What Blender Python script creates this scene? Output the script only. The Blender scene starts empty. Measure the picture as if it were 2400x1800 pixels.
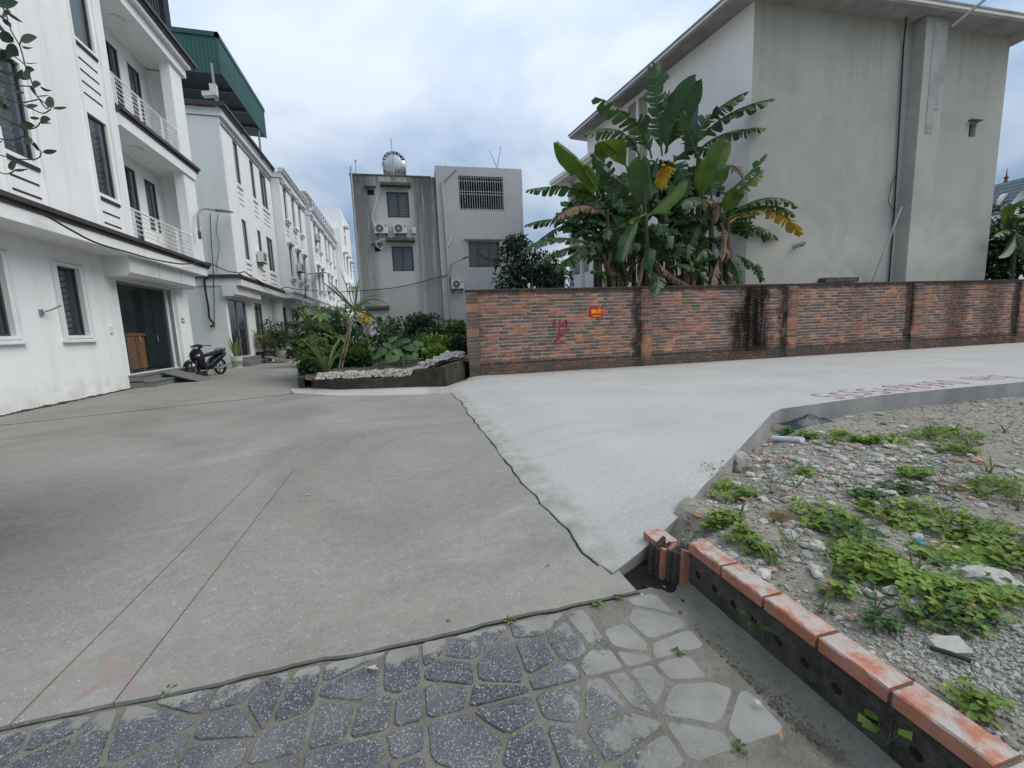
import bpy, math, random
from mathutils import Vector, Matrix, noise
random.seed(7)
R = math.radians
scene = bpy.context.scene
col = scene.collection
# ------------------------------------------------------------------ camera
CAM_H = 1.35
FPX = 990.0                      # focal length in photo pixels (photo 2400 x 1800)
PITCH, ROLL, YAW = R(7.6), R(2.2), R(14.4)
fw = Vector((math.sin(YAW)*math.cos(PITCH), math.cos(YAW)*math.cos(PITCH), -math.sin(PITCH)))
_r0 = Vector((math.cos(YAW), -math.sin(YAW), 0.0)); _u0 = _r0.cross(fw)
rt = _r0*math.cos(ROLL) - _u0*math.sin(ROLL)
up = _u0*math.cos(ROLL) + _r0*math.sin(ROLL)
CP = Vector((0, 0, CAM_H))
cd = bpy.data.cameras.new('camera'); cam = bpy.data.objects.new('camera', cd); col.objects.link(cam)
cd.sensor_fit = 'HORIZONTAL'; cd.sensor_width = 36.0; cd.lens = 36.0*FPX/2400.0
cd.clip_start = 0.05; cd.clip_end = 3000
mw = Matrix((rt, up, -fw)).transposed().to_4x4(); mw.translation = CP
cam.matrix_world = mw
scene.camera = cam
# ------------------------------------------------------------------ sky
world = bpy.data.worlds.new('World'); scene.world = world; world.use_nodes = True
wn = world.node_tree; wn.nodes.clear()
SUN_EL, SUN_AZ = R(48), R(112)          # compass angle from +Y towards +X
def wnode(t, **kw):
    n = wn.nodes.new(t)
    for k, v in kw.items(): setattr(n, k, v)
    return n
wo = wnode('ShaderNodeOutputWorld'); bg = wnode('ShaderNodeBackground'); bg.inputs['Strength'].default_value = 0.1
sky = wnode('ShaderNodeTexSky', sky_type='NISHITA', sun_disc=False, sun_elevation=SUN_EL, sun_rotation=SUN_AZ, air_density=1.2, dust_density=2.5, ozone_density=1.5)
tc = wnode('ShaderNodeTexCoord'); sx = wnode('ShaderNodeSeparateXYZ'); wn.links.new(tc.outputs['Generated'], sx.inputs[0])
za = wnode('ShaderNodeMath', operation='ADD'); wn.links.new(sx.outputs['Z'], za.inputs[0]); za.inputs[1].default_value = 0.22
zm = wnode('ShaderNodeMath', operation='MAXIMUM'); wn.links.new(za.outputs[0], zm.inputs[0]); zm.inputs[1].default_value = 0.12
dv = wnode('ShaderNodeVectorMath', operation='DIVIDE'); wn.links.new(tc.outputs['Generated'], dv.inputs[0]); wn.links.new(zm.outputs[0], dv.inputs[1])
n1 = wnode('ShaderNodeTexNoise'); n1.inputs['Scale'].default_value = 1.25; n1.inputs['Detail'].default_value = 6; n1.inputs['Roughness'].default_value = 0.52; n1.inputs['Distortion'].default_value = 0.25
wn.links.new(dv.outputs[0], n1.inputs['Vector'])
r1 = wnode('ShaderNodeValToRGB'); r1.color_ramp.elements[0].position = 0.38; r1.color_ramp.elements[1].position = 0.66
wn.links.new(n1.outputs['Fac'], r1.inputs[0])
cc = wnode('ShaderNodeValToRGB')
cc.color_ramp.elements[0].position = 0.0; cc.color_ramp.elements[0].color = (2.0, 3.0, 4.4, 1)
cc.color_ramp.elements[1].position = 1.0; cc.color_ramp.elements[1].color = (5.0, 5.6, 6.3, 1)
wn.links.new(r1.outputs[0], cc.inputs[0])
mx = wnode('ShaderNodeMixRGB'); mx.inputs[0].default_value = 0.90
wn.links.new(sky.outputs[0], mx.inputs[1]); wn.links.new(cc.outputs[0], mx.inputs[2])
zg = wnode('ShaderNodeMapRange'); wn.links.new(sx.outputs['Z'], zg.inputs[0]); zg.inputs[1].default_value = 0.0; zg.inputs[2].default_value = 1.0; zg.inputs[3].default_value = 0.72; zg.inputs[4].default_value = 2.1
mg = wnode('ShaderNodeVectorMath', operation='SCALE'); wn.links.new(mx.outputs[0], mg.inputs[0]); wn.links.new(zg.outputs[0], mg.inputs['Scale'])
wn.links.new(mg.outputs[0], bg.inputs['Color']); wn.links.new(bg.outputs[0], wo.inputs['Surface'])
# ------------------------------------------------------------------ sun (overcast: weak and very soft)
sl = bpy.data.lights.new('sun', 'SUN'); sl.energy = 1.5; sl.angle = R(45); sl.color = (1.0, 0.93, 0.84)
so = bpy.data.objects.new('sun', sl); col.objects.link(so)
_sd = Vector((math.sin(SUN_AZ)*math.cos(SUN_EL), math.cos(SUN_AZ)*math.cos(SUN_EL), math.sin(SUN_EL)))
so.rotation_euler = (-_sd).to_track_quat('-Z', 'Y').to_euler(); so.location = (0, -5, 40)
scene.render.engine = 'CYCLES'
vs = scene.view_settings
vs.view_transform = 'Standard'; vs.look = 'None'; vs.gamma = 1.0; vs.use_curve_mapping = False
vs.exposure = 0.36
# ------------------------------------------------------------------ photo pixel -> place
def ray(x, y): return fw + rt*((x-1200)/FPX) - up*((y-900)/FPX)
def on_plane(p, n, q):
    n = Vector(n); r = ray(*p); return CP + r*((Vector(q)-CP).dot(n)/r.dot(n))
def gz(x, y, z=0.0): return on_plane((x, y), (0, 0, 1), (0, 0, z))
AZ = R(92.2)
WU = Vector((math.sin(AZ), math.cos(AZ), 0)); WV = Vector((-math.cos(AZ), math.sin(AZ), 0)); WA = Vector((1.691, 11.067, 0))
UP = Vector((0, 0, 1))
def wl(u, v, z): return WA + WU*u + WV*v + UP*z           # place in the frame of the brick wall
def wpx(p, v): return on_plane(p, WV, WA + WV*v)           # photo pixel on a plane parallel to the wall
def z1(x, y): return (x*.3014, y*.3014)
def z2(x, y): return (x*.3014, 450+y*.3014)
def z3(x, y): return (400+x*.2712, 50+y*.2712)
def z4(x, y): return (400+x*.2712, 450+y*.2712)
def z5(x, y): return (800+x*.2712, 320+y*.2712)
def z6(x, y): return (680+x*.20344, 620+y*.20344)
def z7(x, y): return (1150+x*.34965, 120+y*.34965)
def z8(x, y): return (1700+x*.42194, y*.42194)
# ------------------------------------------------------------------ mesh collecting
class MB:
    def __init__(s): s.v = []; s.f = []; s.r = []; s.cur = 0.5
    def add(s, vs_, fs):
        o = len(s.v); s.v += [Vector(a) for a in vs_]; s.r += [s.cur]*len(vs_)
        s.f += [tuple(i+o for i in f) for f in fs]
    def hexa(s, p): s.add(p, [(0,3,2,1),(4,5,6,7),(0,1,5,4),(1,2,6,5),(2,3,7,6),(3,0,4,7)])
    def box(s, x0, x1, y0, y1, z0, z1_):
        s.hexa([(x0,y0,z0),(x1,y0,z0),(x1,y1,z0),(x0,y1,z0),(x0,y0,z1_),(x1,y0,z1_),(x1,y1,z1_),(x0,y1,z1_)])
    def bb(s, B, u0, u1, n0, n1_, a, b):         # box in a wall basis: along, outwards, up
        s.hexa([B(u0,n0,a),B(u1,n0,a),B(u1,n1_,a),B(u0,n1_,a),B(u0,n0,b),B(u1,n0,b),B(u1,n1_,b),B(u0,n1_,b)])
    def obox(s, c, ax, ay, az):
        c = Vector(c); ax, ay, az = Vector(ax), Vector(ay), Vector(az)
        s.hexa([c-ax-ay-az,c+ax-ay-az,c+ax+ay-az,c-ax+ay-az,c-ax-ay+az,c+ax-ay+az,c+ax+ay+az,c-ax+ay+az])
    def quad(s, a, b, c, d): s.add([a,b,c,d], [(0,1,2,3)])
    def tube(s, pts, rad, n=6, cap=True):
        pts = [Vector(p) for p in pts]; m = len(pts)
        rads = rad if isinstance(rad, (list, tuple)) else [rad]*m
        vv = []; prev = None
        for i, p in enumerate(pts):
            t = (pts[min(i+1, m-1)]-pts[max(i-1, 0)])
            t = t.normalized() if t.length > 1e-9 else Vector((0,0,1))
            if prev is None:
                a = t.cross(Vector((0,0,1)));  a = a if a.length > 0.05 else t.cross(Vector((1,0,0)))
            else: a = prev - t*prev.dot(t)
            a.normalize(); prev = a; b = t.cross(a)
            for k in range(n):
                th = 2*math.pi*k/n; vv.append(p + (a*math.cos(th)+b*math.sin(th))*rads[i])
        ff = []
        for i in range(m-1):
            for k in range(n):
                k2 = (k+1) % n; ff.append((i*n+k, i*n+k2, (i+1)*n+k2, (i+1)*n+k))
        if cap: ff += [tuple(range(n))[::-1], tuple((m-1)*n+k for k in range(n))]
        s.add(vv, ff)
    def lathe(s, c, prof, n=14, axis=None, ref=None):   # prof: (radius, height) from c along axis
        c = Vector(c); ax = Vector(axis or (0,0,1)).normalized()
        a = Vector(ref) if ref else ax.orthogonal(); a = (a-ax*a.dot(ax)).normalized(); b = ax.cross(a)
        vv = [c+ax*h+(a*math.cos(2*math.pi*k/n)+b*math.sin(2*math.pi*k/n))*r for r, h in prof for k in range(n)]
        m = len(prof); ff = []
        for i in range(m-1):
            for k in range(n):
                k2 = (k+1) % n; ff.append((i*n+k, i*n+k2, (i+1)*n+k2, (i+1)*n+k))
        ff += [tuple(range(n))[::-1], tuple((m-1)*n+k for k in range(n))]
        s.add(vv, ff)
    def prism(s, poly, d):                               # polygon (3D points) pushed along d
        n = len(poly); d = Vector(d); p = [Vector(q) for q in poly]
        s.add(p+[q+d for q in p], [tuple(range(n))[::-1], tuple(range(n, 2*n))]+[(i, (i+1) % n, (i+1) % n+n, i+n) for i in range(n)])
    def rock(s, c, r, seed=0, flat=.7, sub=1):
        t = (1+5**.5)/2
        v = [(-1,t,0),(1,t,0),(-1,-t,0),(1,-t,0),(0,-1,t),(0,1,t),(0,-1,-t),(0,1,-t),(t,0,-1),(t,0,1),(-t,0,-1),(-t,0,1)]
        f = [(0,11,5),(0,5,1),(0,1,7),(0,7,10),(0,10,11),(1,5,9),(5,11,4),(11,10,2),(10,7,6),(7,1,8),(3,9,4),(3,4,2),(3,2,6),(3,6,8),(3,8,9),(4,9,5),(2,4,11),(6,2,10),(8,6,7),(9,8,1)]
        v = [Vector(a).normalized() for a in v]
        for _ in range(sub):
            nf = []; mid = {}
            def m_(a, b):
                k = (min(a, b), max(a, b))
                if k not in mid: v.append((v[a]+v[b]).normalized()); mid[k] = len(v)-1
                return mid[k]
            for a, b, c_ in f:
                x, y, z = m_(a, b), m_(b, c_), m_(c_, a); nf += [(a,x,z),(b,y,x),(c_,z,y),(x,y,z)]
            f = nf
        rr = random.Random(seed); sc = Vector((rr.uniform(.75,1.3), rr.uniform(.6,1.05), flat*rr.uniform(.75,1.1))); an = rr.uniform(0, 6.28)
        out = []
        for a in v:
            k = 1+.38*noise.noise(a*1.4+Vector((seed*3.1, seed, 0)))+.16*noise.noise(a*3.7+Vector((seed, 0, 9)))
            q = Vector((a.x*sc.x, a.y*sc.y, a.z*sc.z))*k*r
            out.append(Vector(c)+Vector((q.x*math.cos(an)-q.y*math.sin(an), q.x*math.sin(an)+q.y*math.cos(an), q.z)))
        s.add(out, f)
WM = {}
def wmat(o):
    m = WM.get(o.name)
    return m if m else Matrix()
def mesh_of(mb, name, mat, inv=None, smooth=False):
    me = bpy.data.meshes.new(name)
    me.from_pydata([tuple((inv @ p) if inv else p) for p in mb.v], [], mb.f)
    at = me.attributes.new('rnd', 'FLOAT', 'POINT'); at.data.foreach_set('value', mb.r)
    if mat: me.materials.append(mat)
    if smooth:
        me.polygons.foreach_set('use_smooth', [True]*len(me.polygons))
        try: me.set_sharp_from_angle(angle=R(40))
        except Exception: pass
    me.update(); return me
def tag(o, label=None, cat=None, group=None, kind=None):
    if label: o['label'] = label
    if cat: o['category'] = cat
    if group: o['group'] = group
    if kind: o['kind'] = kind
    return o
def thing(name, label, cat, loc=(0,0,0), rotz=0.0, group=None):
    o = bpy.data.objects.new(name, None); col.objects.link(o); o.empty_display_size = .2
    o.location = loc; o.rotation_euler = (0, 0, rotz)
    WM[o.name] = Matrix.Translation(Vector(loc)) @ Matrix.Rotation(rotz, 4, 'Z')
    return tag(o, label, cat, group)
def part(name, mb, mat, parent=None, smooth=False, label=None, kind=None):
    inv = wmat(parent).inverted() if parent is not None else None
    me = mesh_of(mb, name, mat, inv, smooth)
    o = bpy.data.objects.new(name, me); col.objects.link(o); o.parent = parent
    WM[o.name] = wmat(parent).copy() if parent is not None else Matrix()
    return tag(o, label, None, None, kind)
def solo(name, mb, mat, label, cat, loc=None, group=None, smooth=False, kind=None):      # a thing that is one mesh
    if loc is None:
        n = max(1, len(mb.v)); loc = sum(mb.v, Vector())/n; loc.z = min(p.z for p in mb.v)
    m = Matrix.Translation(Vector(loc)); me = mesh_of(mb, name, mat, m.inverted(), smooth)
    o = bpy.data.objects.new(name, me); col.objects.link(o); o.location = loc; WM[o.name] = m
    return tag(o, label, cat, group, kind)
def struct(name, mb, mat, smooth=False, kind='structure', label=None):
    return part(name, mb, mat, None, smooth, label, kind)
def share(name, me, loc, parent, rotz=0.0):           # another object with the same mesh
    o = bpy.data.objects.new(name, me); col.objects.link(o); o.parent = parent
    o.location = wmat(parent).inverted() @ Vector(loc) if parent else loc
    o.rotation_euler = (0, 0, rotz); WM[o.name] = wmat(parent) @ Matrix.Translation(o.location) if parent else Matrix.Translation(Vector(loc))
    return o
def copy_tree(o, loc=None, rotz=None, parent=None, label=None):
    c = o.copy(); col.objects.link(c); c.parent = parent
    if loc is not None: c.location = loc
    if rotz is not None: c.rotation_euler = (0, 0, rotz)
    if label: c['label'] = label
    WM[c.name] = c.matrix_basis.copy() if parent is None else WM.get(parent.name, Matrix())
    for ch in list(o.children): copy_tree(ch, parent=c)
    return c
# ------------------------------------------------------------------ materials
class G:
    def __init__(s, name):
        s.m = bpy.data.materials.new(name); s.m.use_nodes = True; s.nt = s.m.node_tree
        s.b = s.nt.nodes['Principled BSDF']; s.pos = s.n('ShaderNodeNewGeometry').outputs['Position']
    def n(s, t, **kw):
        x = s.nt.nodes.new(t)
        for k, v in kw.items(): setattr(x, k, v)
        return x
    def put(s, sock, v):
        if hasattr(v, 'is_output'): s.nt.links.new(v, sock)
        else: sock.default_value = v
    def math(s, op, a, b=0.0, clamp=False):
        x = s.n('ShaderNodeMath', operation=op, use_clamp=clamp); s.put(x.inputs[0], a); s.put(x.inputs[1], b); return x.outputs[0]
    def noise(s, scale, detail=4, rough=.55, vec=None, stretch=None, dist=0.0):
        v = vec or s.pos
        if stretch:
            mp = s.n('ShaderNodeMapping'); mp.inputs['Scale'].default_value = stretch; s.nt.links.new(v, mp.inputs[0]); v = mp.outputs[0]
        x = s.n('ShaderNodeTexNoise'); s.nt.links.new(v, x.inputs['Vector'])
        x.inputs['Scale'].default_value = scale; x.inputs['Detail'].default_value = detail; x.inputs['Roughness'].default_value = rough; x.inputs['Distortion'].default_value = dist
        return x.outputs['Fac']
    def vor(s, scale, feature='F1', out='Distance'):
        x = s.n('ShaderNodeTexVoronoi', feature=feature); s.nt.links.new(s.pos, x.inputs['Vector']); x.inputs['Scale'].default_value = scale; return x.outputs[out]
    def ramp(s, f, stops):
        x = s.n('ShaderNodeValToRGB'); cr = x.color_ramp
        while len(cr.elements) < len(stops): cr.elements.new(0.5)
        for e, (p, c) in zip(cr.elements, stops):
            e.position = p; e.color = (c, c, c, 1) if isinstance(c, (int, float)) else (*c, 1)
        s.nt.links.new(f, x.inputs[0]); return x.outputs[0]
    def mix(s, f, a, b, mode='MIX'):
        x = s.n('ShaderNodeMixRGB', blend_type=mode); s.put(x.inputs[0], f)
        for i, c in ((1, a), (2, b)): s.put(x.inputs[i], (*c, 1) if isinstance(c, tuple) and len(c) == 3 else c)
        return x.outputs[0]
    def sep(s, v=None):
        x = s.n('ShaderNodeSeparateXYZ'); s.nt.links.new(v or s.pos, x.inputs[0]); return x.outputs
    def dot(s, vec, off):           # (P-off).vec
        a = s.n('ShaderNodeVectorMath', operation='SUBTRACT'); s.nt.links.new(s.pos, a.inputs[0]); a.inputs[1].default_value = tuple(off)
        b = s.n('ShaderNodeVectorMath', operation='DOT_PRODUCT'); s.nt.links.new(a.outputs[0], b.inputs[0]); b.inputs[1].default_value = tuple(vec); return b.outputs['Value']
    def band(s, x, lo, hi, soft):   # 1 inside lo..hi with soft edges
        a = s.n('ShaderNodeMapRange', interpolation_type='SMOOTHSTEP'); s.nt.links.new(x, a.inputs[0]); a.inputs[1].default_value = lo-soft; a.inputs[2].default_value = lo+soft
        b = s.n('ShaderNodeMapRange', interpolation_type='SMOOTHSTEP'); s.nt.links.new(x, b.inputs[0]); b.inputs[1].default_value = hi-soft; b.inputs[2].default_value = hi+soft; b.inputs[3].default_value = 1.0; b.inputs[4].default_value = 0.0
        return s.math('MULTIPLY', a.outputs[0], b.outputs[0])
    def attr(s): x = s.n('ShaderNodeAttribute', attribute_name='rnd'); return x.outputs['Fac']
    def orand(s): return s.n('ShaderNodeObjectInfo').outputs['Random']
    def done(s, color, rough=.8, bump=None, bstr=.3, bdist=.01, spec=.3, metal=0.0):
        s.put(s.b.inputs['Base Color'], (*color, 1) if isinstance(color, tuple) and len(color) == 3 else color)
        s.put(s.b.inputs['Roughness'], rough); s.b.inputs['Specular IOR Level'].default_value = spec; s.b.inputs['Metallic'].default_value = metal
        if bump is not None:
            x = s.n('ShaderNodeBump'); x.inputs['Strength'].default_value = bstr; x.inputs['Distance'].default_value = bdist
            s.nt.links.new(bump, x.inputs['Height']); s.nt.links.new(x.outputs[0], s.b.inputs['Normal'])
        return s.m
def pm(name, c1, c2=None, scale=3.0, rough=.8, bscale=None, bstr=.25, bdist=.01, spec=.3, metal=0.0, stretch=None, grime=0.0):
    g = G(name)
    c2 = c2 or tuple(x*.82 for x in c1)
    c = g.ramp(g.noise(scale, 5, .6, stretch=stretch), [(.3, c1), (.7, c2)])
    if grime:
        c = g.mix(g.math('MULTIPLY', g.ramp(g.noise(.7, 5, .62, stretch=(1.6, 1.6, .28)), [(.48, 0.0), (.72, 1.0)]), grime), c, tuple(x*.45 for x in c1))
    b = g.noise(bscale, 4, .6) if bscale else None
    return g.done(c, rough, b, bstr, bdist, spec, metal)
M = {}
def leafmat(name, stops, rough=.5, trans=.25, scale=3.0):
    g = G(name)
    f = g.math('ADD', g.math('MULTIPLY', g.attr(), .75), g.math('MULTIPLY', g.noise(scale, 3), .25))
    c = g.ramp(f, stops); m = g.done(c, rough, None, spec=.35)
    tr = g.n('ShaderNodeBsdfTranslucent'); g.nt.links.new(c, tr.inputs[0]); ms = g.n('ShaderNodeMixShader'); ms.inputs[0].default_value = trans
    g.nt.links.new(g.b.outputs[0], ms.inputs[1]); g.nt.links.new(tr.outputs[0], ms.inputs[2])
    g.nt.links.new(ms.outputs[0], g.nt.nodes['Material Output'].inputs['Surface']); return m
# old road concrete
g = G('old_concrete'); P = g.sep()
c = g.ramp(g.noise(.55, 6, .6), [(.28, (.20, .193, .172)), (.5, (.26, .252, .228)), (.74, (.33, .322, .297))])
c = g.mix(.5, c, g.ramp(g.noise(55, 6, .78), [(.3, (.145, .14, .125)), (.5, (.285, .276, .25)), (.72, (.47, .455, .42))]))
c = g.mix(g.math('MULTIPLY', g.ramp(g.noise(1.1, 6, .65, stretch=(.55, 1.6, 1), dist=1.6), [(.57, 0.0), (.70, 1.0)]), .5), c, (.42, .415, .40))
chips = g.math('LESS_THAN', g.vor(52), .20); sel = g.math('GREATER_THAN', g.noise(31, 2), .53)
c = g.mix(g.math('MULTIPLY', g.math('MULTIPLY', chips, sel), .8), c, (.66, .645, .60))
dark = g.math('MULTIPLY', g.math('LESS_THAN', g.vor(48), .15), g.math('GREATER_THAN', g.noise(21, 2), .58)); c = g.mix(g.math('MULTIPLY', dark, .6), c, (.07, .07, .065))
stain_shade = g.math('MULTIPLY', g.band(P['X'], -9, -2.3, 1.0), g.band(P['Y'], 2.2, 4.7, 1.2)); stain_shade = g.math('MULTIPLY', stain_shade, g.ramp(g.noise(1.3, 6, .62, dist=.8), [(.2, .55), (.46, 1.0)]))  # dark stain plus the tree's shade, both painted into the road colour
c = g.mix(g.math('MULTIPLY', stain_shade, .95, True), c, (.055, .054, .056))
dust = g.math('MULTIPLY', g.band(P['Y'], 1.2, 2.25, .35), g.ramp(g.noise(2.4, 5), [(.36, 0.0), (.62, .75)])); c = g.mix(dust, c, (.30, .28, .235))
def segm(a_, b_, w_):
    A_, B_ = gz(*a_), gz(*b_); t_ = (B_-A_); L_ = t_.length; t_.normalize(); n_ = Vector((-t_.y, t_.x, 0)); return g.math('MULTIPLY', g.band(g.dot(n_, A_), -w_, w_, w_*.9), g.band(g.dot(t_, A_), 0, L_, .04))
pk = g.math('MAXIMUM', segm((237, 1525), (325, 1620), .022), segm((320, 1548), (135, 1668), .022)); pk = g.math('MULTIPLY', pk, g.ramp(g.noise(14, 5, .7), [(.36, .12), (.6, .62)]))
c = g.mix(pk, c, (.36, .17, .19))
c = g.mix(g.math('MULTIPLY', g.ramp(g.noise(.38, 6, .66, dist=.9), [(.46, 0.0), (.62, 1.0)]), .55), c, (.15, .143, .125)); c = g.mix(g.math('MULTIPLY', g.ramp(g.noise(.9, 6, .68, dist=1.2), [(.55, 0.0), (.68, 1.0)]), .4), c, (.27, .24, .175)); c = g.mix(g.math('MULTIPLY', g.ramp(g.noise(3.1, 5, .7), [(.62, 0.0), (.72, 1.0)]), .4), c, (.10, .096, .088)); c = g.mix(.20, c, g.ramp(g.noise(13, 7, .78), [(.34, (.12, .115, .10)), (.5, (.25, .242, .22)), (.68, (.40, .388, .36))])); c = g.mix(1.0, c, (1.0, .97, .92), 'MULTIPLY'); c = g.mix(g.math('MULTIPLY', g.ramp(g.noise(130, 3, .75), [(.58, 0.0), (.70, 1.0)]), .55), c, (.47, .455, .42)); c = g.mix(g.math('MULTIPLY', g.ramp(g.noise(95, 3, .75), [(.58, 0.0), (.70, 1.0)]), .5), c, (.09, .086, .078))
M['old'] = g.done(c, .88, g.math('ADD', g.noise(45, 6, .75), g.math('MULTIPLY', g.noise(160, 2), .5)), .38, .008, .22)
# fresh side road concrete
g = G('new_concrete')
c = g.ramp(g.noise(.8, 6, .62), [(.26, (.32, .312, .295)), (.52, (.40, .392, .372)), (.76, (.475, .467, .447))])
c = g.mix(.5, c, g.ramp(g.noise(48, 6, .78), [(.28, (.22, .214, .20)), (.5, (.40, .392, .372)), (.78, (.60, .592, .57))]))
c = g.mix(g.math('MULTIPLY', g.ramp(g.noise(2.2, 5, .6, stretch=(.35, 2.2, 1)), [(.50, 0.0), (.66, 1.0)]), .2), c, (.37, .367, .355))
c = g.mix(g.math('MULTIPLY', g.ramp(g.noise(.45, 4, .6), [(.52, 0.0), (.66, 1.0)]), .25), c, (.34, .335, .32))
spk = g.math('MULTIPLY', g.math('LESS_THAN', g.vor(46), .16), g.math('GREATER_THAN', g.noise(13, 3), .54)); c = g.mix(g.math('MULTIPLY', spk, .45), c, (.22, .215, .205)); c = g.mix(g.math('MULTIPLY', g.ramp(g.noise(120, 3, .75), [(.55, 0.0), (.7, 1.0)]), .35), c, (.30, .295, .28)); P = g.sep(); tyre = g.math('MULTIPLY', g.ramp(g.noise(1.0, 5, .6, stretch=(.25, 3.2, 1)), [(.55, 0.0), (.66, 1.0)]), .16); c = g.mix(tyre, c, (.24, .232, .215)); edge = g.math('MULTIPLY', g.math('ADD', g.band(P['X'], .5, 1.18, .12), g.math('MULTIPLY', g.band(P['Y'], 10.4, 12, .35), .8)), g.ramp(g.noise(5, 5), [(.35, .1), (.65, .8)])); c = g.mix(edge, c, (.24, .228, .20)); c = g.mix(1.0, c, (1.09, 1.06, 1.015), 'MULTIPLY')
M['new'] = g.done(c, .9, g.math('ADD', g.noise(38, 6, .75), g.math('MULTIPLY', g.noise(6, 3, stretch=(.5, 3, 1)), .3)), .32, .009, .2)
# terrazzo paving stone
g = G('terrazzo'); P = g.sep()
c = g.ramp(g.noise(110, 5, .8), [(.34, (.022, .023, .026)), (.52, (.075, .077, .083)), (.68, (.23, .23, .232))])
c = g.mix(g.math('MULTIPLY', g.math('LESS_THAN', g.vor(125), .30), g.math('GREATER_THAN', g.noise(60, 2), .50)), c, (.40, .40, .395))
c = g.mix(g.math('MULTIPLY', g.orand(), .22), c, (.17, .172, .175))
dust = g.math('MULTIPLY', g.ramp(g.noise(2.6, 6, .66), [(.44, 0.0), (.70, 1.0)]), .42)
rag = g.math('SUBTRACT', g.noise(5.5, 7, .72), .5); nearroad = g.math('MULTIPLY', g.band(g.math('ADD', P['Y'], g.math('MULTIPLY', rag, .55)), 1.70, 4.0, .025), .92); right = g.band(g.math('ADD', P['X'], g.math('MULTIPLY', rag, 1.6)), .62, 5.0, .10)
c = g.mix(g.math('MAXIMUM', g.math('MAXIMUM', dust, nearroad), g.math('MULTIPLY', right, g.ramp(g.noise(3.2, 5), [(.25, .60), (.6, .95)])), True), c, g.ramp(g.noise(5, 5), [(.3, (.22, .205, .168)), (.7, (.31, .298, .262))]))
M['tile'] = g.done(c, .78, g.noise(120, 4, .7), .4, .004, .3)
# grout / dusty cement
g = G('dusty_cement'); c = g.ramp(g.noise(6, 6, .65), [(.28, (.18, .163, .125)), (.55, (.255, .235, .188)), (.8, (.325, .302, .25))])
c = g.mix(g.math('MULTIPLY', g.ramp(g.noise(48, 6, .78), [(.46, 0.0), (.66, 1.0)]), .6), c, (.10, .092, .075)); c = g.mix(g.math('MULTIPLY', g.ramp(g.noise(2.1, 5, .62), [(.5, 0.0), (.68, 1.0)]), .45), c, (.10, .09, .07)); c = g.mix(g.math('MULTIPLY', g.ramp(g.noise(120, 3, .7), [(.6, 0.0), (.7, 1.0)]), .5), c, (.42, .39, .33)); M['grout'] = g.done(c, .94, g.math('ADD', g.noise(30, 6, .75), g.noise(110, 4, .7)), .8, .012, .1)
# dirt lot
g = G('dirt'); c = g.ramp(g.noise(.9, 6, .65), [(.25, (.28, .247, .185)), (.5, (.41, .368, .285)), (.75, (.53, .485, .385))])
c = g.mix(.55, c, g.ramp(g.noise(24, 6, .75), [(.3, (.10, .09, .07)), (.5, (.34, .312, .25)), (.72, (.62, .585, .49))]))
c = g.mix(g.math('MULTIPLY', g.ramp(g.noise(1.7, 4), [(.55, 0.0), (.72, 1.0)]), .35), c, (.13, .125, .10))
M['dirt'] = g.done(c, .95, g.math('ADD', g.noise(18, 6, .75), g.noise(70, 4, .7)), .9, .03, .12)
M['soil'] = pm('dark_soil', (.075, .062, .045), (.14, .12, .09), 5, .95, 30, .8, .03, .1)
# bricks: tone per brick, with the wall's own stains and painted pier shade
def brickmat(name, stops, stains=True):
    g = G(name); P = g.sep(); c = g.ramp(g.attr(), stops)
    c = g.mix(.32, c, g.ramp(g.noise(60, 5, .7), [(.3, (.06, .045, .04)), (.5, (.30, .17, .12)), (.75, (.5, .34, .26))]), 'MIX')
    c = g.mix(g.math('MULTIPLY', g.ramp(g.noise(2.0, 5, .65, stretch=(1, 1, .6)), [(.46, 0.0), (.66, 1.0)]), .55), c, (.13, .11, .088))
    if stains: c = stain(g, c, P)
    return g.done(c, .9, g.noise(70, 4, .7), .5, .006, .15)
def stain(g, c, P):  # wall stains, plus the recess shade painted beside the piers
    u = g.dot(WU, WA); n = g.noise(3.2, 5, .68, stretch=(1.3, 1.3, .8)); n2 = g.noise(9, 4, .7)
    nn = g.math('ADD', g.math('MULTIPLY', n, .75), g.math('MULTIPLY', n2, .25))
    uu = g.math('ADD', u, g.math('MULTIPLY', g.math('SUBTRACT', nn, .5), 1.1))
    strk = g.ramp(g.noise(2.2, 6, .75, stretch=(3.0, 3.0, .35)), [(.30, .35), (.52, 1.0)])
    black = g.math('MAXIMUM', g.math('MULTIPLY', g.band(uu, 8.35, 9.2, .16), g.band(P['Z'], .3, 2.33, .1)), g.math('MULTIPLY', g.math('MULTIPLY', g.band(uu, 7.95, 9.35, .22), g.band(P['Z'], .25, 1.75, .3)), .86))
    c = g.mix(g.math('MULTIPLY', g.math('MULTIPLY', black, strk), 1.12, True), c, (.010, .009, .0075))
    for x in (4.84, 9.78, 14.78, 19.7):  # dark bands by the piers: recess shade painted together with damp stain
        c = g.mix(g.math('MULTIPLY', g.band(uu, x-.1, x+.16, .14), .85, True), c, (.028, .022, .018))
    for x, w, k in ((16.9, .5, .55), (18.6, .5, .5), (12.6, .2, .25), (5.5, .12, .3), (.35, .08, .35)):
        c = g.mix(g.math('MULTIPLY', g.band(uu, x-w, x+w, .3), k, True), c, (.05, .035, .028))
    zz = g.math('ADD', P['Z'], g.math('MULTIPLY', g.math('SUBTRACT', nn, .5), .5))
    c = g.mix(g.math('MULTIPLY', g.band(zz, -1, .43, .13), .68, True), c, (.085, .075, .06))
    c = g.mix(g.math('MULTIPLY', g.band(zz, 2.22, 4, .08), .72, True), c, (.05, .044, .036))
    return c
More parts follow.
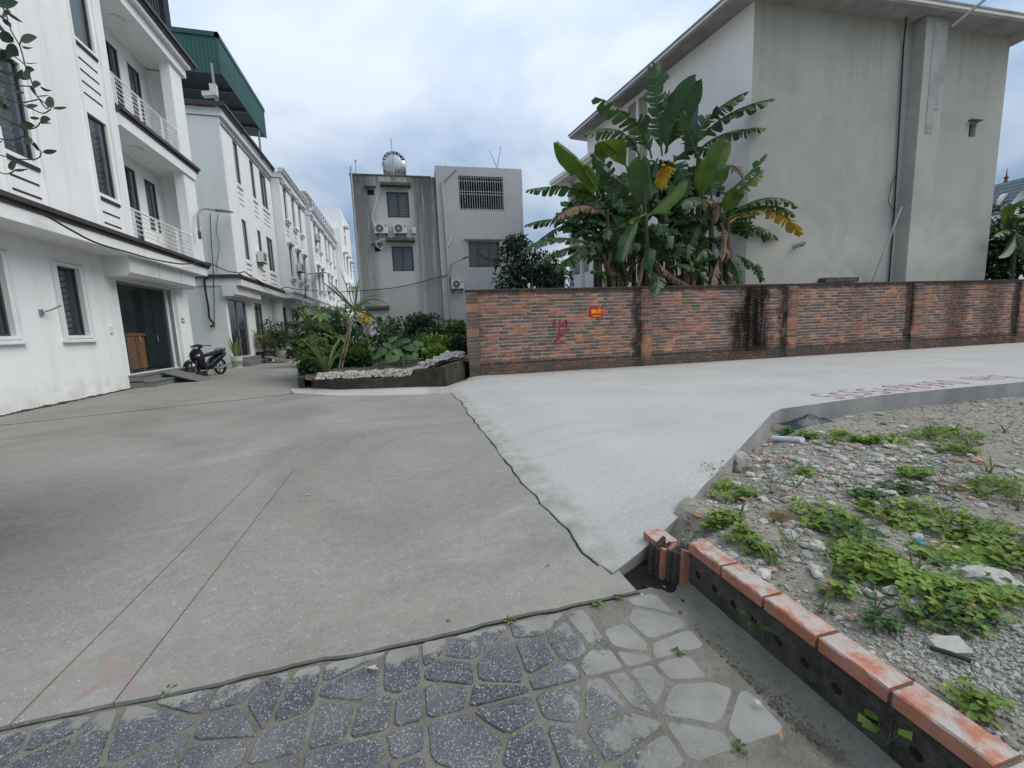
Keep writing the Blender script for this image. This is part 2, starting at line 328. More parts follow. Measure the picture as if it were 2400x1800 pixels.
M['brick'] = brickmat('weathered_brick', [(0.0, (.055, .048, .045)), (.12, (.09, .075, .066)), (.27, (.155, .12, .098)), (.36, (.27, .11, .065)), (.52, (.40, .145, .075)), (.75, (.52, .20, .09)), (1.0, (.62, .27, .12))])
g = G('mortar'); P = g.sep(); c = g.ramp(g.noise(8, 5, .65), [(.3, (.42, .385, .33)), (.7, (.66, .62, .55))]); M['mortar'] = g.done(stain(g, c, P), .95, g.noise(50, 4), .5, .006, .1)
g = G('kerb_brick'); c = g.ramp(g.noise(14, 5, .65), [(.3, (.36, .115, .06)), (.7, (.50, .19, .11))])
nz = g.sep(g.n('ShaderNodeNewGeometry').outputs['Normal'])['Z']
dustf = g.math('MULTIPLY', g.ramp(g.noise(9.5, 6, .68), [(.42, .10), (.54, 1.0)]), g.math('MAXIMUM', nz, .20)); c = g.mix(dustf, c, g.mix(g.orand(), (.46, .36, .30), (.40, .38, .34))); c = g.mix(g.math('MULTIPLY', g.ramp(g.noise(26, 6, .75), [(.54, 0.0), (.70, 1.0)]), .55), c, (.16, .12, .095)); M['kerb_brick'] = g.done(c, .85, g.noise(80, 4), .35, .004, .2)
g = G('damp_mortar'); c = g.ramp(g.noise(11, 6, .7), [(.28, (.045, .041, .033)), (.5, (.095, .088, .072)), (.78, (.20, .185, .155))]); c = g.mix(g.math('MULTIPLY', g.ramp(g.noise(45, 5, .75), [(.46, 0.0), (.7, 1.0)]), .5), c, (.03, .027, .022)); c = g.mix(g.math('MULTIPLY', g.ramp(g.noise(4, 4), [(.5, 0.0), (.7, 1.0)]), .4), c, (.17, .15, .12))
M['kerb_dark'] = g.done(c, .97, g.math('ADD', g.noise(22, 6, .75), g.noise(70, 4, .7)), 1.0, .02, .1)
M['hole'] = pm('hole_dark', (.012, .011, .010), (.02, .018, .016), 20, 1.0)
# walls
g = G('white_render'); P = g.sep(); c = g.ramp(g.noise(.5, 5, .6), [(.3, (.80, .81, .80)), (.7, (.87, .875, .865))])
c = g.mix(g.math('MULTIPLY', g.ramp(g.noise(1.3, 6, .65, stretch=(2, 2, .22)), [(.52, 0.0), (.72, 1.0)]), .30), c, (.50, .49, .45))
c = g.mix(g.math('MULTIPLY', g.band(P['Z'], -1, .42, .25), g.ramp(g.noise(2.5, 5), [(.4, 0.0), (.7, .5)])), c, (.50, .49, .41)); M['white'] = g.done(c, .75, g.noise(60, 3), .06, .004, .25)
g = G('pale_render'); c = g.ramp(g.noise(.6, 5, .6), [(.3, (.72, .755, .725)), (.7, (.79, .815, .785))])
c = g.mix(g.math('MULTIPLY', g.ramp(g.noise(1.2, 6, .65, stretch=(2.4, 2.4, .12)), [(.52, 0.0), (.74, 1.0)]), .35), c, (.53, .57, .54)); M['pale'] = g.done(c, .8, g.noise(60, 3), .06, .004, .2)
M['trim'] = pm('trim_white', (.79, .80, .80), (.70, .715, .71), 2.0, .7, None, grime=.25)
M['gutter'] = pm('brown_gutter', (.05, .037, .036), (.085, .068, .065), 5, .45)
M['groove'] = pm('groove_dark', (.03, .028, .03), (.05, .046, .048), 8, .8)
g = G('grey_cement'); c = g.ramp(g.noise(.45, 6, .6), [(.3, (.46, .455, .43)), (.7, (.54, .535, .505))])
uu = g.dot(WU, WA); P = g.sep(); st = g.noise(1.0, 6, .72, stretch=(3.4, 3.4, .09)); st2 = g.noise(2.6, 5, .7, stretch=(3.0, 3.0, .16))
top = g.n('ShaderNodeMapRange'); g.nt.links.new(P['Z'], top.inputs[0]); top.inputs[1].default_value = 1.5; top.inputs[2].default_value = 10.5; top.inputs[3].default_value = .45; top.inputs[4].default_value = 1.0
edge = g.math('MAXIMUM', g.band(uu, -1.05, .55, .35), g.math('MULTIPLY', g.band(uu, -5.0, -3.35, .35), .9))
k = g.math('MULTIPLY', g.math('MULTIPLY', g.ramp(st, [(.33, 0.0), (.46, 1.0)]), edge), top.outputs[0])
c = g.mix(g.math('MULTIPLY', k, .92, True), c, (.085, .083, .075))
c = g.mix(g.math('MULTIPLY', g.math('MULTIPLY', g.ramp(st2, [(.58, 0.0), (.68, 1.0)]), edge), .55), c, (.50, .49, .46))
rim = g.math('MULTIPLY', g.band(P['Z'], 9.85, 12, .3), g.ramp(st2, [(.36, 0.0), (.58, 1.0)])); c = g.mix(g.math('MULTIPLY', rim, .7), c, (.09, .09, .08))
c = g.mix(g.math('MULTIPLY', g.band(P['Z'], -1, 3.6, 1.2), .25), c, (.31, .30, .25)); M['gb'] = g.done(c, .9, g.noise(30, 4), .15, .01, .15)
g = G('grey_render'); c = g.ramp(g.noise(.35, 6, .6), [(.3, (.42, .42, .405)), (.7, (.475, .475, .46))])
c = g.mix(g.math('MULTIPLY', g.ramp(g.noise(1.1, 5, .7, stretch=(2.6, 2.6, .1)), [(.58, 0.0), (.75, 1.0)]), .25), c, (.25, .25, .24)); M['gb2'] = g.done(c, .88, g.noise(30, 4), .12, .01, .15)
g = G('side_render'); P = g.sep(); c = g.ramp(g.noise(.35, 7, .66), [(.26, (.335, .342, .318)), (.5, (.385, .39, .362)), (.75, (.44, .44, .41))])
lowp = g.n('ShaderNodeMapRange', interpolation_type='SMOOTHSTEP'); g.nt.links.new(g.math('ADD', P['Z'], g.math('MULTIPLY', g.noise(.6, 5, .6), 2.4)), lowp.inputs[0]); lowp.inputs[1].default_value = 4.6; lowp.inputs[2].default_value = 6.4; lowp.inputs[3].default_value = 1; lowp.inputs[4].default_value = 0
c = g.mix(g.math('MULTIPLY', lowp.outputs[0], .6), c, (.53, .51, .455))
c = g.mix(g.math('MULTIPLY', g.ramp(g.noise(1.6, 6, .7, stretch=(1.2, 1.2, .5)), [(.5, 0.0), (.72, 1.0)]), .22), c, (.42, .45, .37))
c = g.mix(g.math('MULTIPLY', g.ramp(g.noise(1.0, 5, .7, stretch=(3, 3, .07)), [(.62, 0.0), (.74, 1.0)]), .25), c, (.52, .52, .50)); top_ = g.n('ShaderNodeMapRange'); g.nt.links.new(P['Z'], top_.inputs[0]); top_.inputs[1].default_value = 6.0; top_.inputs[2].default_value = 11.2; c = g.mix(g.math('MULTIPLY', g.math('MULTIPLY', g.ramp(g.noise(1.1, 6, .72, stretch=(3.2, 3.2, .1)), [(.46, 0.0), (.62, 1.0)]), top_.outputs[0]), .36), c, (.22, .225, .21)); c = g.mix(g.math('MULTIPLY', g.ramp(g.noise(.5, 6, .68, dist=.8), [(.48, 0.0), (.60, 1.0)]), .38), c, (.29, .30, .275)); c = g.mix(g.math('MULTIPLY', g.ramp(g.noise(4.5, 5, .7), [(.6, 0.0), (.75, 1.0)]), .25), c, (.52, .50, .45))
c = g.mix(1.0, c, (1.06, 1.03, .975), 'MULTIPLY')
M['rb'] = g.done(c, .9, g.noise(25, 5, .65), .22, .012, .15)
M['cream'] = pm('cream_render', (.88, .825, .755), (.92, .865, .80), .5, .85, 50, .06, .005, .2, grime=.12)
M['tan'] = pm('tan_panel', (.30, .265, .215), (.36, .32, .265), 2, .8)
M['eave'] = pm('eaves_shadow_tone', (.40, .39, .375), (.27, .265, .25), 1.6, .9, 30, .2, .01, .15, grime=.6)
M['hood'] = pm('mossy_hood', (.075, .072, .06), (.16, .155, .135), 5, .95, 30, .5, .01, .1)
# joinery, metal, glass
M['frame'] = pm('dark_aluminium', (.045, .042, .046), (.06, .056, .06), 4, .4, None, spec=.4)
M['brownframe'] = pm('brown_aluminium', (.085, .072, .066), (.11, .095, .088), 4, .45)
M['rail'] = pm('white_railing', (.84, .84, .82), (.76, .76, .73), 3, .5)
M['steel'] = pm('grey_steel', (.30, .31, .32), (.22, .225, .23), 4, .45, None, metal=.4)
M['dsteel'] = pm('dark_steel', (.06, .062, .066), (.10, .10, .105), 6, .5, None, metal=.3)
M['pvc'] = pm('pvc_pipe', (.46, .46, .45), (.36, .36, .35), 4, .5)
M['cable'] = pm('black_cable', (.02, .02, .022), (.035, .034, .034), 10, .6)
M['inox'] = pm('stainless', (.60, .60, .60), (.50, .50, .51), 3, .3, None, spec=.5, metal=.9)
def glassmat(name, tint, alpha, rough=.04):
    g = G(name); g.done(tint, rough, None, spec=1.0)
    tr = g.n('ShaderNodeBsdfTransparent'); tr.inputs[0].default_value = (.93, .955, .965, 1); ms = g.n('ShaderNodeMixShader'); ms.inputs[0].default_value = alpha
    g.nt.links.new(tr.outputs[0], ms.inputs[1]); g.nt.links.new(g.b.outputs[0], ms.inputs[2]); g.nt.links.new(ms.outputs[0], g.nt.nodes['Material Output'].inputs['Surface']); return g.m
M['glass'] = glassmat('window_glass', (.05, .065, .075), .34)
M['darkglass'] = pm('dark_glass', (.022, .026, .03), (.04, .046, .05), 1.2, .06, None, spec=.6)
M['blueglass'] = pm('sky_glass', (.10, .13, .15), (.05, .065, .075), .8, .06, None, spec=.8)
M['dooglass'] = glassmat('green_door_glass', (.03, .048, .048), .24)
M['blind'] = pm('grey_blind', (.66, .70, .71), (.56, .59, .60), 6, .7)
M['curtain'] = pm('pale_curtain', (.42, .54, .54), (.28, .37, .38), 12, .85, None, stretch=(6, 6, .4))
M['curtain2'] = pm('striped_blind', (.42, .32, .25), (.26, .20, .16), 3, .8, None, stretch=(.4, .4, 14))
M['sheer'] = pm('sheer_curtain', (.62, .68, .71), (.50, .56, .59), 9, .85, None, stretch=(5, 5, .4))
M['room'] = pm('room_wall', (.48, .52, .51), (.40, .44, .43), 1, .9)
M['wood'] = pm('brown_wood', (.42, .20, .09), (.28, .13, .06), 4, .5, None, stretch=(6, 6, .6))
M['granite'] = pm('grey_granite', (.22, .225, .225), (.14, .145, .145), 60, .5, None)
M['rustplate'] = pm('ribbed_plate', (.20, .20, .19), (.13, .13, .12), 6, .6, None)
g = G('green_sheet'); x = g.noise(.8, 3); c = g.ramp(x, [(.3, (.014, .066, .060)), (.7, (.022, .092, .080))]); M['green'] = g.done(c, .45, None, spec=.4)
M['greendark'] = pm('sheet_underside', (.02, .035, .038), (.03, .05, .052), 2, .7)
M['acwhite'] = pm('ac_white', (.66, .66, .62), (.56, .56, .52), 5, .5)
M['acgrille'] = pm('ac_grille', (.10, .10, .10), (.15, .15, .145), 30, .6)
M['black'] = pm('black_plastic', (.010, .010, .012), (.018, .018, .02), 8, .6, None, spec=.3)
M['gloss'] = pm('black_gloss', (.008, .009, .012), (.014, .016, .02), 3, .22, None, spec=.6)
M['rubber'] = pm('rubber', (.012, .012, .012), (.022, .022, .021), 20, .85)
M['lamp'] = pm('lens', (.70, .72, .74), (.55, .57, .6), 6, .12, None, spec=.7)
M['bucket'] = pm('bucket_white', (.68, .68, .66), (.56, .56, .54), 6, .5)
M['bucketlabel'] = pm('bucket_label', (.12, .16, .22), (.55, .50, .12), 7, .5)
M['potdark'] = pm('glazed_pot', (.022, .017, .018), (.05, .038, .038), 6, .3)
M['potred'] = pm('terracotta', (.25, .075, .05), (.18, .055, .04), 6, .7)
M['red'] = pm('sign_red', (.62, .012, .010), (.55, .010, .009), 4, .45)
M['yellow'] = pm('sign_yellow', (.90, .62, .03), (.85, .55, .03), 4, .45)
M['redpaint'] = pm('red_spray', (.26, .018, .03), (.34, .05, .065), 30, .8)
M['redpaint2'] = pm('red_road_paint', (.40, .10, .13), (.48, .26, .28), 26, .85)
M['navy'] = pm('navy_band', (.02, .03, .085), (.025, .035, .09), 4, .5)
M['letter'] = pm('white_letter', (.80, .80, .80), (.75, .75, .75), 4, .5)
M['roofred'] = pm('red_roof', (.25, .05, .035), (.18, .04, .03), 3, .6)
M['slate'] = pm('grey_roof_tile', (.10, .125, .145), (.15, .175, .19), 3, .7, 20, .3)
def stonemat(name, stops):
    g = G(name); c = g.ramp(g.attr(), stops); c = g.mix(.45, c, g.ramp(g.noise(34, 6, .75), [(.3, (.13, .12, .10)), (.5, (.36, .34, .30)), (.75, (.62, .60, .55))])); return g.done(c, .95, g.noise(60, 5, .7), .7, .008, .1)
M['stone'] = stonemat('rubble_grey', [(0.0, (.14, .125, .10)), (.4, (.30, .275, .23)), (.75, (.42, .39, .33)), (1.0, (.52, .475, .39))])
M['stone2'] = stonemat('rubble_pale', [(0.0, (.26, .24, .20)), (.5, (.50, .47, .40)), (1.0, (.64, .61, .54))])
M['stone3'] = stonemat('rubble_dusty', [(0.0, (.20, .185, .15)), (.5, (.36, .34, .29)), (1.0, (.50, .475, .41))])
M['chip'] = stonemat('brick_chip', [(0.0, (.34, .12, .07)), (.6, (.50, .18, .10)), (1.0, (.55, .27, .17))])
M['sand'] = pm('sandstone', (.52, .42, .24), (.42, .34, .20), 8, .95, 40, .5, .01, .12)
M['moss'] = pm('mossy_concrete', (.040, .038, .030), (.085, .078, .06), 4, .98, 20, .7, .02, .08, grime=.5)
M['bag'] = pm('black_bag', (.012, .014, .02), (.03, .034, .045), 9, .3, 14, .6, .02)
M['plastic'] = pm('white_plastic', (.74, .75, .76), (.66, .67, .68), 6, .4)
M['wrapper'] = pm('red_wrapper', (.50, .02, .03), (.60, .58, .58), 22, .35)
M['blue'] = pm('blue_scrap', (.05, .30, .48), (.05, .24, .40), 8, .5)
M['deadleaf'] = pm('dead_leaf', (.34, .22, .12), (.22, .12, .06), 10, .85)
M['bark'] = pm('bark', (.13, .105, .08), (.07, .055, .042), 12, .95, 40, .7, .012, .1)
M['stem'] = pm('green_stem', (.10, .13, .045), (.13, .11, .05), 8, .7)
M['banstem'] = pm('banana_stem', (.085, .085, .035), (.05, .04, .025), 5, .75, None, stretch=(6, 6, .7))
M['cane'] = pm('dry_cane', (.36, .27, .19), (.19, .13, .09), 6, .85, None, stretch=(6, 6, 1))
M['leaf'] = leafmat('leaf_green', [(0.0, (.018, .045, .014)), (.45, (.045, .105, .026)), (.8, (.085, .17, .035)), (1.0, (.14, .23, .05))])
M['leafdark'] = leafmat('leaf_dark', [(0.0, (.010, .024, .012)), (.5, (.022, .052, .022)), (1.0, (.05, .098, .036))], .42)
M['leafbright'] = leafmat('leaf_bright', [(0.0, (.05, .10, .014)), (.45, (.13, .21, .025)), (.8, (.22, .32, .045)), (1.0, (.34, .40, .08))], .5, .3)
M['blade'] = leafmat('cane_blade', [(0.0, (.06, .10, .03)), (.5, (.13, .19, .055)), (.8, (.21, .27, .085)), (1.0, (.34, .29, .11))], .5)
M['ban'] = leafmat('banana_green', [(0.0, (.022, .055, .016)), (.45, (.045, .10, .03)), (.8, (.085, .165, .045)), (1.0, (.15, .23, .065))], .42, .35, 1.2)
M['banlight'] = leafmat('banana_light', [(0.0, (.045, .10, .012)), (.5, (.085, .165, .02)), (1.0, (.15, .24, .035))], .42, .35, 1.2)
M['banyel'] = leafmat('banana_yellow', [(0.0, (.16, .13, .02)), (.4, (.42, .26, .02)), (.8, (.58, .36, .03)), (1.0, (.35, .19, .03))], .55, .3, 2.5)
M['bandry'] = leafmat('banana_dry', [(0.0, (.10, .065, .04)), (.5, (.24, .165, .10)), (1.0, (.38, .28, .18))], .8, .2, 4)
M['flower'] = leafmat('magenta_flower', [(0.0, (.32, .02, .09)), (1.0, (.55, .06, .18))], .6)
M['flowery'] = leafmat('yellow_flower', [(0.0, (.62, .36, .02)), (1.0, (.75, .50, .05))], .6)
# ================================================================== ground, roads, paving
def sstep(a, b, x):
    t = max(0., min(1., (x-a)/(b-a))); return t*t*(3-2*t)
def lerp_pts(pts, x):
    for (a, b), (c, d) in zip(pts, pts[1:]):
        if x <= c: return b+(d-b)*(x-a)/(c-a)
    return pts[-1][1]
EDGE = [(1.0, 1.93), (1.69, 2.27), (2.5, 2.84), (4.75, 4.47), (6.95, 4.66), (30, 4.0), (60, 4.0)]
def ey(x): return lerp_pts(EDGE, x)
def wy(x): return WA.y + (x-WA.x)*WU.y/WU.x
def zs(x, y): return .012 + .125*sstep(1.0, 2.1, x) - .03*sstep(6.5, 10.5, y)*sstep(1, 3, x)
def nz(x, y, s=1.0): return noise.noise(Vector((x*s, y*s, 3.7)))
mb = MB(); mb.quad((-700, -700, -.30), (700, -700, -.30), (700, 700, -.30), (-700, 700, -.30)); struct('ground', mb, M['soil'])
# --- old road: slabs with open joints and a wandering crack
mb = MB(); mb.box(-9.0, 1.35, 1.70, 75, -.24, -.055); road = struct('road', mb, M['hole'])
def crack_y(x): return 9.20+(x+6.96)*.372 + .05*nz(x, 1.0, 1.3) + .02*nz(x, 2.0, 5)
def edge_y(x): return 1.775 + .022*nz(x, 5.0, 2.2) + .012*nz(x, 9.0, 9)
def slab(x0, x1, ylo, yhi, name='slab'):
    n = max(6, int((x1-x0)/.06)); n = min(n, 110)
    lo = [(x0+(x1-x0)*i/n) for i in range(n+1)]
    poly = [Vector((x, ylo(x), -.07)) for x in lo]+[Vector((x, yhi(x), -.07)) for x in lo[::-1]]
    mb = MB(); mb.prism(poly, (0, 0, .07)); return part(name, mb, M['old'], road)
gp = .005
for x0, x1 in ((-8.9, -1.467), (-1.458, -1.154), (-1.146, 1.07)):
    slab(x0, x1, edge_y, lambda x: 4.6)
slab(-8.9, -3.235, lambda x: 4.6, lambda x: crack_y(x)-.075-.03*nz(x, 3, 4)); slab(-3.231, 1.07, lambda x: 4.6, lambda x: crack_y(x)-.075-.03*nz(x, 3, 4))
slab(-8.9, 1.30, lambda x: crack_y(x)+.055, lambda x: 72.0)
# small mossy earth strip and cement fillet at the foot of the white house
mb = MB()
for i in range(40):
    y = 9.2+i*.14; mb.rock((-7.72+.05*nz(y, 1), y, .0), .06+.04*random.random(), i, .5, 0)
struct('verge', mb, M['moss'], kind='stuff')
# --- paving
mb = MB(); mb.box(-12, 1.17, -12, 1.80, -.25, -.016); paving = struct('paving', mb, M['grout'])
def clip(poly, a, b, c):        # keep a*x+b*y<=c
    out = []
    for i in range(len(poly)):
        p, q = poly[i], poly[(i+1) % len(poly)]; dp = a*p[0]+b*p[1]-c; dq = a*q[0]+b*q[1]-c
        if dp <= 0: out.append(p)
        if dp*dq < 0: t = dp/(dp-dq); out.append((p[0]+(q[0]-p[0])*t, p[1]+(q[1]-p[1])*t))
    return out
rr = random.Random(11); TS = .394; GX, GY = -.012, 1.367
def paver(poly, h, k=None):
    cx = sum(p[0] for p in poly)/len(poly); cy = sum(p[1] for p in poly)/len(poly)
    # soften the corners a little and wobble the sides
    q = []
    for i in range(len(poly)):
        a, b = poly[i], poly[(i+1) % len(poly)]
        for t in (.12, .5, .88): q.append((a[0]+(b[0]-a[0])*t, a[1]+(b[1]-a[1])*t))
    q = [(x+.0035*nz(x, y, 23), y+.0035*nz(y, x, 23)) for x, y in q]
    n = len(q); z0 = -.03; zt = h
    vv = [(x, y, z0) for x, y in q]+[(x, y, zt-.004) for x, y in q]+[(x+(cx-x)*.035, y+(cy-y)*.035, zt) for x, y in q]
    ff = [(i, (i+1) % n, (i+1) % n+n, i+n) for i in range(n)]+[(i+n, (i+1) % n+n, (i+1) % n+2*n, i+2*n) for i in range(n)]+[tuple(range(2*n, 3*n))]
    mb = MB(); mb.add(vv, ff); part('paving_stone', mb, M['tile'], paving)
for ix in range(-6, 3):
    for iy in range(-1, 1):
        x0, x1 = GX+ix*TS+.0085, GX+(ix+1)*TS-.0085; y0, y1 = GY+iy*TS+.008, GY+(iy+1)*TS-.008
        x1 = min(x1, 1.155)
        if x1-x0 < .08: continue
        k = 6; sd = []
        for a in range(400):
            p = (rr.uniform(x0, x1), rr.uniform(y0, y1))
            if all(math.hypot(p[0]-s[0], p[1]-s[1]) > .118 for s in sd): sd.append(p)
            if len(sd) == k: break
        for s in sd:
            poly = [(x0, y0), (x1, y0), (x1, y1), (x0, y1)]
            for t in sd:
                if t is s: continue
                dx, dy = t[0]-s[0], t[1]-s[1]; L = math.hypot(dx, dy); dx /= L; dy /= L
                poly = clip(poly, dx, dy, dx*(s[0]+t[0])/2+dy*(s[1]+t[1])/2-.0100)
                if len(poly) < 3: break
            if len(poly) >= 3:
                xs = [p[0] for p in poly]; ys = [p[1] for p in poly]
                if (max(xs)-min(xs))*(max(ys)-min(ys)) > .0022: paver(poly, -.0115+rr.uniform(0, .004)-.0050*sstep(.45, .85, s[0]))
# --- gutter strip between paving and kerb
mb = MB(); n = 60
for i in range(n):
    for j in range(8):
        def gp_(i, j):
            y = -1.0+3.25*i/n; x = 1.165+.25*j/8
            return (x, y, -.02-.035*math.sin(math.pi*j/8)*(1 if y < 1.9 else 1)-.07*sstep(1.78, 2.0, y)+.006*nz(x, y, 14))
        mb.quad(gp_(i, j), gp_(i, j+1), gp_(i+1, j+1), gp_(i+1, j))
struct('gutter', mb, M['grout'], True)
# --- side road: thick new slab lying over the old road's edge
mb = MB(); xs = []; x = .985
while x < 46: xs.append(x); x += .035 if x < 1.3 else (.09 if x < 3 else (.3 if x < 12 else 2.0))
NY = 46
def sr_pt(x, j, first):
    y0 = ey(x); y1 = wy(x)-.0 if x > 1.66 else 9.0+(wy(1.66)-9.0)*((x-.985)/(1.66-.985))
    if x < 1.02: y0 = 2.04
    y = y0+(y1-y0)*j/NY
    xx = x + (.05*nz(y, 4, 1.1)+.035*nz(y, 7, 4.5)+.012*nz(y, 2, 15) if first else 0)
    return Vector((xx, y, zs(xx, y)-(0.010 if first else 0)+.004*nz(xx, y, 3)))
G2 = [[sr_pt(x, j, i == 0) for j in range(NY+1)] for i, x in enumerate(xs)]
vv = [p for r_ in G2 for p in r_]; ff = []
for i in range(len(xs)-1):
    for j in range(NY):
        a = i*(NY+1)+j; ff.append((a, a+NY+1, a+NY+2, a+1))
mb.add(vv, ff)
mb2 = MB()
for i in range(len(xs)-1):                       # cast edge towards the waste lot
    a, b = G2[i][0], G2[i+1][0]; d = .10 if xs[i] < 1.75 else .30
    mb2.quad(a+Vector((0, .012, -d)), b+Vector((0, .012, -d)), b, a)
    mb2.quad(a+Vector((0, .25, -d)), b+Vector((0, .25, -d)), b+Vector((0, .012, -d)), a+Vector((0, .012, -d)))
mb3 = MB()
for j in range(NY):                              # thin ragged edge on the old road
    a, b = G2[0][j], G2[0][j+1]; mb3.quad(a, b, b-Vector((.012, 0, .03)), a-Vector((.012, 0, .03)))
def crackline(pts, wf, z):
    m = MB(); q = []
    for i, p_ in enumerate(pts):
        t_ = (pts[min(i+1, len(pts)-1)]-pts[max(i-1, 0)]); t_.z = 0; t_.normalize(); s_ = Vector((-t_.y, t_.x, 0))*wf(i, p_)*.5; c_ = Vector((p_.x, p_.y, z)); q += [c_-s_, c_+s_]
    m.add(q, [(2*i, 2*i+2, 2*i+3, 2*i+1) for i in range(len(pts)-1)]); return m
sr = struct('side_road', mb, M['new'], True)
sp = [Vector((0, 0, 0))]; sp = []
for j in range(NY):
    for k in range(5):
        a_ = G2[0][j].lerp(G2[0][j+1], k/5); sp.append(a_+Vector((-.014+.006*nz(a_.y, 3, 11), 0, 0)))
part('seam_crack', crackline(sp, lambda i, q: max(.002, .012+.012*nz(q.y, 8, 2.3)+.008*nz(q.y, 1, 14)), .003), M['hole'], sr)
ep = [Vector((-3.4+i*.015, edge_y(-3.4+i*.015)-.004, 0)) for i in range(300)]
part('edge_gap', crackline(ep, lambda i, q: max(.0015, .007+.014*nz(q.x, 6, 1.7)+.008*nz(q.x, 2, 12)), -.0145), M['hole'], road); part('slab_edge', mb2, M['eave'], sr); part('feather_edge', mb3, M['eave'], sr)
# apron strip under the planter
mb = MB(); A1 = [gz(*z6(-40, 1460)), gz(*z6(190, 1425)), gz(*z6(560, 1452)), gz(*z6(960, 1440)), gz(*z6(1400, 1422)), gz(*z6(1800, 1415)), Vector((1.66, 11.0, 0))]
A2 = [gz(*z6(40, 1490)), gz(*z6(260, 1500)), gz(*z6(560, 1520)), gz(*z6(960, 1515)), gz(*z6(1400, 1505)), gz(*z6(1750, 1490)), Vector((1.05, 9.05, 0))]
mb.add([p+UP*.022+Vector((0, .25, 0)) for p in A1]+[p+UP*.016 for p in A2]+[p-UP*.02-Vector((0, .02, 0)) for p in A2], [(i+7, i+8, i+1, i) for i in range(6)]+[(i+14, i+15, i+8, i+7) for i in range(6)])
struct('apron', mb, M['new'])
# painted number on the new concrete (hand-brushed, read from the far side)
def text_mesh(txt, size, bold=.0):
    cu = bpy.data.curves.new('t', 'FONT'); cu.body = txt; cu.size = size; cu.align_x = 'CENTER'; cu.align_y = 'CENTER'; cu.offset = bold; cu.resolution_u = 3
    o = bpy.data.objects.new('t', cu); col.objects.link(o); dg = bpy.context.evaluated_depsgraph_get()
    me = o.evaluated_get(dg).to_mesh(); vv = [v.co.copy() for v in me.vertices]; ff = [tuple(p.vertices) for p in me.polygons]
    o.to_mesh_clear(); bpy.data.objects.remove(o); bpy.data.curves.remove(cu); return vv, ff
def text_part(name, txt, size, fn, mat, parent, bold=0.0, sxy=(1, 1)):
    vv, ff = text_mesh(txt, size, bold); mb = MB(); mb.add([fn(v.x*sxy[0], v.y*sxy[1]) for v in vv], ff)
    return part(name, mb, mat, parent)
STROKES = {'5': [[(.8, 1), (.2, 1), (.2, .55), (.7, .55), (.85, .3), (.6, 0), (.15, .05)]], '4': [[(.25, 1), (.15, .4), (.9, .45)], [(.7, .75), (.65, 0)]], '8': [[(.5, .5), (.8, .75), (.5, 1), (.2, .75), (.5, .5), (.85, .25), (.5, 0), (.15, .25), (.5, .5)]],
 '9': [[(.75, .8), (.5, 1), (.2, .75), (.5, .55), (.75, .8), (.7, .3), (.45, 0)]], '6': [[(.7, 1), (.3, .7), (.2, .25), (.5, 0), (.8, .25), (.5, .5), (.25, .35)]], '0': [[(.5, 1), (.15, .6), (.25, .1), (.6, 0), (.85, .4), (.75, .9), (.5, 1)]],
 'B': [[(.2, 0), (.2, 1), (.7, .9), (.65, .6), (.25, .52), (.8, .35), (.7, .05), (.2, 0)]], 'A': [[(.1, 0), (.5, 1), (.9, 0)], [(.25, .4), (.75, .4)]], 'N': [[(.15, 0), (.2, 1), (.8, 0), (.85, 1)]]}
def ribbon(mb, pts, w, nrm):
    pts = [Vector(p) for p in pts]; nrm = Vector(nrm); ls = []
    for i, p in enumerate(pts):
        t = (pts[min(i+1, len(pts)-1)]-pts[max(i-1, 0)]).normalized(); s = t.cross(nrm)*w*(.85+.35*random.random()); ls.append((p-s, p+s))
    for (a, b), (c, d) in zip(ls, ls[1:]): mb.quad(a, b, d, c)
    for p in (pts[0], pts[-1]):
        a = nrm.orthogonal().normalized()*w; b = nrm.cross(a); mb.add([p+a*math.cos(k*.785)+b*math.sin(k*.785) for k in range(8)], [tuple(range(8))])
def smooth_pts(p, k=4):
    out = []
    for i in range(len(p)-1):
        a, b, c, d = [Vector(q) for q in (p[max(i-1, 0)], p[i], p[i+1], p[min(i+2, len(p)-1)])]
        for j in range(k):
            t = j/k; out.append(.5*((2*b)+(c-a)*t+(2*a-5*b+4*c-d)*t*t+(3*b-3*c+d-a)*t**3))
    return out+[Vector(p[-1])]
mb = MB(); txt = 'BAN 0968645555'; n = len(txt)
for i, ch in enumerate(txt):
    if ch == ' ': continue
    cx = 10.55-(i+.5)*(10.55-6.0)/n; ybase = 5.22+.05*(i % 3)-.02*i
    for st in STROKES[ch]:
        pts = [(cx+.26*(.5-a), ybase+.02-.42*b+.10*(i/n), 0) for a, b in st]
        pts = [Vector((p.x, p.y, zs(p.x, p.y)+.010)) for p in smooth_pts(pts, 3)]
        ribbon(mb, pts, .014, UP)
part('painted_number', mb, M['redpaint2'], sr)
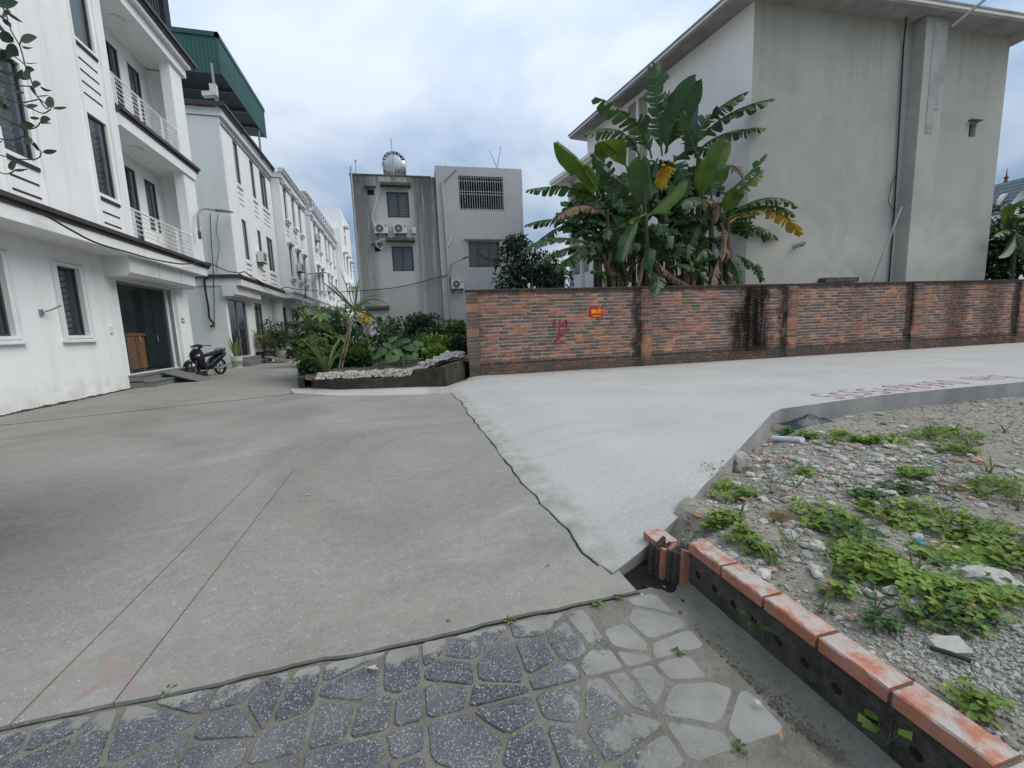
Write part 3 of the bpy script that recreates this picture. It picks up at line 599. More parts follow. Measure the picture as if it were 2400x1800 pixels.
# --- waste lot
def lz(x, y):
    d = ey(x)-y
    h = .145-.10*sstep(1.7, 3.2, x)-.10*sstep(.55, .05, d)*sstep(1.7, 2.2, x)-.02*sstep(3, 6, x)+.022*nz(x, y, .9)+.022*nz(x, y, 2.6)+.010*nz(x, y, 8)
    h += .05*math.exp(-((x-1.85)**2+(y-1.25)**2)/.25)+.07*math.exp(-((x-2.2)**2+(y-.72)**2)/.10)+.05*math.exp(-((x-2.7)**2+(y-2.3)**2)/.35)
    h -= .03*sstep(.35, 0, d)*sstep(3, 5, x)
    h -= .20*sstep(1.75, 1.45, x)*sstep(1.88, 2.02, y)
    return h
mb = MB(); gx = [1.46]; 
while gx[-1] < 50: gx.append(gx[-1]+(.035 if gx[-1] < 3.2 else (.1 if gx[-1] < 8 else 1.2)))
NL = 90; vv = []
for x in gx:
    y1 = ey(x)+.05; y0 = -1.5 if x < 8 else -12
    for j in range(NL+1):
        t = (j/NL)**.8; y = y0+(y1-y0)*t; vv.append((x, y, lz(x, y)))
mb.add(vv, [(i*(NL+1)+j, (i+1)*(NL+1)+j, (i+1)*(NL+1)+j+1, i*(NL+1)+j+1) for i in range(len(gx)-1) for j in range(NL)])
struct('waste_lot', mb, M['dirt'], True)
def lpx(p, dz=0.0):                                # photo pixel on the lot surface
    z = .1
    for _ in range(6):
        q = gz(p[0], p[1], z+dz); z = lz(q.x, q.y)
    return Vector((q.x, q.y, z))
# --- holed bricks (a hollow clay brick seen from its end)
def holed(mb, o, U, N, w, h, d, nh, r=None, rows=1):
    """block with nh round holes in the face looking along N; o = lower left corner of that face"""
    U, N = Vector(U), Vector(N); o = Vector(o); cw = w/nh; chh = h/rows; r = r or min(cw, chh)*.30; dp = min(.03, d*.8)
    for row in range(rows):
        for i in range(nh):
            c = o+U*(cw*(i+.5))+UP*(chh*(row+.5))
            sq = [(1,0),(1,1),(0,1),(-1,1),(-1,0),(-1,-1),(0,-1),(1,-1)]
            a = [c+U*(sx_*cw/2)+UP*(sy_*chh/2) for sx_, sy_ in sq]; b = [c+(U*math.cos(k*math.pi/4)+UP*math.sin(k*math.pi/4))*r for k in range(8)]; e = [p-N*dp for p in b]
            mb.add(a+b+e, [(k, (k+1) % 8, 8+(k+1) % 8, 8+k) for k in range(8)]+[(8+k, 8+(k+1) % 8, 16+(k+1) % 8, 16+k) for k in range(8)])
            cu = mb.cur; mb.cur = -1.0; mb.add(e, [tuple(range(8))]); mb.cur = cu
    p = [o, o+U*w, o+U*w+UP*h, o+UP*h]; q = [x-N*d for x in p]
    mb.add(p+q, [(4,5,6,7),(0,4,7,3),(1,2,6,5),(3,7,6,2),(0,1,5,4)])
# --- brick kerb
kerb = thing('brick_kerb', 'low kerb of red hollow bricks over damp dark mortar, edging the rubble lot', 'kerb', (1.43, 1.0, 0))
mb = MB(); mb.box(1.40, 1.47, -1.2, 1.80, -.08, .128); part('mortar_core', mb, M['kerb_dark'], kerb)
y = 1.80; i = 0
while y > -1.1:
    L = .232+.012*random.random(); ox = .006*random.uniform(-1, 1)
    mb = MB(); zt = .198+.004*random.random(); x0, x1 = 1.382+ox, 1.487+ox; e = .006
    a = [(x0, y-L+.007), (x1, y-L+.007), (x1, y-.007), (x0, y-.007)]
    vv = [(p[0], p[1], .148) for p in a]+[(p[0], p[1], zt-e) for p in a]+[(p[0]+(e if k in (0, 3) else -e), p[1]+(e if k in (0, 1) else -e), zt) for k, p in enumerate(a)]
    NS = 9; ring_ = []
    for q in range(NS+1):
        yy = y-L+.007+(L-.014)*q/NS; en = e*1.6 if q in (0, NS) else 0; jj = lambda k_: .0032*nz(yy*31+k_*7.7, i*3.1+k_, 1.0)+(-.006 if nz(yy*9+k_, i*5.3, 1.0) > .42 else 0)
        ring_ += [(x0, yy, .148), (x0-jj(1)*.6, yy, zt-e+jj(2)), (x0+e-jj(3), yy, zt+jj(3)*.5-en*.3), ((x0+x1)/2, yy, zt+.0015*nz(yy*20, i, 1)-en*.3), (x1-e+jj(4), yy, zt+jj(5)*.5-en*.3), (x1+jj(6)*.6, yy, zt-e+jj(6)), (x1, yy, .148)]
    mb.add(ring_, [(7*q+k, 7*q+7+k, 7*q+8+k, 7*q+k+1) for q in range(NS) for k in range(6)]+[tuple(range(7)), tuple(7*NS+k for k in range(7))[::-1]])
    part('brick', mb, M['kerb_brick'], kerb)
    mb = MB(); holed(mb, (1.392, y-.012, -.045), (0, -1, 0), (-1, 0, 0), L-.002, .185, .05, 2, .021)
    part('hollow_brick', mb, M['kerb_dark'], kerb)
    mh = MB()
    for q in range(2):
        c = Vector((1.3925+.006, y-.012-(L-.012)*(q+.5)/2, .0475)); mh.add([c+Vector((0, .0215*math.cos(k*.785), .0215*math.sin(k*.785))) for k in range(8)], [tuple(range(8))])
    part('hole_shadow', mh, M['hole'], kerb)
    mb = MB(); mb.box(1.394, 1.478, y-.0075, y+.006, .13, .187); part('joint', mb, M['grout'], kerb)
    y -= L; i += 1
for k in range(6):                                 # broken upright bricks at the kerb's end
    mb = MB(); yy = 1.815+k*.030; x0 = 1.34+.012*random.random()-.018*k; h = .10+.05*random.random(); w = .013
    mb.prism([(x0, yy-w, -.09), (x0+.10, yy-w, -.09), (x0+.10, yy-w, h+.03), (x0+.05, yy-w, h-.01), (x0+.01, yy-w, h+.01)], (0, 2*w, 0))
    part('broken_brick', mb, M['kerb_brick'] if k in (0, 3) else M['kerb_dark'], kerb)
mb = MB(); mb.box(1.345, 1.47, 2.0, 2.16, .02, .09); part('brick', mb, M['kerb_brick'], kerb)
# ================================================================== brick wall
WROT = math.atan2(WU.y, WU.x)
wall = thing('brick_wall', 'long weathered red brick boundary wall with a black stain and brick piers', 'wall', WA, WROT)
WLEN = 31.0; THK = .11
def wb(u, n, z): return wl(u, -n, z)        # basis of the wall front: along, outwards (towards camera), up
mb = MB(); mb.bb(wb, 0.02, WLEN, -THK, -.012, -.25, 2.28); mb.bb(wb, .02, WLEN, -THK, .038, -.25, .37); part('mortar_core', mb, M['mortar'], wall)
rb = random.Random(5)
PIERS = [(0.0, .30), (4.94, 5.29), (9.90, 10.30), (14.89, 15.30), (19.80, 20.22), (24.8, 25.2)]
BL, BJ = .252, .016; CH = .0915; BH = .064
# a shelf of brick shapes, shared by the single bricks
def brick_mesh(tone, L, sd):
    r2 = random.Random(sd); m = MB(); m.cur = tone; e = .004
    j = lambda: r2.uniform(-.003, .003)
    f = [(-L/2+j(), j(), -BH/2+j()), (L/2+j(), j(), -BH/2+j()), (L/2+j(), j(), BH/2+j()), (-L/2+j(), j(), BH/2+j())]
    b = [(p[0]*1.0, .05, p[2]) for p in f]; fi = [(p[0]*(1-2*e/L), p[1]-.004, p[2]*(1-2*e/BH)) for p in f]
    vs_ = fi+f+b; m.add(vs_, [(0,1,2,3)]+[(4+k, 4+(k+1) % 4, (k+1) % 4, k) for k in range(4)]+[(8+k, 8+(k+1) % 4, 4+(k+1) % 4, 4+k) for k in range(4)])
    return m
def tone():
    x = rb.random()
    return rb.uniform(.0, .30) if x < .46 else (rb.uniform(.36, .58) if x < .74 else rb.uniform(.58, 1.0))
SHELF = {}
for L in (BL, .12, .18):
    for k in range(14 if L == BL else 6):
        t = (k+.5)/14 if L == BL else (k+.5)/6
        SHELF.setdefault(L, []).append((t, mesh_of(brick_mesh(t, L, k), 'brick', M['brick'])))
def pick(L, t): return min(SHELF[L], key=lambda a: abs(a[0]-t))[1]
rest = MB(); singles = []
def in_pier(u): return any(a-.02 < u < b+.02 for a, b in PIERS)
def course(z, n, u0=.0, u1=WLEN-.5, off=0.0):
    segs = [(.3, u1)] if n > .02 else [(a[1]+.012, b[0]-.012) for a, b in zip(PIERS, PIERS[1:])]+[(PIERS[-1][1]+.012, u1)]
    for s0, s1 in segs:
        u = s0-off % BL
        while u < s1:
            L = BL if rb.random() < .86 else rb.choice((.12, .18))
            a, b = max(u, s0), min(u+L, s1); u += L+BJ+rb.uniform(-.004, .005); full = (b-a > L-1e-6)
            if b-a < .03: continue
            singles.append(((a+b)/2, n+rb.uniform(-.002, .004), z+rb.uniform(-.004, .004), L if full else b-a, tone()))
ZR = .385; Z0 = .475
for k in range(5): course(-.03+k*.082+.035, .05, off=rb.uniform(0, .2))
for k in range(20): course(Z0+k*.0905+.035, 0.0, off=(BL/2 if k % 2 else 0)+rb.uniform(-.05, .05))
# the bricks that show largest are objects of their own, the others one part
singles.sort(key=lambda s: (wl(s[0], 0, 0)-CP).length + abs(s[2]-1.2)*.2)
big = [s for s in singles if s[3] in SHELF and s[3] >= .18 and s[2] > .12][:300]; bigset = set(id(s) for s in big)
for uc, nn, zz, L, t in big:
    o = share('brick', pick(L, t), wl(uc, -nn, zz), wall)
for s in singles:
    if id(s) in bigset: continue
    uc, nn, zz, L, t = s; m = brick_mesh(t, L, int(uc*37) % 50); rest.cur = t
    rest.add([wl(uc+p.x, -nn+p.y, zz+p.z) for p in m.v], m.f)
part('far_bricks', rest, M['brick'], wall, kind='stuff')
# rows of hollow bricks set on end: cap, string course, foot
hol = MB(); capn = 0
def rowlock(z, h, n, u0, u1, single=False):
    u = u0
    while u < u1:
        w = .118; t = rb.uniform(.0, .3) if rb.random() < .8 else rb.uniform(.4, .7)
        m = hol; m.cur = t
        holed(m, wb(u, n+rb.uniform(-.003, .005), z+rb.uniform(-.003, .003)), WU, -WV, w-.012, h, .09, 2, .0165); u += w
rowlock(2.285, .068, .02, 0.0, WLEN); rowlock(ZR, .068, .05, .32, WLEN); rowlock(.035, .06, .052, 1.3, 9)
part('hollow_brick_courses', hol, M['brick'], wall, kind='stuff')
mb = MB(); mb.bb(wb, 0, WLEN, -THK-.01, .012, 2.352, 2.366); mb.bb(wb, 0, WLEN, -THK, -.055, 2.28, 2.352); part('capping', mb, M['hood'], wall)
# piers
for pi, (a, b) in enumerate(PIERS[:5]):
    pr = MB(); pr.bb(wb, a+.01, b-.01, -THK-(.1 if pi == 0 else 0), .055, -.2, 2.28); po = part('pier', pr, M['mortar'], wall)
    z = .0; k = 0; w = b-a
    while z < 2.26:
        m = MB(); m.cur = rb.uniform(0, .3) if rb.random() < (.75 if pi == 0 else .45) else rb.uniform(.4, .85)
        n = .066+rb.uniform(-.003, .004)
        if k % 2 == 1: holed(m, wb(a, n, z), WU, -WV, w, .075, .06, 4, .0155)
        else: m.bb(wb, a+rb.uniform(0, .01), b-rb.uniform(0, .01), 0, n-.002, z, z+.075)
        part('pier_brick', m, M['brick'], po); z += .0905; k += 1
# end face of the wall with its painted red stripe
mb = MB(); mb.prism([wb(-.022, .0, .3), wb(-.022, -.045, .3), wb(-.022, -.05, 1.75), wb(-.022, -.01, 1.8)], -WU*.004); part('paint_stripe', mb, M['redpaint'], wall)
# sprayed 49
def zw(x, y): return (1280+x*.05426, 730+y*.05425)
mb = MB()
def spray(pts, w): ribbon(mb, [wpx(zw(*p), -.016) for p in smooth_pts([(a, b, 0) for a, b in pts], 4) for p in [(p.x, p.y)]], w, -WV)
spray([(390, 350), (370, 520), (375, 680), (560, 650), (720, 610)], .021)
spray([(600, 370), (600, 600), (570, 850), (520, 1010), (480, 1150)], .018)
spray([(880, 380), (760, 450), (740, 590), (830, 640), (880, 560), (880, 400), (880, 700), (850, 900), (760, 1020), (610, 1030)], .019)
spray([(760, 790), (680, 900), (560, 1150), (430, 1290)], .02)
spray([(420, 1280), (320, 1400), (560, 1380), (700, 1290)], .022)
part('sprayed_number', mb, M['redpaint'], wall)
# for-sale sign
sg = thing('for_sale_sign', 'small red sign with yellow BÁN ĐẤT lettering fixed on the brick wall', 'sign', wl(3.615, -.02, 1.55), WROT)
mb = MB(); mb.bb(wb, 3.43, 3.80, .008, .022, 1.555, 1.825); part('panel', mb, M['red'], sg)
def sgn(cx, cz): return lambda x, y: wb(3.615+cx+x, .026, cz+y)
text_part('lettering', 'BÁN ĐẤT', .115, sgn(0, 1.70), M['yellow'], sg, .0035, (.62, 1.28))
text_part('lettering', '0 988.686.68', .05, sgn(0, 1.585), M['yellow'], sg, .001, (.95, .95))
# ================================================================== buildings
def facade(mb, B, u0, u1, z0, z1_, holes, depth=.14):
    us = sorted(set([u0, u1]+[h[0] for h in holes]+[h[1] for h in holes])); zz = sorted(set([z0, z1_]+[h[2] for h in holes]+[h[3] for h in holes]))
    us = [u for u in us if u0 <= u <= u1]; zz = [z for z in zz if z0 <= z <= z1_]
    for a, b in zip(us, us[1:]):
        for c, d in zip(zz, zz[1:]):
            if any(h[0]-1e-6 <= a and b <= h[1]+1e-6 and h[2]-1e-6 <= c and d <= h[3]+1e-6 for h in holes): continue
            mb.quad(B(a, 0, c), B(b, 0, c), B(b, 0, d), B(a, 0, d))
    for a, b, c, d in holes:
        mb.quad(B(a, 0, c), B(a, -depth, c), B(a, -depth, d), B(a, 0, d)); mb.quad(B(b, 0, c), B(b, 0, d), B(b, -depth, d), B(b, -depth, c))
        mb.quad(B(a, 0, c), B(b, 0, c), B(b, -depth, c), B(a, -depth, c)); mb.quad(B(a, 0, d), B(a, -depth, d), B(b, -depth, d), B(b, 0, d))
def window(parent, B, a, b, c, d, n=-.10, sash=1, fw_=.055, fm='frame', pm_='glass', back=None, slats=0, bars=None, name='window', single_slats=True):
    """frame with sashes; pane and backing are its sub-parts"""
    mb = MB(); t = .05
    mb.bb(B, a, a+fw_, n, n+t, c, d); mb.bb(B, b-fw_, b, n, n+t, c, d); mb.bb(B, a+fw_, b-fw_, n, n+t, c, c+fw_); mb.bb(B, a+fw_, b-fw_, n, n+t, d-fw_, d)
    w = (b-a)/sash
    for k in range(1, sash): mb.bb(B, a+k*w-fw_*.6, a+k*w+fw_*.6, n+.002, n+t+.004, c+fw_, d-fw_)
    fr = part(name, mb, M[fm], parent)
    for k in range(sash):
        mb = MB(); e = fw_ if k == 0 else fw_*.6; e2 = fw_ if k == sash-1 else fw_*.6
        mb.bb(B, a+k*w+e, a+(k+1)*w-e2, n+.012, n+.02, c+fw_, d-fw_); part('pane', mb, M[pm_], fr)
    if back:
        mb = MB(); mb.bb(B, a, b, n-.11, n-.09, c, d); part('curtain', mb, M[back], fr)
    if slats:
        h = (d-c-2*fw_)/slats; u0, u1 = a+fw_+.01, a+(b-a)*.62
        mb = MB(); mb.hexa([B(u0, n-.05, 0), B(u1, n-.05, 0), B(u1, n-.045, .006), B(u0, n-.045, .006), B(u0, n-.015, h*.72), B(u1, n-.015, h*.72), B(u1, n-.012, h*.74), B(u0, n-.012, h*.74)])
        if single_slats:
            inv = wmat(fr).inverted(); me = mesh_of(mb, 'slat', M['blind'], inv)
            for k in range(slats):
                o = bpy.data.objects.new('slat', me); col.objects.link(o); o.parent = fr; o.location = (0, 0, c+fw_+k*h)
        else:
            m2 = MB()
            for k in range(slats): m2.add([p+UP*(c+fw_+k*h) for p in mb.v], mb.f)
            part('louvre_blind', m2, M['blind'], fr)
    if bars:
        nu, nz_ = bars; mb = MB()
        for k in range(1, nu): x = a+(b-a)*k/nu; mb.bb(B, x-.008, x+.008, n-.03, n-.015, c+fw_, d-fw_)
        for k in range(1, nz_): z = c+(d-c)*k/nz_; mb.bb(B, a+fw_, b-fw_, n-.034, n-.019, z-.008, z+.008)
        part('security_bars', mb, M['rail'], fr)
    return fr
def basis(o, U, N):
    o, U, N = Vector(o), Vector(U), Vector(N)
    return lambda u, n, z: o+U*u+N*n+UP*z
def gutter_run(mb, B, u0, u1, n, z, s=1.0):
    mb.bb(B, u0, u1, n-.06, n+.03*s, z-.04*s, z+.05*s); mb.bb(B, u0, u1, n-.06, n+.10*s, z+.05*s, z+.15*s)
def railing(parent, B, u0, u1, n, z0, z1_, nr=5):
    mb = MB(); mb.tube([B(u0, n, z1_), B(u1, n, z1_)], .028, 6); part('handrail', mb, M['rail'], parent)
    for k in range(nr):
        z = z0+(z1_-z0)*(k+.3)/(nr+.2); mb = MB(); mb.tube([B(u0, n, z), B(u1, n, z)], .016, 5); part('rail', mb, M['rail'], parent)
    for f in (.03, .33, .64, .97):
        for dd in (-.045, .045):
            u = u0+(u1-u0)*f+dd; mb = MB(); mb.bb(B, u-.014, u+.014, n-.014, n+.014, z0-.12, z1_); part('post', mb, M['rail'], parent)
# ------------------------------------------------------------------ first white house
XU = -7.12; XG = -7.83
B1 = basis((XU, 0, 0), (0, 1, 0), (1, 0, 0)); BG = basis((XG, 0, 0), (0, 1, 0), (1, 0, 0))
h1 = thing('white_house', 'white three storey house with railed balconies, brown gutters and glass sliding entrance', 'house', (XG, 13, 0))
Y0, YE = 4.0, 19.25; DY0, DY1 = 14.93, 17.92
mb = MB(); gw = [(12.73, 13.47, 1.57, 3.245), (10.3, 11.28, 1.57, 3.245), (DY0, DY1, .40, 3.14)]
facade(mb, BG, Y0, 18.9, -.1, 3.744, gw, .16)
mb.quad((XG, 18.9, -.1), (XG-6, 18.9, -.1), (XG-6, 18.9, 3.744), (XG, 18.9, 3.744)); part('ground_floor_wall', mb, M['white'], h1)
mb = MB(); mb.box(XU-8, XU+.12, Y0, 19.0, 3.745, 4.05); part('floor_band', mb, M['white'], h1)
mb = MB(); gutter_run(mb, B1, Y0, 19.2, .12, 4.07); part('gutter', mb, M['gutter'], h1)
# upper wall with window strips; balconies recessed at the far end
uw = [(y, y+.74, z, z+1.90) for y in (13.48, 10.83, 8.2) for z in (5.15, 8.76)]
mb = MB(); facade(mb, B1, Y0, 14.76, 4.05, 11.0, uw, .13); RX = -.95
mb.quad(B1(14.76, 0, 4.05), B1(14.76, RX, 4.05), B1(14.76, RX, 11), B1(14.76, 0, 11)); part('upper_wall', mb, M['white'], h1)
bd = [(16.55, 17.30, z, z+2.3) for z in (4.62, 8.25)]+[(17.78, 18.48, z+.55, z+2.25) for z in (4.62, 8.25)]
BR_ = basis((XU+RX, 0, 0), (0, 1, 0), (1, 0, 0))
mb = MB(); facade(mb, BR_, 14.70, 19.3, 4.05, 11.0, bd, .1); part('balcony_wall', mb, M['white'], h1)
mb = MB(); mb.box(XU-.30, XU, 18.40, 19.25, 4.05, 10.95); mb.box(XU+RX, XU-.30, 19.0, 19.24, 4.05, 10.9); part('corner_pillar', mb, M['white'], h1)
mb = MB(); mb.box(XU-7, XU+RX-.02, 19.0, 19.20, 3.8, 11.2); part('end_wall', mb, M['pale'], h1)
mb = MB(); mb.box(XU+RX, XU+.06, 14.76, 19.3, 7.30, 7.64); part('balcony_slab', mb, M['white'], h1)
mb = MB(); gutter_run(mb, B1, 14.75, 19.5, .06, 7.66); part('gutter', mb, M['gutter'], h1)
mb = MB(); mb.box(XU-6, XU+.10, Y0, 19.45, 10.95, 11.28); mb.box(XU-6, XU+.26, Y0, 19.5, 11.28, 11.42); part('eaves', mb, M['white'], h1)
mb = MB(); gutter_run(mb, B1, Y0, 19.8, .30, 11.44); part('gutter', mb, M['gutter'], h1)
mb = MB(); mb.box(XU-8, XU-.02, Y0, 19.2, 11.0, 11.25); part('roof_slab', mb, M['pale'], h1)
rl = MB()
for z in (4.25, 7.86):
    pass
r1_ = thing('balcony_railing', 'white horizontal balcony railing on the lower balcony of the white house', 'railing', (XU, 16.8, 4.25)); railing(r1_, B1, 14.78, 18.8, -.03, 4.42, 5.11)
r2_ = thing('balcony_railing', 'white horizontal balcony railing on the upper balcony, small green plant behind it', 'railing', (XU, 16.8, 7.86)); railing(r2_, B1, 14.78, 18.8, -.03, 8.02, 8.66)
for y in (13.48, 10.83, 8.2):
    for z in (5.15, 8.76):
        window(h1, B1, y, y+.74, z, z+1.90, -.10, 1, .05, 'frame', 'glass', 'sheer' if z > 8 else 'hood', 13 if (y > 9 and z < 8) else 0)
        s = MB(); s.bb(B1, y-.03, y+.77, .0, .03, z-.18, z-.10); part('sill', s, M['groove'], h1)
        for k in range(4 if z > 8 else 2):
            s = MB(); zz = z-.47-.267*k; s.bb(B1, y-.02, y+.70, -.02, .006, zz-.022, zz+.022); part('groove', s, M['groove'], h1)
for y in (13.40, 10.75):
    for yy in (y-.05, y+.93):
        s = MB(); s.bb(B1, yy, yy+.06, 0, .045, 4.25, 10.94); part('strip_moulding', s, M['white'], h1)
for a, b, c, d in bd:
    tall = d-c > 2
    window(h1, BR_, a, b, c, d, -.07, 2 if tall else 1, .06, 'frame', 'glass', 'hood', 0 if tall else 12, name='balcony_door' if tall else 'window', single_slats=False)
for z in (7.29, 10.93):
    mb = MB(); mb.lathe((XU-.42, 16.4, z-.05), [(.05, 0), (.17, .01), (.20, .05)], 14); part('ceiling_lamp', mb, M['rail'], h1)
for a, b in ((12.73, 13.47), (10.3, 11.28)):
    window(h1, BG, a, b, 1.57, 3.245, -.12, 1, .05, 'frame', 'glass', 'hood', 11)
    for o_, h_, t_ in ((.0, .10, .03), (.10, .07, .05)):
        s = MB(); lo = .06
        s.bb(BG, a-o_-h_, a-o_, 0, t_, 1.57-o_-h_*.7, 3.245+o_+h_*.6); s.bb(BG, b+o_, b+o_+h_, 0, t_, 1.57-o_-h_*.7, 3.245+o_+h_*.6)
        s.bb(BG, a-o_, b+o_, 0, t_, 3.245+o_, 3.245+o_+h_*.6); s.bb(BG, a-o_, b+o_, 0, t_, 1.57-o_-h_*.7, 1.57-o_); part('window_surround', s, M['trim'], h1)
    s = MB(); s.bb(BG, a-.20, b+.20, 0, .10, 1.40, 1.45); part('sill', s, M['trim'], h1)
# entrance canopy, doorway, room behind the glass
mb = MB(); B = BG
pr = [B(14.46, 0, 3.20), B(14.46, .52, 3.20), B(14.46, .63, 3.30), B(14.46, .63, 3.742), B(14.46, 0, 3.742)]
mb.prism(pr, (0, 3.95, 0)); part('entrance_canopy', mb, M['trim'], h1)
mb = MB()
for y in (15.95, 17.35): mb.bb(BG, y, y+.008, .622, .633, 3.31, 3.74)
part('canopy_joint', mb, M['groove'], h1)
rm = MB(); x0, x1 = XG-3.6, XG-.17
rm.quad((x0, 13.6, .4), (x0, 18.7, .4), (x0, 18.7, 3.2), (x0, 13.6, 3.2)); rm.quad((x0, 18.7, .4), (x1, 18.7, .4), (x1, 18.7, 3.2), (x0, 18.7, 3.2)); rm.quad((x0, 13.6, .4), (x1, 13.6, .4), (x1, 13.6, 3.2), (x0, 13.6, 3.2)); rm.quad((x0, 13.6, 3.2), (x1, 13.6, 3.2), (x1, 18.7, 3.2), (x0, 18.7, 3.2)); part('room', rm, M['room'], h1)
rm = MB(); rm.box(x0, XG-.17, 14.0, 18.4, .30, .395); part('room_floor', rm, M['granite'], h1)
mb = MB(); mb.bb(BG, DY0, DY0+.06, -.12, -.04, .4, 3.14); mb.bb(BG, DY1-.42, DY1-.36, -.12, -.02, .4, 3.14); mb.bb(BG, DY0+.06, DY1-.42, -.12, -.04, 3.06, 3.14); mb.bb(BG, DY1-.03, DY1, -.12, .01, .4, 3.14); dfr = part('sliding_door', mb, M['steel'], h1)
for a, b, n in ((DY0+.06, DY0+.86, -.09), (16.75, 17.5, -.07), (16.25, 17.0, -.11)):
    mb = MB(); mb.bb(BG, a, b, n, n+.012, .42, 3.06); part('glass_leaf', mb, M['dooglass'], dfr)
for y in (DY0+.80, 16.72):
    mb = MB(); mb.tube([B(y, -.02, 1.35), B(y, -.02, 1.55)], .012, 6); part('handle', mb, M['inox'], dfr)
mb = MB(); mb.bb(BG, DY1-.36, DY1-.03, -.13, -.10, .4, 3.14); part('door_side_panel', mb, M['trim'], h1)
cb = thing('cabinet', 'brown wooden cabinet standing inside the glass entrance of the white house', 'cabinet', (XG-1.2, 16.3, .4)); mb = MB(); mb.box(XG-1.0, XG-.40, 15.75, 16.7, .50, 1.55); part('body', mb, M['wood'], cb)
mb = MB(); mb.box(XG-1.05, XG-.36, 15.70, 16.75, 1.55, 1.63); part('top', mb, M['wood'], cb)
for yy in (15.95, 16.62):
    mb = MB(); mb.box(XG-.5, XG-.42, yy-.12, yy-.04, .40, .50); part('leg', mb, M['wood'], cb)
mb = MB()
for yy in (16.31,): mb.box(XG-.402, XG-.392, yy-.1, yy-.08, .55, 1.5)
part('door_gap', mb, M['black'], cb)
for k, (dx, h_) in enumerate(((.0, .385), (.32, .19))):
    mb = MB(); mb.box(XG-.05, XG+.36+dx, 14.83+.02*k, 18.32-.03*k, -.02, h_-.035); part('step', mb, M['granite'], h1)
    mb = MB(); mb.box(XG-.05, XG+.39+dx, 14.81+.02*k, 18.34-.03*k, h_-.034, h_); part('step_tread', mb, M['steel'], h1)
mb = MB(); mb.box(XG-.30, XG+.12, 18.0, 18.85, .40, 3.74); part('door_pillar', mb, M['white'], h1)
mb = MB(); mb.box(XG-.30, XG+.20, 18.42, 18.95, .0, .40); part('pillar_plinth', mb, M['trim'], h1)
np_ = MB(); np_.bb(BG, 18.16, 18.36, .121, .130, 1.98, 2.14); part('house_number', np_, M['navy'], h1)
mb = MB(); mb.bb(BG, 18.19, 18.33, .131, .134, 2.02, 2.10); mb.bb(BG, 18.245, 18.275, .1345, .136, 2.02, 2.10); part('house_number_digits', mb, M['letter'], h1)
mb = MB(); mb.bb(BG, 14.30, 14.42, .0, .04, 1.62, 1.82); part('bell_box', mb, M['trim'], h1)
mb = MB(); mb.bb(BG, 12.0, 12.07, 0, .05, 2.02, 2.16); mb.tube([BG(12.03, .04, 2.09), BG(12.16, .17, 2.17), BG(12.27, .26, 2.26)], .022, 6); part('flag_bracket', mb, M['steel'], h1)
# dark iron screen at the roof edge
sc = thing('iron_roof_screen', 'black iron screen on the roof edge of the white house', 'screen', (XU-.4, 18.6, 11.5))
mb = MB(); mb.box(XU-.55, XU-.05, 18.75, 19.15, 11.3, 14.2); part('post', mb, M['black'], sc); mb = MB(); mb.box(XU-.45, XU-.15, 16.0, 16.3, 11.3, 14.2); part('post', mb, M['black'], sc)
for k in range(13):
    mb = MB(); y = 16.4+k*.19; mb.tube([(XU-.2, y, 11.3), (XU-.2, y, 14.2)], .018, 5); part('bar', mb, M['dsteel'], sc)
for z in (12.2, 13.3):
    mb = MB(); mb.tube([(XU-.2, 16.2, z), (XU-.2, 18.9, z)], .03, 5); part('cross_bar', mb, M['dsteel'], sc)
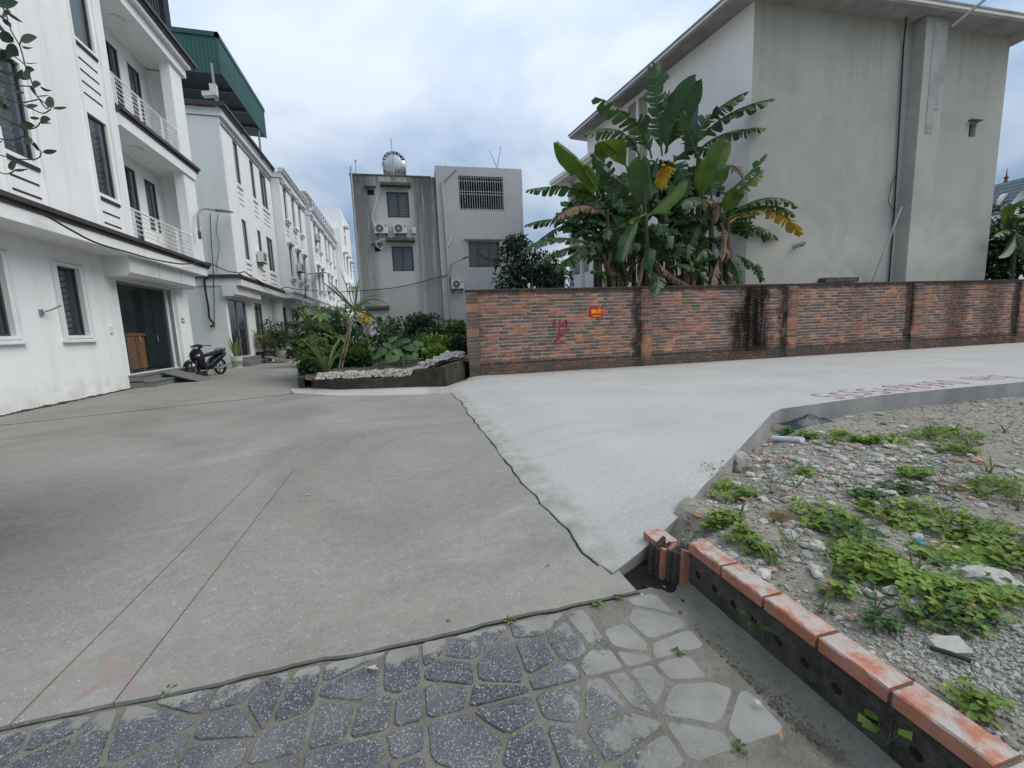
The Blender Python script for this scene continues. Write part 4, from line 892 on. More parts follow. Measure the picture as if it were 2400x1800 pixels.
# ------------------------------------------------------------------ neighbouring row houses
def row_house(label, X, ya, yb, wins, gz0, doors, wallm, ornate, top=11.35, side=True):
    h = thing('row_house', label, 'house', (X, (ya+yb)/2, 0)); B = basis((X, 0, 0), (0, 1, 0), (1, 0, 0)); XGk = X-.65; Bg = basis((XGk, 0, 0), (0, 1, 0), (1, 0, 0))
    holes = [(y, y+w, z, z+1.9) for y, w in wins for z in (5.18, 8.76)]
    mb = MB(); facade(mb, B, ya, yb, 4.05, top-.35, holes, .12); part('upper_wall', mb, M[wallm], h)
    for sx0, sy, sa, sb in ((X, ya, 4.05, top-.3), (XGk, ya+.01, -.1, 4.05), (X, yb, 4.05, top-.3)):
        mb = MB(); mb.quad((sx0, sy, sa), (sx0-8, sy, sa), (sx0-8, sy, sb), (sx0, sy, sb)); part('side_wall', mb, M['pale'], h)
    gh = [(a, b, .42, 3.2) if k == 'd' else (a, b, 1.45, 3.25) for a, b, k in doors]
    mb = MB(); facade(mb, Bg, ya, yb, -.1, 3.75, gh, .14); part('ground_floor_wall', mb, M[wallm], h)
    mb = MB(); mb.box(X-8, X+.13, ya-.05, yb, 3.752, 4.06); part('floor_band', mb, M['trim'], h)
    mb = MB(); gutter_run(mb, B, ya-.1, yb, .13, 4.08, .9); mb.box(X-8, X+.2, ya-.14, ya-.06, 4.07, 4.24) if side else None; part('gutter', mb, M['gutter'] if not ornate else M['trim'], h)
    mb = MB(); mb.box(X-8, X+.16, ya-.05, yb, top-.34, top-.02); part('eaves', mb, M['trim'], h)
    mb = MB(); mb.bb(B, ya+.05, yb, 0, .06, top-.62, top-.55); part('eaves_shadow_band', mb, M['eave'], h)  # darker strip standing in for the shadow line under the eaves
    mb = MB()
    if ornate: mb.bb(B, ya-.1, yb, .0, .30, top-.02, top+.12); mb.bb(B, ya-.1, yb, 0, .38, top+.12, top+.2)
    else: gutter_run(mb, B, ya-.15, yb+.1, .25, top); mb.box(X-8, X+.3, ya-.22, ya-.12, top, top+.18)
    part('cornice', mb, M['trim'] if ornate else M['gutter'], h)
    mb = MB(); mb.box(X-8, X-.02, ya, yb, top-.36, top-.05); part('roof_slab', mb, M['pale'], h)
    for a, b, c, d in holes:
        window(h, B, a, b, c, d, -.09, 2 if b-a > 1 else 1, .05, 'frame', 'blueglass')
        if ornate:
            s = MB(); s.bb(B, a-.18, b+.18, .0, .24, d+.12, d+.22); s.bb(B, a-.12, b+.12, 0, .14, d+.02, d+.12); part('window_hood', s, M['trim'], h)
            s = MB(); s.bb(B, a-.16, b+.16, .0, .20, c-.18, c-.08); s.bb(B, a-.1, b+.1, 0, .12, c-.32, c-.18); part('sill', s, M['trim'], h)
            s = MB(); s.bb(B, a-.11, a-.02, 0, .05, c, d); s.bb(B, b+.02, b+.11, 0, .05, c, d); part('window_surround', s, M['trim'], h)
        else:
            s = MB(); s.bb(B, a-.05, b+.05, 0, .06, c-.22, c-.1); part('sill', s, M['trim'], h)
        for k in range(3):
            s = MB(); zz = c-.48-.25*k; s.bb(B, a, b, -.01, .006 if not ornate else .03, zz-.018, zz+.018); part('groove', s, M['groove'] if not ornate else M['trim'], h)
    for a, b, k in doors:
        if k == 'd':
            window(h, Bg, a, b, .42, 3.2, -.11, 2, .06, 'steel', 'darkglass', name='glass_door')
            mb = MB(); mb.prism([Bg(a-.5, 0, 3.27), Bg(a-.5, .42, 3.27), Bg(a-.5, .55, 3.36), Bg(a-.5, .55, 3.742), Bg(a-.5, 0, 3.742)], (0, b-a+1.2, 0)); part('entrance_canopy', mb, M['trim'], h)
            for q, hh in ((0, .40), (.3, .2)): mb = MB(); mb.box(XGk-.02, XGk+.35+q, a-.1+q*.05, b+.3-q*.05, -.02, hh); part('step', mb, M['granite'], h)
        else:
            window(h, Bg, a, b, 1.45, 3.25, -.10, 2, .05, 'frame', 'darkglass', bars=(5, 2))
            mb = MB(); mb.bb(Bg, a-.12, b+.12, 0, .09, 1.33, 1.41); part('sill', mb, M['trim'], h)
    return h
h2 = row_house('pale row house topped by a green sheet metal roof canopy', -7.05, 22.4, 29.85, [(23.85, .65), (26.15, .62), (27.75, 1.2)], 0, [(22.72, 25.2, 'd'), (26.42, 27.8, 'w')], 'white', False)
h3 = row_house('row house with hooded windows beyond the green canopied house', -6.55, 29.95, 37.0, [(30.5, .72), (32.6, .72), (34.6, .72)], 0, [(30.3, 31.2, 'w'), (32.2, 34.4, 'd')], 'white', True)
h4 = row_house('long white row house with paired hooded windows and a railed roof terrace', -6.45, 38.6, 52.3, [(39.6, .8), (41.6, .8), (45.0, .8), (47.0, .8), (50.0, .8)], 0, [(39.4, 41.6, 'd'), (43.0, 44.4, 'w'), (46, 48, 'd')], 'white', True)
# roof terrace railing on the long house
tr_ = thing('terrace_railing', 'thin steel roof terrace railing on the long white row house', 'railing', (-6.5, 45, 11.5))
for z in (12.0, 12.35, 12.7):
    mb = MB(); mb.tube([(-9, 38.7, z), (-6.5, 38.7, z), (-6.4, 52, z)], .035, 5); part('rail', mb, M['steel'], tr_)
for k in range(12):
    mb = MB(); y = 38.7+k*1.2; mb.tube([(-6.5+.1*k/12, y, 11.4), (-6.5+.1*k/12, y, 12.7)], .035, 5); part('post', mb, M['steel'], tr_)
mb = MB()
# far taller house
h5 = thing('tall_house', 'tall white house at the far end of the row, taller than its neighbours', 'house', (-5.6, 57, 0)); X5 = -5.75
B5 = basis((X5, 0, 0), (0, 1, 0), (1, 0, 0)); hs = [(53.5, 54.4, z, z+2.0) for z in (5, 8.5)]+[(56.3, 57.6, z, z+2.0) for z in (5, 8.5, 12)]+[(60, 61.4, z, z+2) for z in (5, 8.5)]
mb = MB(); facade(mb, B5, 52.5, 63.5, 0, 13.2, hs, .2); mb.quad((X5, 52.5, 0), (X5-8, 52.5, 0), (X5-8, 52.5, 13.2), (X5, 52.5, 13.2)); mb.quad((X5, 52.5, 13.2), (X5, 63.5, 13.2), (X5-8, 63.5, 13.2), (X5-8, 52.5, 13.2)); part('wall', mb, M['white'], h5)
mb = MB(); mb.box(X5-8, X5-.02, 54.5, 63.4, 13.2, 15.8); part('top_storey', mb, M['white'], h5)
for a, b, c, d in hs:
    window(h5, B5, a, b, c, d, -.16, 2, .06, 'frame', 'blueglass'); s = MB(); s.bb(B5, a-.2, b+.2, 0, .5, d+.15, d+.3); part('window_hood', s, M['trim'], h5)
for z_ in (7.4, 3.9):
    mb = MB(); mb.box(X5, X5+1.1, 58.5, 63, z_, z_+.3); part('balcony', mb, M['trim'], h5)
mb = MB(); mb.box(-12, -7.6, 44.5, 47.5, 11.3, 14.6); solo('stair_tower', mb, M['tan'], 'small yellowish stair tower on the row house roofs', 'tower')
# pale block closing the street far away
fb = thing('far_block', 'pale low block closing the street in the far distance', 'building', (0, 75, 0)); Bf = basis((-9, 72, 0), (1, 0, 0), (0, -1, 0))
mb = MB(); hz = [(2+3*k, 4+3*k, 1.2, 3.0) for k in range(4)]; facade(mb, Bf, 0, 14, 0, 5.4, hz, .3); part('wall', mb, M['white'], fb)
for a, b, c, d in hz: window(fb, Bf, a, b, c, d, -.2, 2, .08, 'frame', 'darkglass')
mb = MB(); mb.box(-9.4, 5.4, 71.2, 80, 5.4, 5.9); part('roof', mb, M['dsteel'], fb)
# ------------------------------------------------------------------ green canopy on the second house
gc = thing('green_roof_canopy', 'green corrugated sheet canopy on posts above the pale row house', 'canopy', (-9, 26.5, 11.4))
XC, YA, YB = -6.95, 23.15, 29.85; ZT, ZB = 14.75, 13.1
def corr(mb, p, q, z0, z1_, nrm, n=70):
    p, q = Vector(p), Vector(q)
    for i in range(n):
        a = p+(q-p)*(i/n); b = p+(q-p)*((i+1)/n); oa = nrm*(.02 if i % 2 else 0); ob = nrm*(.02 if (i+1) % 2 else 0)
        mb.quad(a+oa+UP*z0, b+ob+UP*z0, b+ob+UP*z1_, a+oa+UP*z1_)
mb = MB(); corr(mb, (XC, YA, 0), (XC, YB, 0), ZB, ZT-.12, Vector((1, 0, 0)), 90); part('front_fascia', mb, M['green'], gc)
mb = MB(); corr(mb, (XC-7, YA, 0), (XC, YA, 0), ZB, ZT-.12, Vector((0, -1, 0)), 90); part('side_fascia', mb, M['green'], gc)
mb = MB(); mb.box(XC-7, XC+.05, YA-.06, YA+.10, ZT-.13, ZT+.06); mb.box(XC-.1, XC+.05, YA-.06, YB, ZT-.13, ZT+.06); part('edge_flashing', mb, M['green'], gc)
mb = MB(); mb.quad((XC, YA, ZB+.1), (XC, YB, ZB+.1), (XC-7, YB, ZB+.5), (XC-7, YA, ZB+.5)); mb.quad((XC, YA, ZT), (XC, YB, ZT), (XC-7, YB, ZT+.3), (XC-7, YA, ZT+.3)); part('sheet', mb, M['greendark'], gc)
for y in (YA+1.5, YA+3.4, YA+5.2):
    mb = MB(); mb.box(XC-7, XC-.02, y, y+.08, ZB+.0, ZB+.12); part('purlin', mb, M['dsteel'], gc)
for x, y in ((-7.15, 22.65), (-7.05, 28.6)):
    mb = MB(); mb.tube([(x, y, 11.35), (x, y, ZB+.15)], .055, 8); part('post', mb, M['steel'], gc)
fl = thing('floodlight', 'white floodlight box fixed at the canopy post on the pale row house', 'light', (-7.0, 22.5, 11.6)); mb = MB(); mb.obox((-7.25, 22.35, 11.85), (.28, 0, .04), (0, .12, 0), (-.01, 0, .09)); part('housing', mb, M['acwhite'], fl)
mb = MB(); mb.obox((-7.1, 22.4, 12.1), (.13, 0, 0), (0, .1, 0), (0, 0, .17)); part('control_box', mb, M['acwhite'], fl)
mb = MB(); mb.tube([(-7.0, 22.5, 11.6), (-7.05, 22.45, 12.0)], .03, 6); part('bracket', mb, M['steel'], fl)
# ------------------------------------------------------------------ grey stained house
gb = thing('stained_house', 'grey cement house with dark rain streaks, two barred windows and a water tank on top', 'house', wl(-2.1, 16, 0), WROT)
def BGB(u, n, z): return wl(u, 16-n, z)
hl = [(-2.55, -1.27, 8.12, 9.58), (-2.48, -1.22, 5.0, 6.46), (-3.62, -3.22, 9.36, 9.68), (-3.46, -3.12, 6.15, 6.47), (-1.7, -.75, 1.35, 2.0), (-4.1, -3.0, .45, 2.66)]
mb = MB(); facade(mb, BGB, -4.5, .36, 0, 10.48, hl, .14)
for u in (-4.5, .36): mb.quad(BGB(u, 0, 0), BGB(u, -10, 0), BGB(u, -10, 10.48), BGB(u, 0, 10.48))
mb.quad(BGB(-4.5, 0, 10.48), BGB(.36, 0, 10.48), BGB(.36, -10, 10.48), BGB(-4.5, -10, 10.48)); part('wall', mb, M['gb'], gb)
mb = MB(); mb.bb(BGB, -4.55, .1, -.2, .03, 10.45, 10.53); part('coping', mb, M['hood'], gb)
for a, b, c, d in hl[:2]: window(gb, BGB, a, b, c, d, -.08, 2, .085, 'frame', 'glass', 'curtain', bars=(7, 9))
for a, b, c, d in hl[2:4]:
    mb = MB(); mb.bb(BGB, a, b, -.16, -.12, c, d); part('vent', mb, M['black'], gb); mb = MB(); mb.bb(BGB, a-.14, b+.12, 0, .2, d+.1, d+.16); part('vent_hood', mb, M['hood'], gb)
mb = MB(); mb.bb(BGB, -1.7, -.75, -.14, -.1, 1.35, 2.0); part('cellar_window', mb, M['darkglass'], gb)
for a, b, z in ((-2.85, -1.1, 9.84), (-2.75, -1.05, 6.72), (-1.9, -.5, 2.1), (-4.2, -2.85, 2.78)):
    mb = MB(); mb.bb(BGB, a, b, 0, .42, z, z+.16); part('concrete_hood', mb, M['hood'], gb)
mb = MB(); mb.bb(BGB, -4.1, -3.0, -.10, -.06, .45, 2.66); dr = part('door', mb, M['plastic'], gb)
mb = MB(); mb.bb(BGB, -3.64, -3.36, -.058, -.05, 1.75, 2.3); part('door_pane', mb, M['black'], dr)
mb = MB(); mb.bb(BGB, -4.1, -4.03, -.06, -.03, .45, 2.66); mb.bb(BGB, -3.07, -3.0, -.06, -.03, .45, 2.66); part('door_frame', mb, M['acwhite'], dr)
mb = MB(); mb.tube([wl(-4.42, 15.93, .0), wl(-4.42, 15.93, 10.9)], .05, 8); part('drain_pipe', mb, M['pvc'], gb)
g2 = thing('grey_house', 'plain grey house with a large barred opening and brown three pane window', 'house', wl(3.1, 15.9, 0), WROT)
def BG2(u, n, z): return wl(u, 15.9-n, z)
h2l = [(1.74, 4.50, 8.62, 10.60), (2.14, 4.12, 5.18, 6.74)]
mb = MB(); facade(mb, BG2, .38, 5.72, 0, 11.12, h2l, .16)
for u in (.38, 5.72): mb.quad(BG2(u, 0, 0), BG2(u, -10, 0), BG2(u, -10, 11.12), BG2(u, 0, 11.12))
mb.quad(BG2(.38, 0, 11.12), BG2(5.72, 0, 11.12), BG2(5.72, -10, 11.12), BG2(.38, -10, 11.12)); part('wall', mb, M['gb2'], g2)
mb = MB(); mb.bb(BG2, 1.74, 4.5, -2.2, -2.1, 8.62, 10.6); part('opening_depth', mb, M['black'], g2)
mb = MB(); mb.bb(BG2, 1.74, 4.5, -2.1, -.16, 8.55, 8.62); mb.bb(BG2, 1.74, 4.5, -2.1, -.16, 10.6, 10.66); mb.bb(BG2, 1.68, 1.74, -2.1, -.16, 8.62, 10.6); mb.bb(BG2, 4.5, 4.56, -2.1, -.16, 8.62, 10.6); part('opening_lining', mb, M['hood'], g2)
for k in range(19):
    mb = MB(); u = 1.80+k*2.64/18; mb.tube([BG2(u, -.05, 8.62), BG2(u, -.05, 10.6)], .009, 5); part('bar', mb, M['rail'], g2)
for z in (8.68, 9.55, 9.72, 10.32, 10.54):
    mb = MB(); mb.tube([BG2(1.74, -.05, z), BG2(4.5, -.05, z)], .009, 5); part('cross_bar', mb, M['rail'], g2)
window(g2, BG2, 2.14, 4.12, 5.18, 6.74, -.1, 3, .07, 'brownframe', 'glass', 'curtain2')
mb = MB(); mb.bb(BG2, 1.95, 4.25, 0, .14, 6.83, 6.90); part('concrete_hood', mb, M['eave'], g2)
pp = [wpx(z5(985, 280), 15.85), wpx(z5(868, 395), 15.85), wpx(z5(900, 760), 15.85), wpx(z5(925, 1200), 15.85), wpx(z5(952, 1600), 15.85)]; pp.append(Vector((pp[-1].x, pp[-1].y, 0)))
mb = MB(); mb.tube(pp, .075, 8); part('drain_pipe', mb, M['pvc'], g2, True)
mb = MB(); mb.tube([wpx(z5(918, 945), 15.83), wpx(z5(935, 915), 15.83), wpx(z5(948, 882), 15.83)], .06, 8); part('pipe_branch', mb, M['acwhite'], g2, True)
# tank
tk = thing('water_tank', 'round stainless water tank with navy BẢO LỢI band on the stained house roof', 'tank', wl(-2.0, 17, 10.5), WROT)
TC = wl(-2.0, 16.6, 11.25)+UP*.08; TR = .70
mb = MB(); mb.lathe(TC-WV*.25, [(.02, 0), (TR*.55, .03), (TR*.9, .10), (TR, .2), (TR, 2.0), (TR*.8, 2.15)], 32, WV, UP); part('shell', mb, M['inox'], tk, True)
def ring(mb, r0, r1, a0, a1, off, n=20):
    for i in range(n):
        p = [TC-WV*(.25+off-.18*(max(0, r/TR-.2)))+(WU*math.sin(t)+UP*math.cos(t))*r for r, t in ((r0, a0+(a1-a0)*i/n), (r1, a0+(a1-a0)*i/n), (r1, a0+(a1-a0)*(i+1)/n), (r0, a0+(a1-a0)*(i+1)/n))]
        mb.quad(*p)
mb = MB(); ring(mb, TR*.62, TR*1.0, -1.25, 1.25, .03); part('name_band', mb, M['navy'], tk)
for ch, an in (('B', -1.05), ('Ả', -.70), ('O', -.33), ('L', .22), ('Ợ', .62), ('I', 1.02)):
    vv, ff = text_mesh(ch, .26, .004); mb = MB(); r = TR*.80; d = WU*math.sin(an)+UP*math.cos(an); t = WU*math.cos(an)-UP*math.sin(an)
    mb.add([TC-WV*(.25+.05-.18*.6+.012)+d*(r+v.y*.92)+t*v.x*.92 for v in vv], ff); part('band_letter', mb, M['letter'], tk)
mb = MB()
for s_ in (-.62, .62): mb.bb(lambda u, n, z: wl(-2+u, 16.6-n, z), s_-.03, s_+.03, -.1, .0, 10.48, 11.0)
mb.bb(lambda u, n, z: wl(-2+u, 16.6-n, z), -.7, .7, -.1, .0, 10.5, 10.58); part('stand', mb, M['dsteel'], tk)
def rod(name, label, cat, pts, r, mat='steel'):
    mb = MB()
    for p in pts: mb.tube(p, r, 6)
    return solo(name, mb, M[mat], label, cat)
rod('lightning_rod', 'tall thin lightning rod in front of the round water tank', 'rod', [[wl(-2.05, 16.0, 10.4), wl(-2.05, 16.0, 12.55)]], .03, 'pvc')
rod('roof_aerial', 'small roof aerial on the left corner of the stained house', 'aerial', [[wpx(z5(128, 330), 16.4), wpx(z5(122, 200), 16.4)], [wpx(z5(110, 205), 16.4), wpx(z5(134, 205), 16.4)], [wpx(z5(114, 220), 16.4), wpx(z5(132, 220), 16.4)]], .02)
rod('antenna_pole', 'V shaped pair of bent antenna poles on the plain grey house roof', 'aerial', [[wpx(z5(1345, 275), 16.3), wpx(z5(1283, 118), 16.3)], [wpx(z5(1345, 275), 16.3), wpx(z5(1378, 95), 16.3), wpx(z5(1362, 90), 16.3)]], .022)
rod('vent_pole', 'short thin vent pole near the pipe on the grey roof', 'pole', [[wl(1.05, 16.2, 11.1), wl(1.05, 16.2, 11.35)]], .02)
# ------------------------------------------------------------------ big grey and cream house behind the wall
bh = thing('large_house', 'large three storey house with bare grey gable wall and cream side behind the brick wall', 'house', wl(14, 1.5, 0), WROT)
UC, UR, VF = 9.71, 20.7, 1.5; ZE = 11.2
SD = Vector((math.sin(R(-7.5)), math.cos(R(-7.5)), 0)); SN = Vector((-SD.y, SD.x, 0)); C0 = wl(UC, VF, 0)
def BRF(u, n, z): return wl(u, VF-n, z)
def BRS(s, n, z): return C0+SD*s+SN*n+UP*z
fh = [(19.12, 19.45, 7.72, 8.22), (12.95, 13.95, 1.75, 2.45)]
mb = MB(); facade(mb, BRF, UC, UR, 0, ZE, fh, .16); mb.quad(BRF(UR, 0, 0), BRF(UR, -10, 0), BRF(UR, -10, ZE), BRF(UR, 0, ZE)); part('gable_wall', mb, M['rb'], bh)
mb = MB(); mb.bb(BRF, 16.1, 17.05, 0, .42, 0, ZE-.02); part('buttress', mb, M['rb'], bh)
mb = MB()
for i, (z0_, z1_, w_) in enumerate(((9.2, 11.18, .62), (8.3, 9.2, .5), (7.5, 8.3, .3))): mb.bb(BRF, 16.42, 16.42+w_, .42, .432, z0_, z1_)
part('bare_patch', mb, M['eave'], bh)
mb = MB(); mb.bb(BRF, 19.12, 19.45, -.30, -.26, 7.72, 8.22); part('vent_back', mb, M['white'], bh); mb = MB(); mb.bb(BRF, 19.05, 19.55, 0, .12, 8.24, 8.29); part('vent_lintel', mb, M['hood'], bh)
window(bh, BRF, 12.95, 13.95, 1.75, 2.45, -.1, 1, .06, 'eave', 'blueglass'); mb = MB(); mb.bb(BRF, 12.72, 14.15, 0, .3, 2.50, 2.66); part('concrete_hood', mb, M['hood'], bh)
sh = [(5.0, 5.6, 8.4, 11.0), (5.75, 6.35, 8.4, 11.0), (2.2, 2.9, 7.6, 9.6), (8.3, 9.0, 7.7, 10.4), (7.2, 8.3, .6, 4.6), (2.3, 3.3, 1.2, 3.2)]
mb = MB(); facade(mb, BRS, 0, 9.7, 0, ZE, sh, .14); mb.quad(BRS(9.7, 0, 0), BRS(9.7, -9, 0), BRS(9.7, -9, ZE), BRS(9.7, 0, ZE)); part('cream_wall', mb, M['cream'], bh)
for k, (a, b, c, d) in enumerate(sh):
    if k in (0, 1, 4): mb = MB(); mb.bb(BRS, a, b, -.12, -.08, c, d); part('recess_panel', mb, M['tan'], bh)
    else: window(bh, BRS, a, b, c, d, -.1, 1, .06, 'brownframe', 'darkglass')
mb = MB(); Bp = BRS
mb.quad(Bp(9.7, -.55, 0), Bp(12.4, -.55, 0), Bp(12.4, -.55, 9.7), Bp(9.7, -.55, 9.7)); mb.quad(Bp(12.4, -.55, 0), Bp(12.4, -7, 0), Bp(12.4, -7, 9.7), Bp(12.4, -.55, 9.7)); part('rear_wing_wall', mb, M['cream'], bh)
for s_ in (9.8, 11.0, 12.2):
    mb = MB(); mb.bb(Bp, s_, s_+.22, -.55, -.35, 0, 9.7); part('pilaster', mb, M['trim'], bh)
for s_ in (10.05, 11.25):
    for z in (.8, 4.4, 7.0): mb = MB(); mb.bb(Bp, s_, s_+.93, -.54, -.50, z, z+2.4); part('recess_panel', mb, M['tan'], bh)
mb = MB(); mb.bb(Bp, 9.0, 13.4, -7, .25, 9.72, 9.86); mb.bb(Bp, 9.0, 13.46, -7, .33, 9.86, 10.05); part('lower_eaves', mb, M['cream'], bh)
# overhanging roof
mb = MB()
fr_ = [BRF(UC-.62, .72, 0), BRF(UR+.72, .72, 0), BRF(UR+.72, -10, 0), C0+SD*10.4-SN*9, C0+SD*10.4+SN*.62]
mb.prism([p+UP*(ZE+.0) for p in fr_], (0, 0, .07)); part('eaves_soffit', mb, M['eave'], bh)
mb = MB(); cen = BRF(15, -5, 0); mb.prism([cen+(p-cen)*1.008+UP*(ZE+.072) for p in fr_], (0, 0, .09)); part('eaves_edge', mb, M['cream'], bh)
mb = MB(); mb.prism([cen+(p-cen)*1.014+UP*(ZE+.164) for p in fr_], (0, 0, .05)); part('roof_coping', mb, M['eave'], bh)
mb = MB(); mb.tube([wpx(z8(1015, 0), VF-.30), wpx(z8(990, 250), VF-.06), wpx(z8(965, 700), VF-.06), wpx(z8(940, 1150), VF-.06), wpx(z8(908, 1570), VF-.06)], .024, 6); solo('black_conduit', mb, M['cable'], 'black conduit running down beside the buttress of the large grey gable', 'conduit')
mb = MB(); mb.tube([wpx(z8(978, 1150), VF-.45), wpx(z8(815, 1570), VF-.2), wl(12.9, 1.2, 0)], .035, 6); solo('leaning_pole', mb, M['pvc'], 'pale grey pole leaning against the buttress behind the wall', 'pole')
mb = MB(); c = wpx(z8(380, 1370), VF); mb.lathe(c+WV*.1, [(.085, 0), (.085, .42), (.065, .42), (.065, .2)], 12, -WV+WU*.35+UP*.15); solo('waste_pipe', mb, M['pvc'], 'stub of grey waste pipe poking out of the grey gable wall', 'pipe')
mb = MB(); mb.tube([wl(17.0, .95, ZE-.35), wl(17.6, .2, ZE+.3)], .045, 6); solo('roof_spout', mb, M['pvc'], 'thin pipe spout slanting out under the eaves of the large house', 'pipe')
mb = MB(); mb.tube([wpx(z8(975, 1160), VF-.07), wpx(z8(930, 1165), VF-.07), wpx(z8(905, 1120), VF-.07), wpx(z8(920, 1030), VF-.07), wpx(z8(945, 980), VF-.07)], .012, 5); solo('loose_cable', mb, M['cable'], 'thin loose cable looping beside the black conduit', 'cable')
# ------------------------------------------------------------------ tiled house far right
th = thing('tiled_house', 'white house with grey tiled gable roof and round red vent beyond the large house', 'house', wl(28, 5, 0), WROT)
def at(x, y, v): return wpx((2280+x*.18072, 380+y*.18083), v)
V9 = 5.0; apex = at(600, 240, V9); lo = at(250, 640, V9); rlo = at(1000, 720, V9)
mb = MB(); mb.add([lo, rlo, apex, Vector((lo.x, lo.y, 0)), Vector((rlo.x, rlo.y, 0))], [(3, 4, 1, 0), (0, 1, 2)]); mb.quad(lo, Vector((lo.x, lo.y, 0)), Vector((lo.x, lo.y, 0))+WV*6, lo+WV*6); part('wall', mb, M['white'], th)
mb = MB(); bd_ = WV*6
e0 = lo-WV*.5+(lo-apex)*.12; a0 = apex-WV*.5+UP*.1; N_ = 9
for i in range(N_):
    p = a0+(e0-a0)*(i/N_); q = a0+(e0-a0)*((i+1)/N_)+(e0-a0)*.015; mb.add([p, q+UP*.03, q+UP*.03+bd_, p+bd_, p-UP*.06, q-UP*.05, q-UP*.05+bd_, p-UP*.06+bd_], [(0,1,2,3),(4,5,6,7),(0,1,5,4),(1,2,6,5)])
rf = part('roof', mb, M['slate'], th)
mb = MB(); e1 = rlo-WV*.5+(rlo-apex)*.12; mb.add([a0, e1, e1+bd_, a0+bd_, a0-UP*.08, e1-UP*.08], [(0,1,2,3),(0,1,5,4)]); part('roof', mb, M['slate'], th)
mb = MB(); c = at(415, 545, V9-.02); mb.lathe(c+WV*.05, [(.42, 0), (.50, .0), (.50, .12), (.42, .12)], 20, -WV, UP); part('vent_ring', mb, M['trim'], th)
mb = MB(); mb.lathe(c+WV*.03, [(.42, 0), (.42, .08)], 20, -WV, UP); part('vent', mb, M['roofred'], th)
mb = MB(); c = at(425, 280, V9+.8); mb.lathe(c, [(.07, 0), (.10, .1), (.05, .2), (.10, .3), (.03, .42), (.01, .75)], 8); part('finial', mb, M['roofred'], rf)
# red roof scrap behind the tree
mb = MB(); a = wpx(z7(380, 1455), 9.0); b = wpx(z7(500, 1455), 9.0); mb.prism([a, b, b+WV*3+UP*.8, a+WV*3+UP*.8], UP*-.12)
rs = thing('red_shed', 'red roofed shed half hidden behind the leafy tree', 'shed', Vector(((a.x+b.x)/2, a.y, 0))); part('roof', mb, M['roofred'], rs)
mb = MB(); mb.prism([a+WU*.1-UP*.12, b-WU*.05-UP*.12, Vector((b.x-.05, b.y, 0)), Vector((a.x+.1, a.y, 0))], WV*2.6); part('wall', mb, M['hood'], rs)
# ================================================================== street things
def rx(v, X): return on_plane(v, (1, 0, 0), (X, 0, 0))
# air conditioners: one model, copied
def make_ac(label, loc, rotz, group='outdoor air conditioner units'):
    t = thing('air_conditioner', label, 'air conditioner', loc, rotz, group)
    def b(u, n, z): return wmat(t) @ Vector((u, -n, z))
    mb = MB(); mb.bb(b, -.38, .38, .06, .34, 0, .54); part('casing', mb, M['acwhite'], t)
    mb = MB(); mb.lathe(b(-.09, .34, .27), [(.225, 0), (.225, .018), (.19, .018)], 20, (wmat(t).to_3x3() @ Vector((0, -1, 0)))); part('fan_grille', mb, M['acgrille'], t)
    mb = MB(); mb.lathe(b(-.09, .355, .27), [(.05, 0), (.05, .012)], 12, (wmat(t).to_3x3() @ Vector((0, -1, 0)))); part('fan_hub', mb, M['acwhite'], t)
    mb = MB(); mb.bb(b, .20, .34, .34, .348, .38, .48); part('badge', mb, M['steel'], t)
    for x in (-.27, .27):
        mb = MB(); mb.bb(b, x-.02, x+.02, 0.0, .36, -.045, -.005); mb.bb(b, x-.02, x+.02, 0, .04, -.30, -.046); part('bracket', mb, M['dsteel'], t)
    return t
ac0 = make_ac('air conditioner with a curling white pipe, left of the pair on the stained house', wpx(z5(350, 845), 16.0), WROT)
def ac(label, loc, rotz): return copy_tree(ac0, loc, rotz, None, label)
ac('air conditioner beside the small white meter box on the stained house', wpx(z5(513, 845), 16.0), WROT)
ac('air conditioner just above the end of the brick wall on the plain grey house', wpx(z5(1005, 1318), 15.9), WROT)
ac('air conditioner on the front of the green canopied row house', rx(z4(762, 612), -7.05), R(90))
ac('air conditioner on the front of the row house with hooded windows', rx(z4(1100, 690), -6.55), R(90))
for k, (p, X) in enumerate(((z4(1255, 425), -6.45), (z4(1362, 862), -6.45), (z4(1412, 866), -6.45))):
    ac(('air conditioner high up by the top windows of the long white row house', 'air conditioner low on the long white row house, nearer of two', 'air conditioner low on the long white row house, farther of two')[k], rx(p, X), R(90))
def cable(name, label, pts, r=.012, mat='cable', sag=0.0, cat='cable'):
    q = smooth_pts([tuple(p) for p in pts], 6); mb = MB(); mb.tube(q, r, 5); return solo(name, mb, M[mat], label, cat)
cable('pipe_loop', 'white insulated pipe dropping from the small vent to an air conditioner', [wpx(z5(335, 455), 15.9), wpx(z5(300, 560), 15.85), wpx(z5(270, 700), 15.85), wpx(z5(305, 780), 15.85)], .035, 'acwhite', cat='pipe')
cable('pipe_coil', 'white insulated pipe curling round the lower vent of the stained house', [wpx(z5(470, 860), 15.85), wpx(z5(380, 885), 15.8), wpx(z5(310, 905), 15.8), wpx(z5(305, 945), 15.8), wpx(z5(350, 970), 15.85), wpx(z5(375, 935), 15.85)], .03, 'acwhite', cat='pipe')
mb = MB(); mb.bb(BGB, 0, .24, 0, .14, 0, .34); o_ = wpx(z5(612, 840), 16.0); d_ = o_-wl(0, 16, 0); mb.v = [p+d_ for p in mb.v]; solo('meter_box', mb, M['acwhite'], 'small white meter box beside an air conditioner on the stained house', 'box')
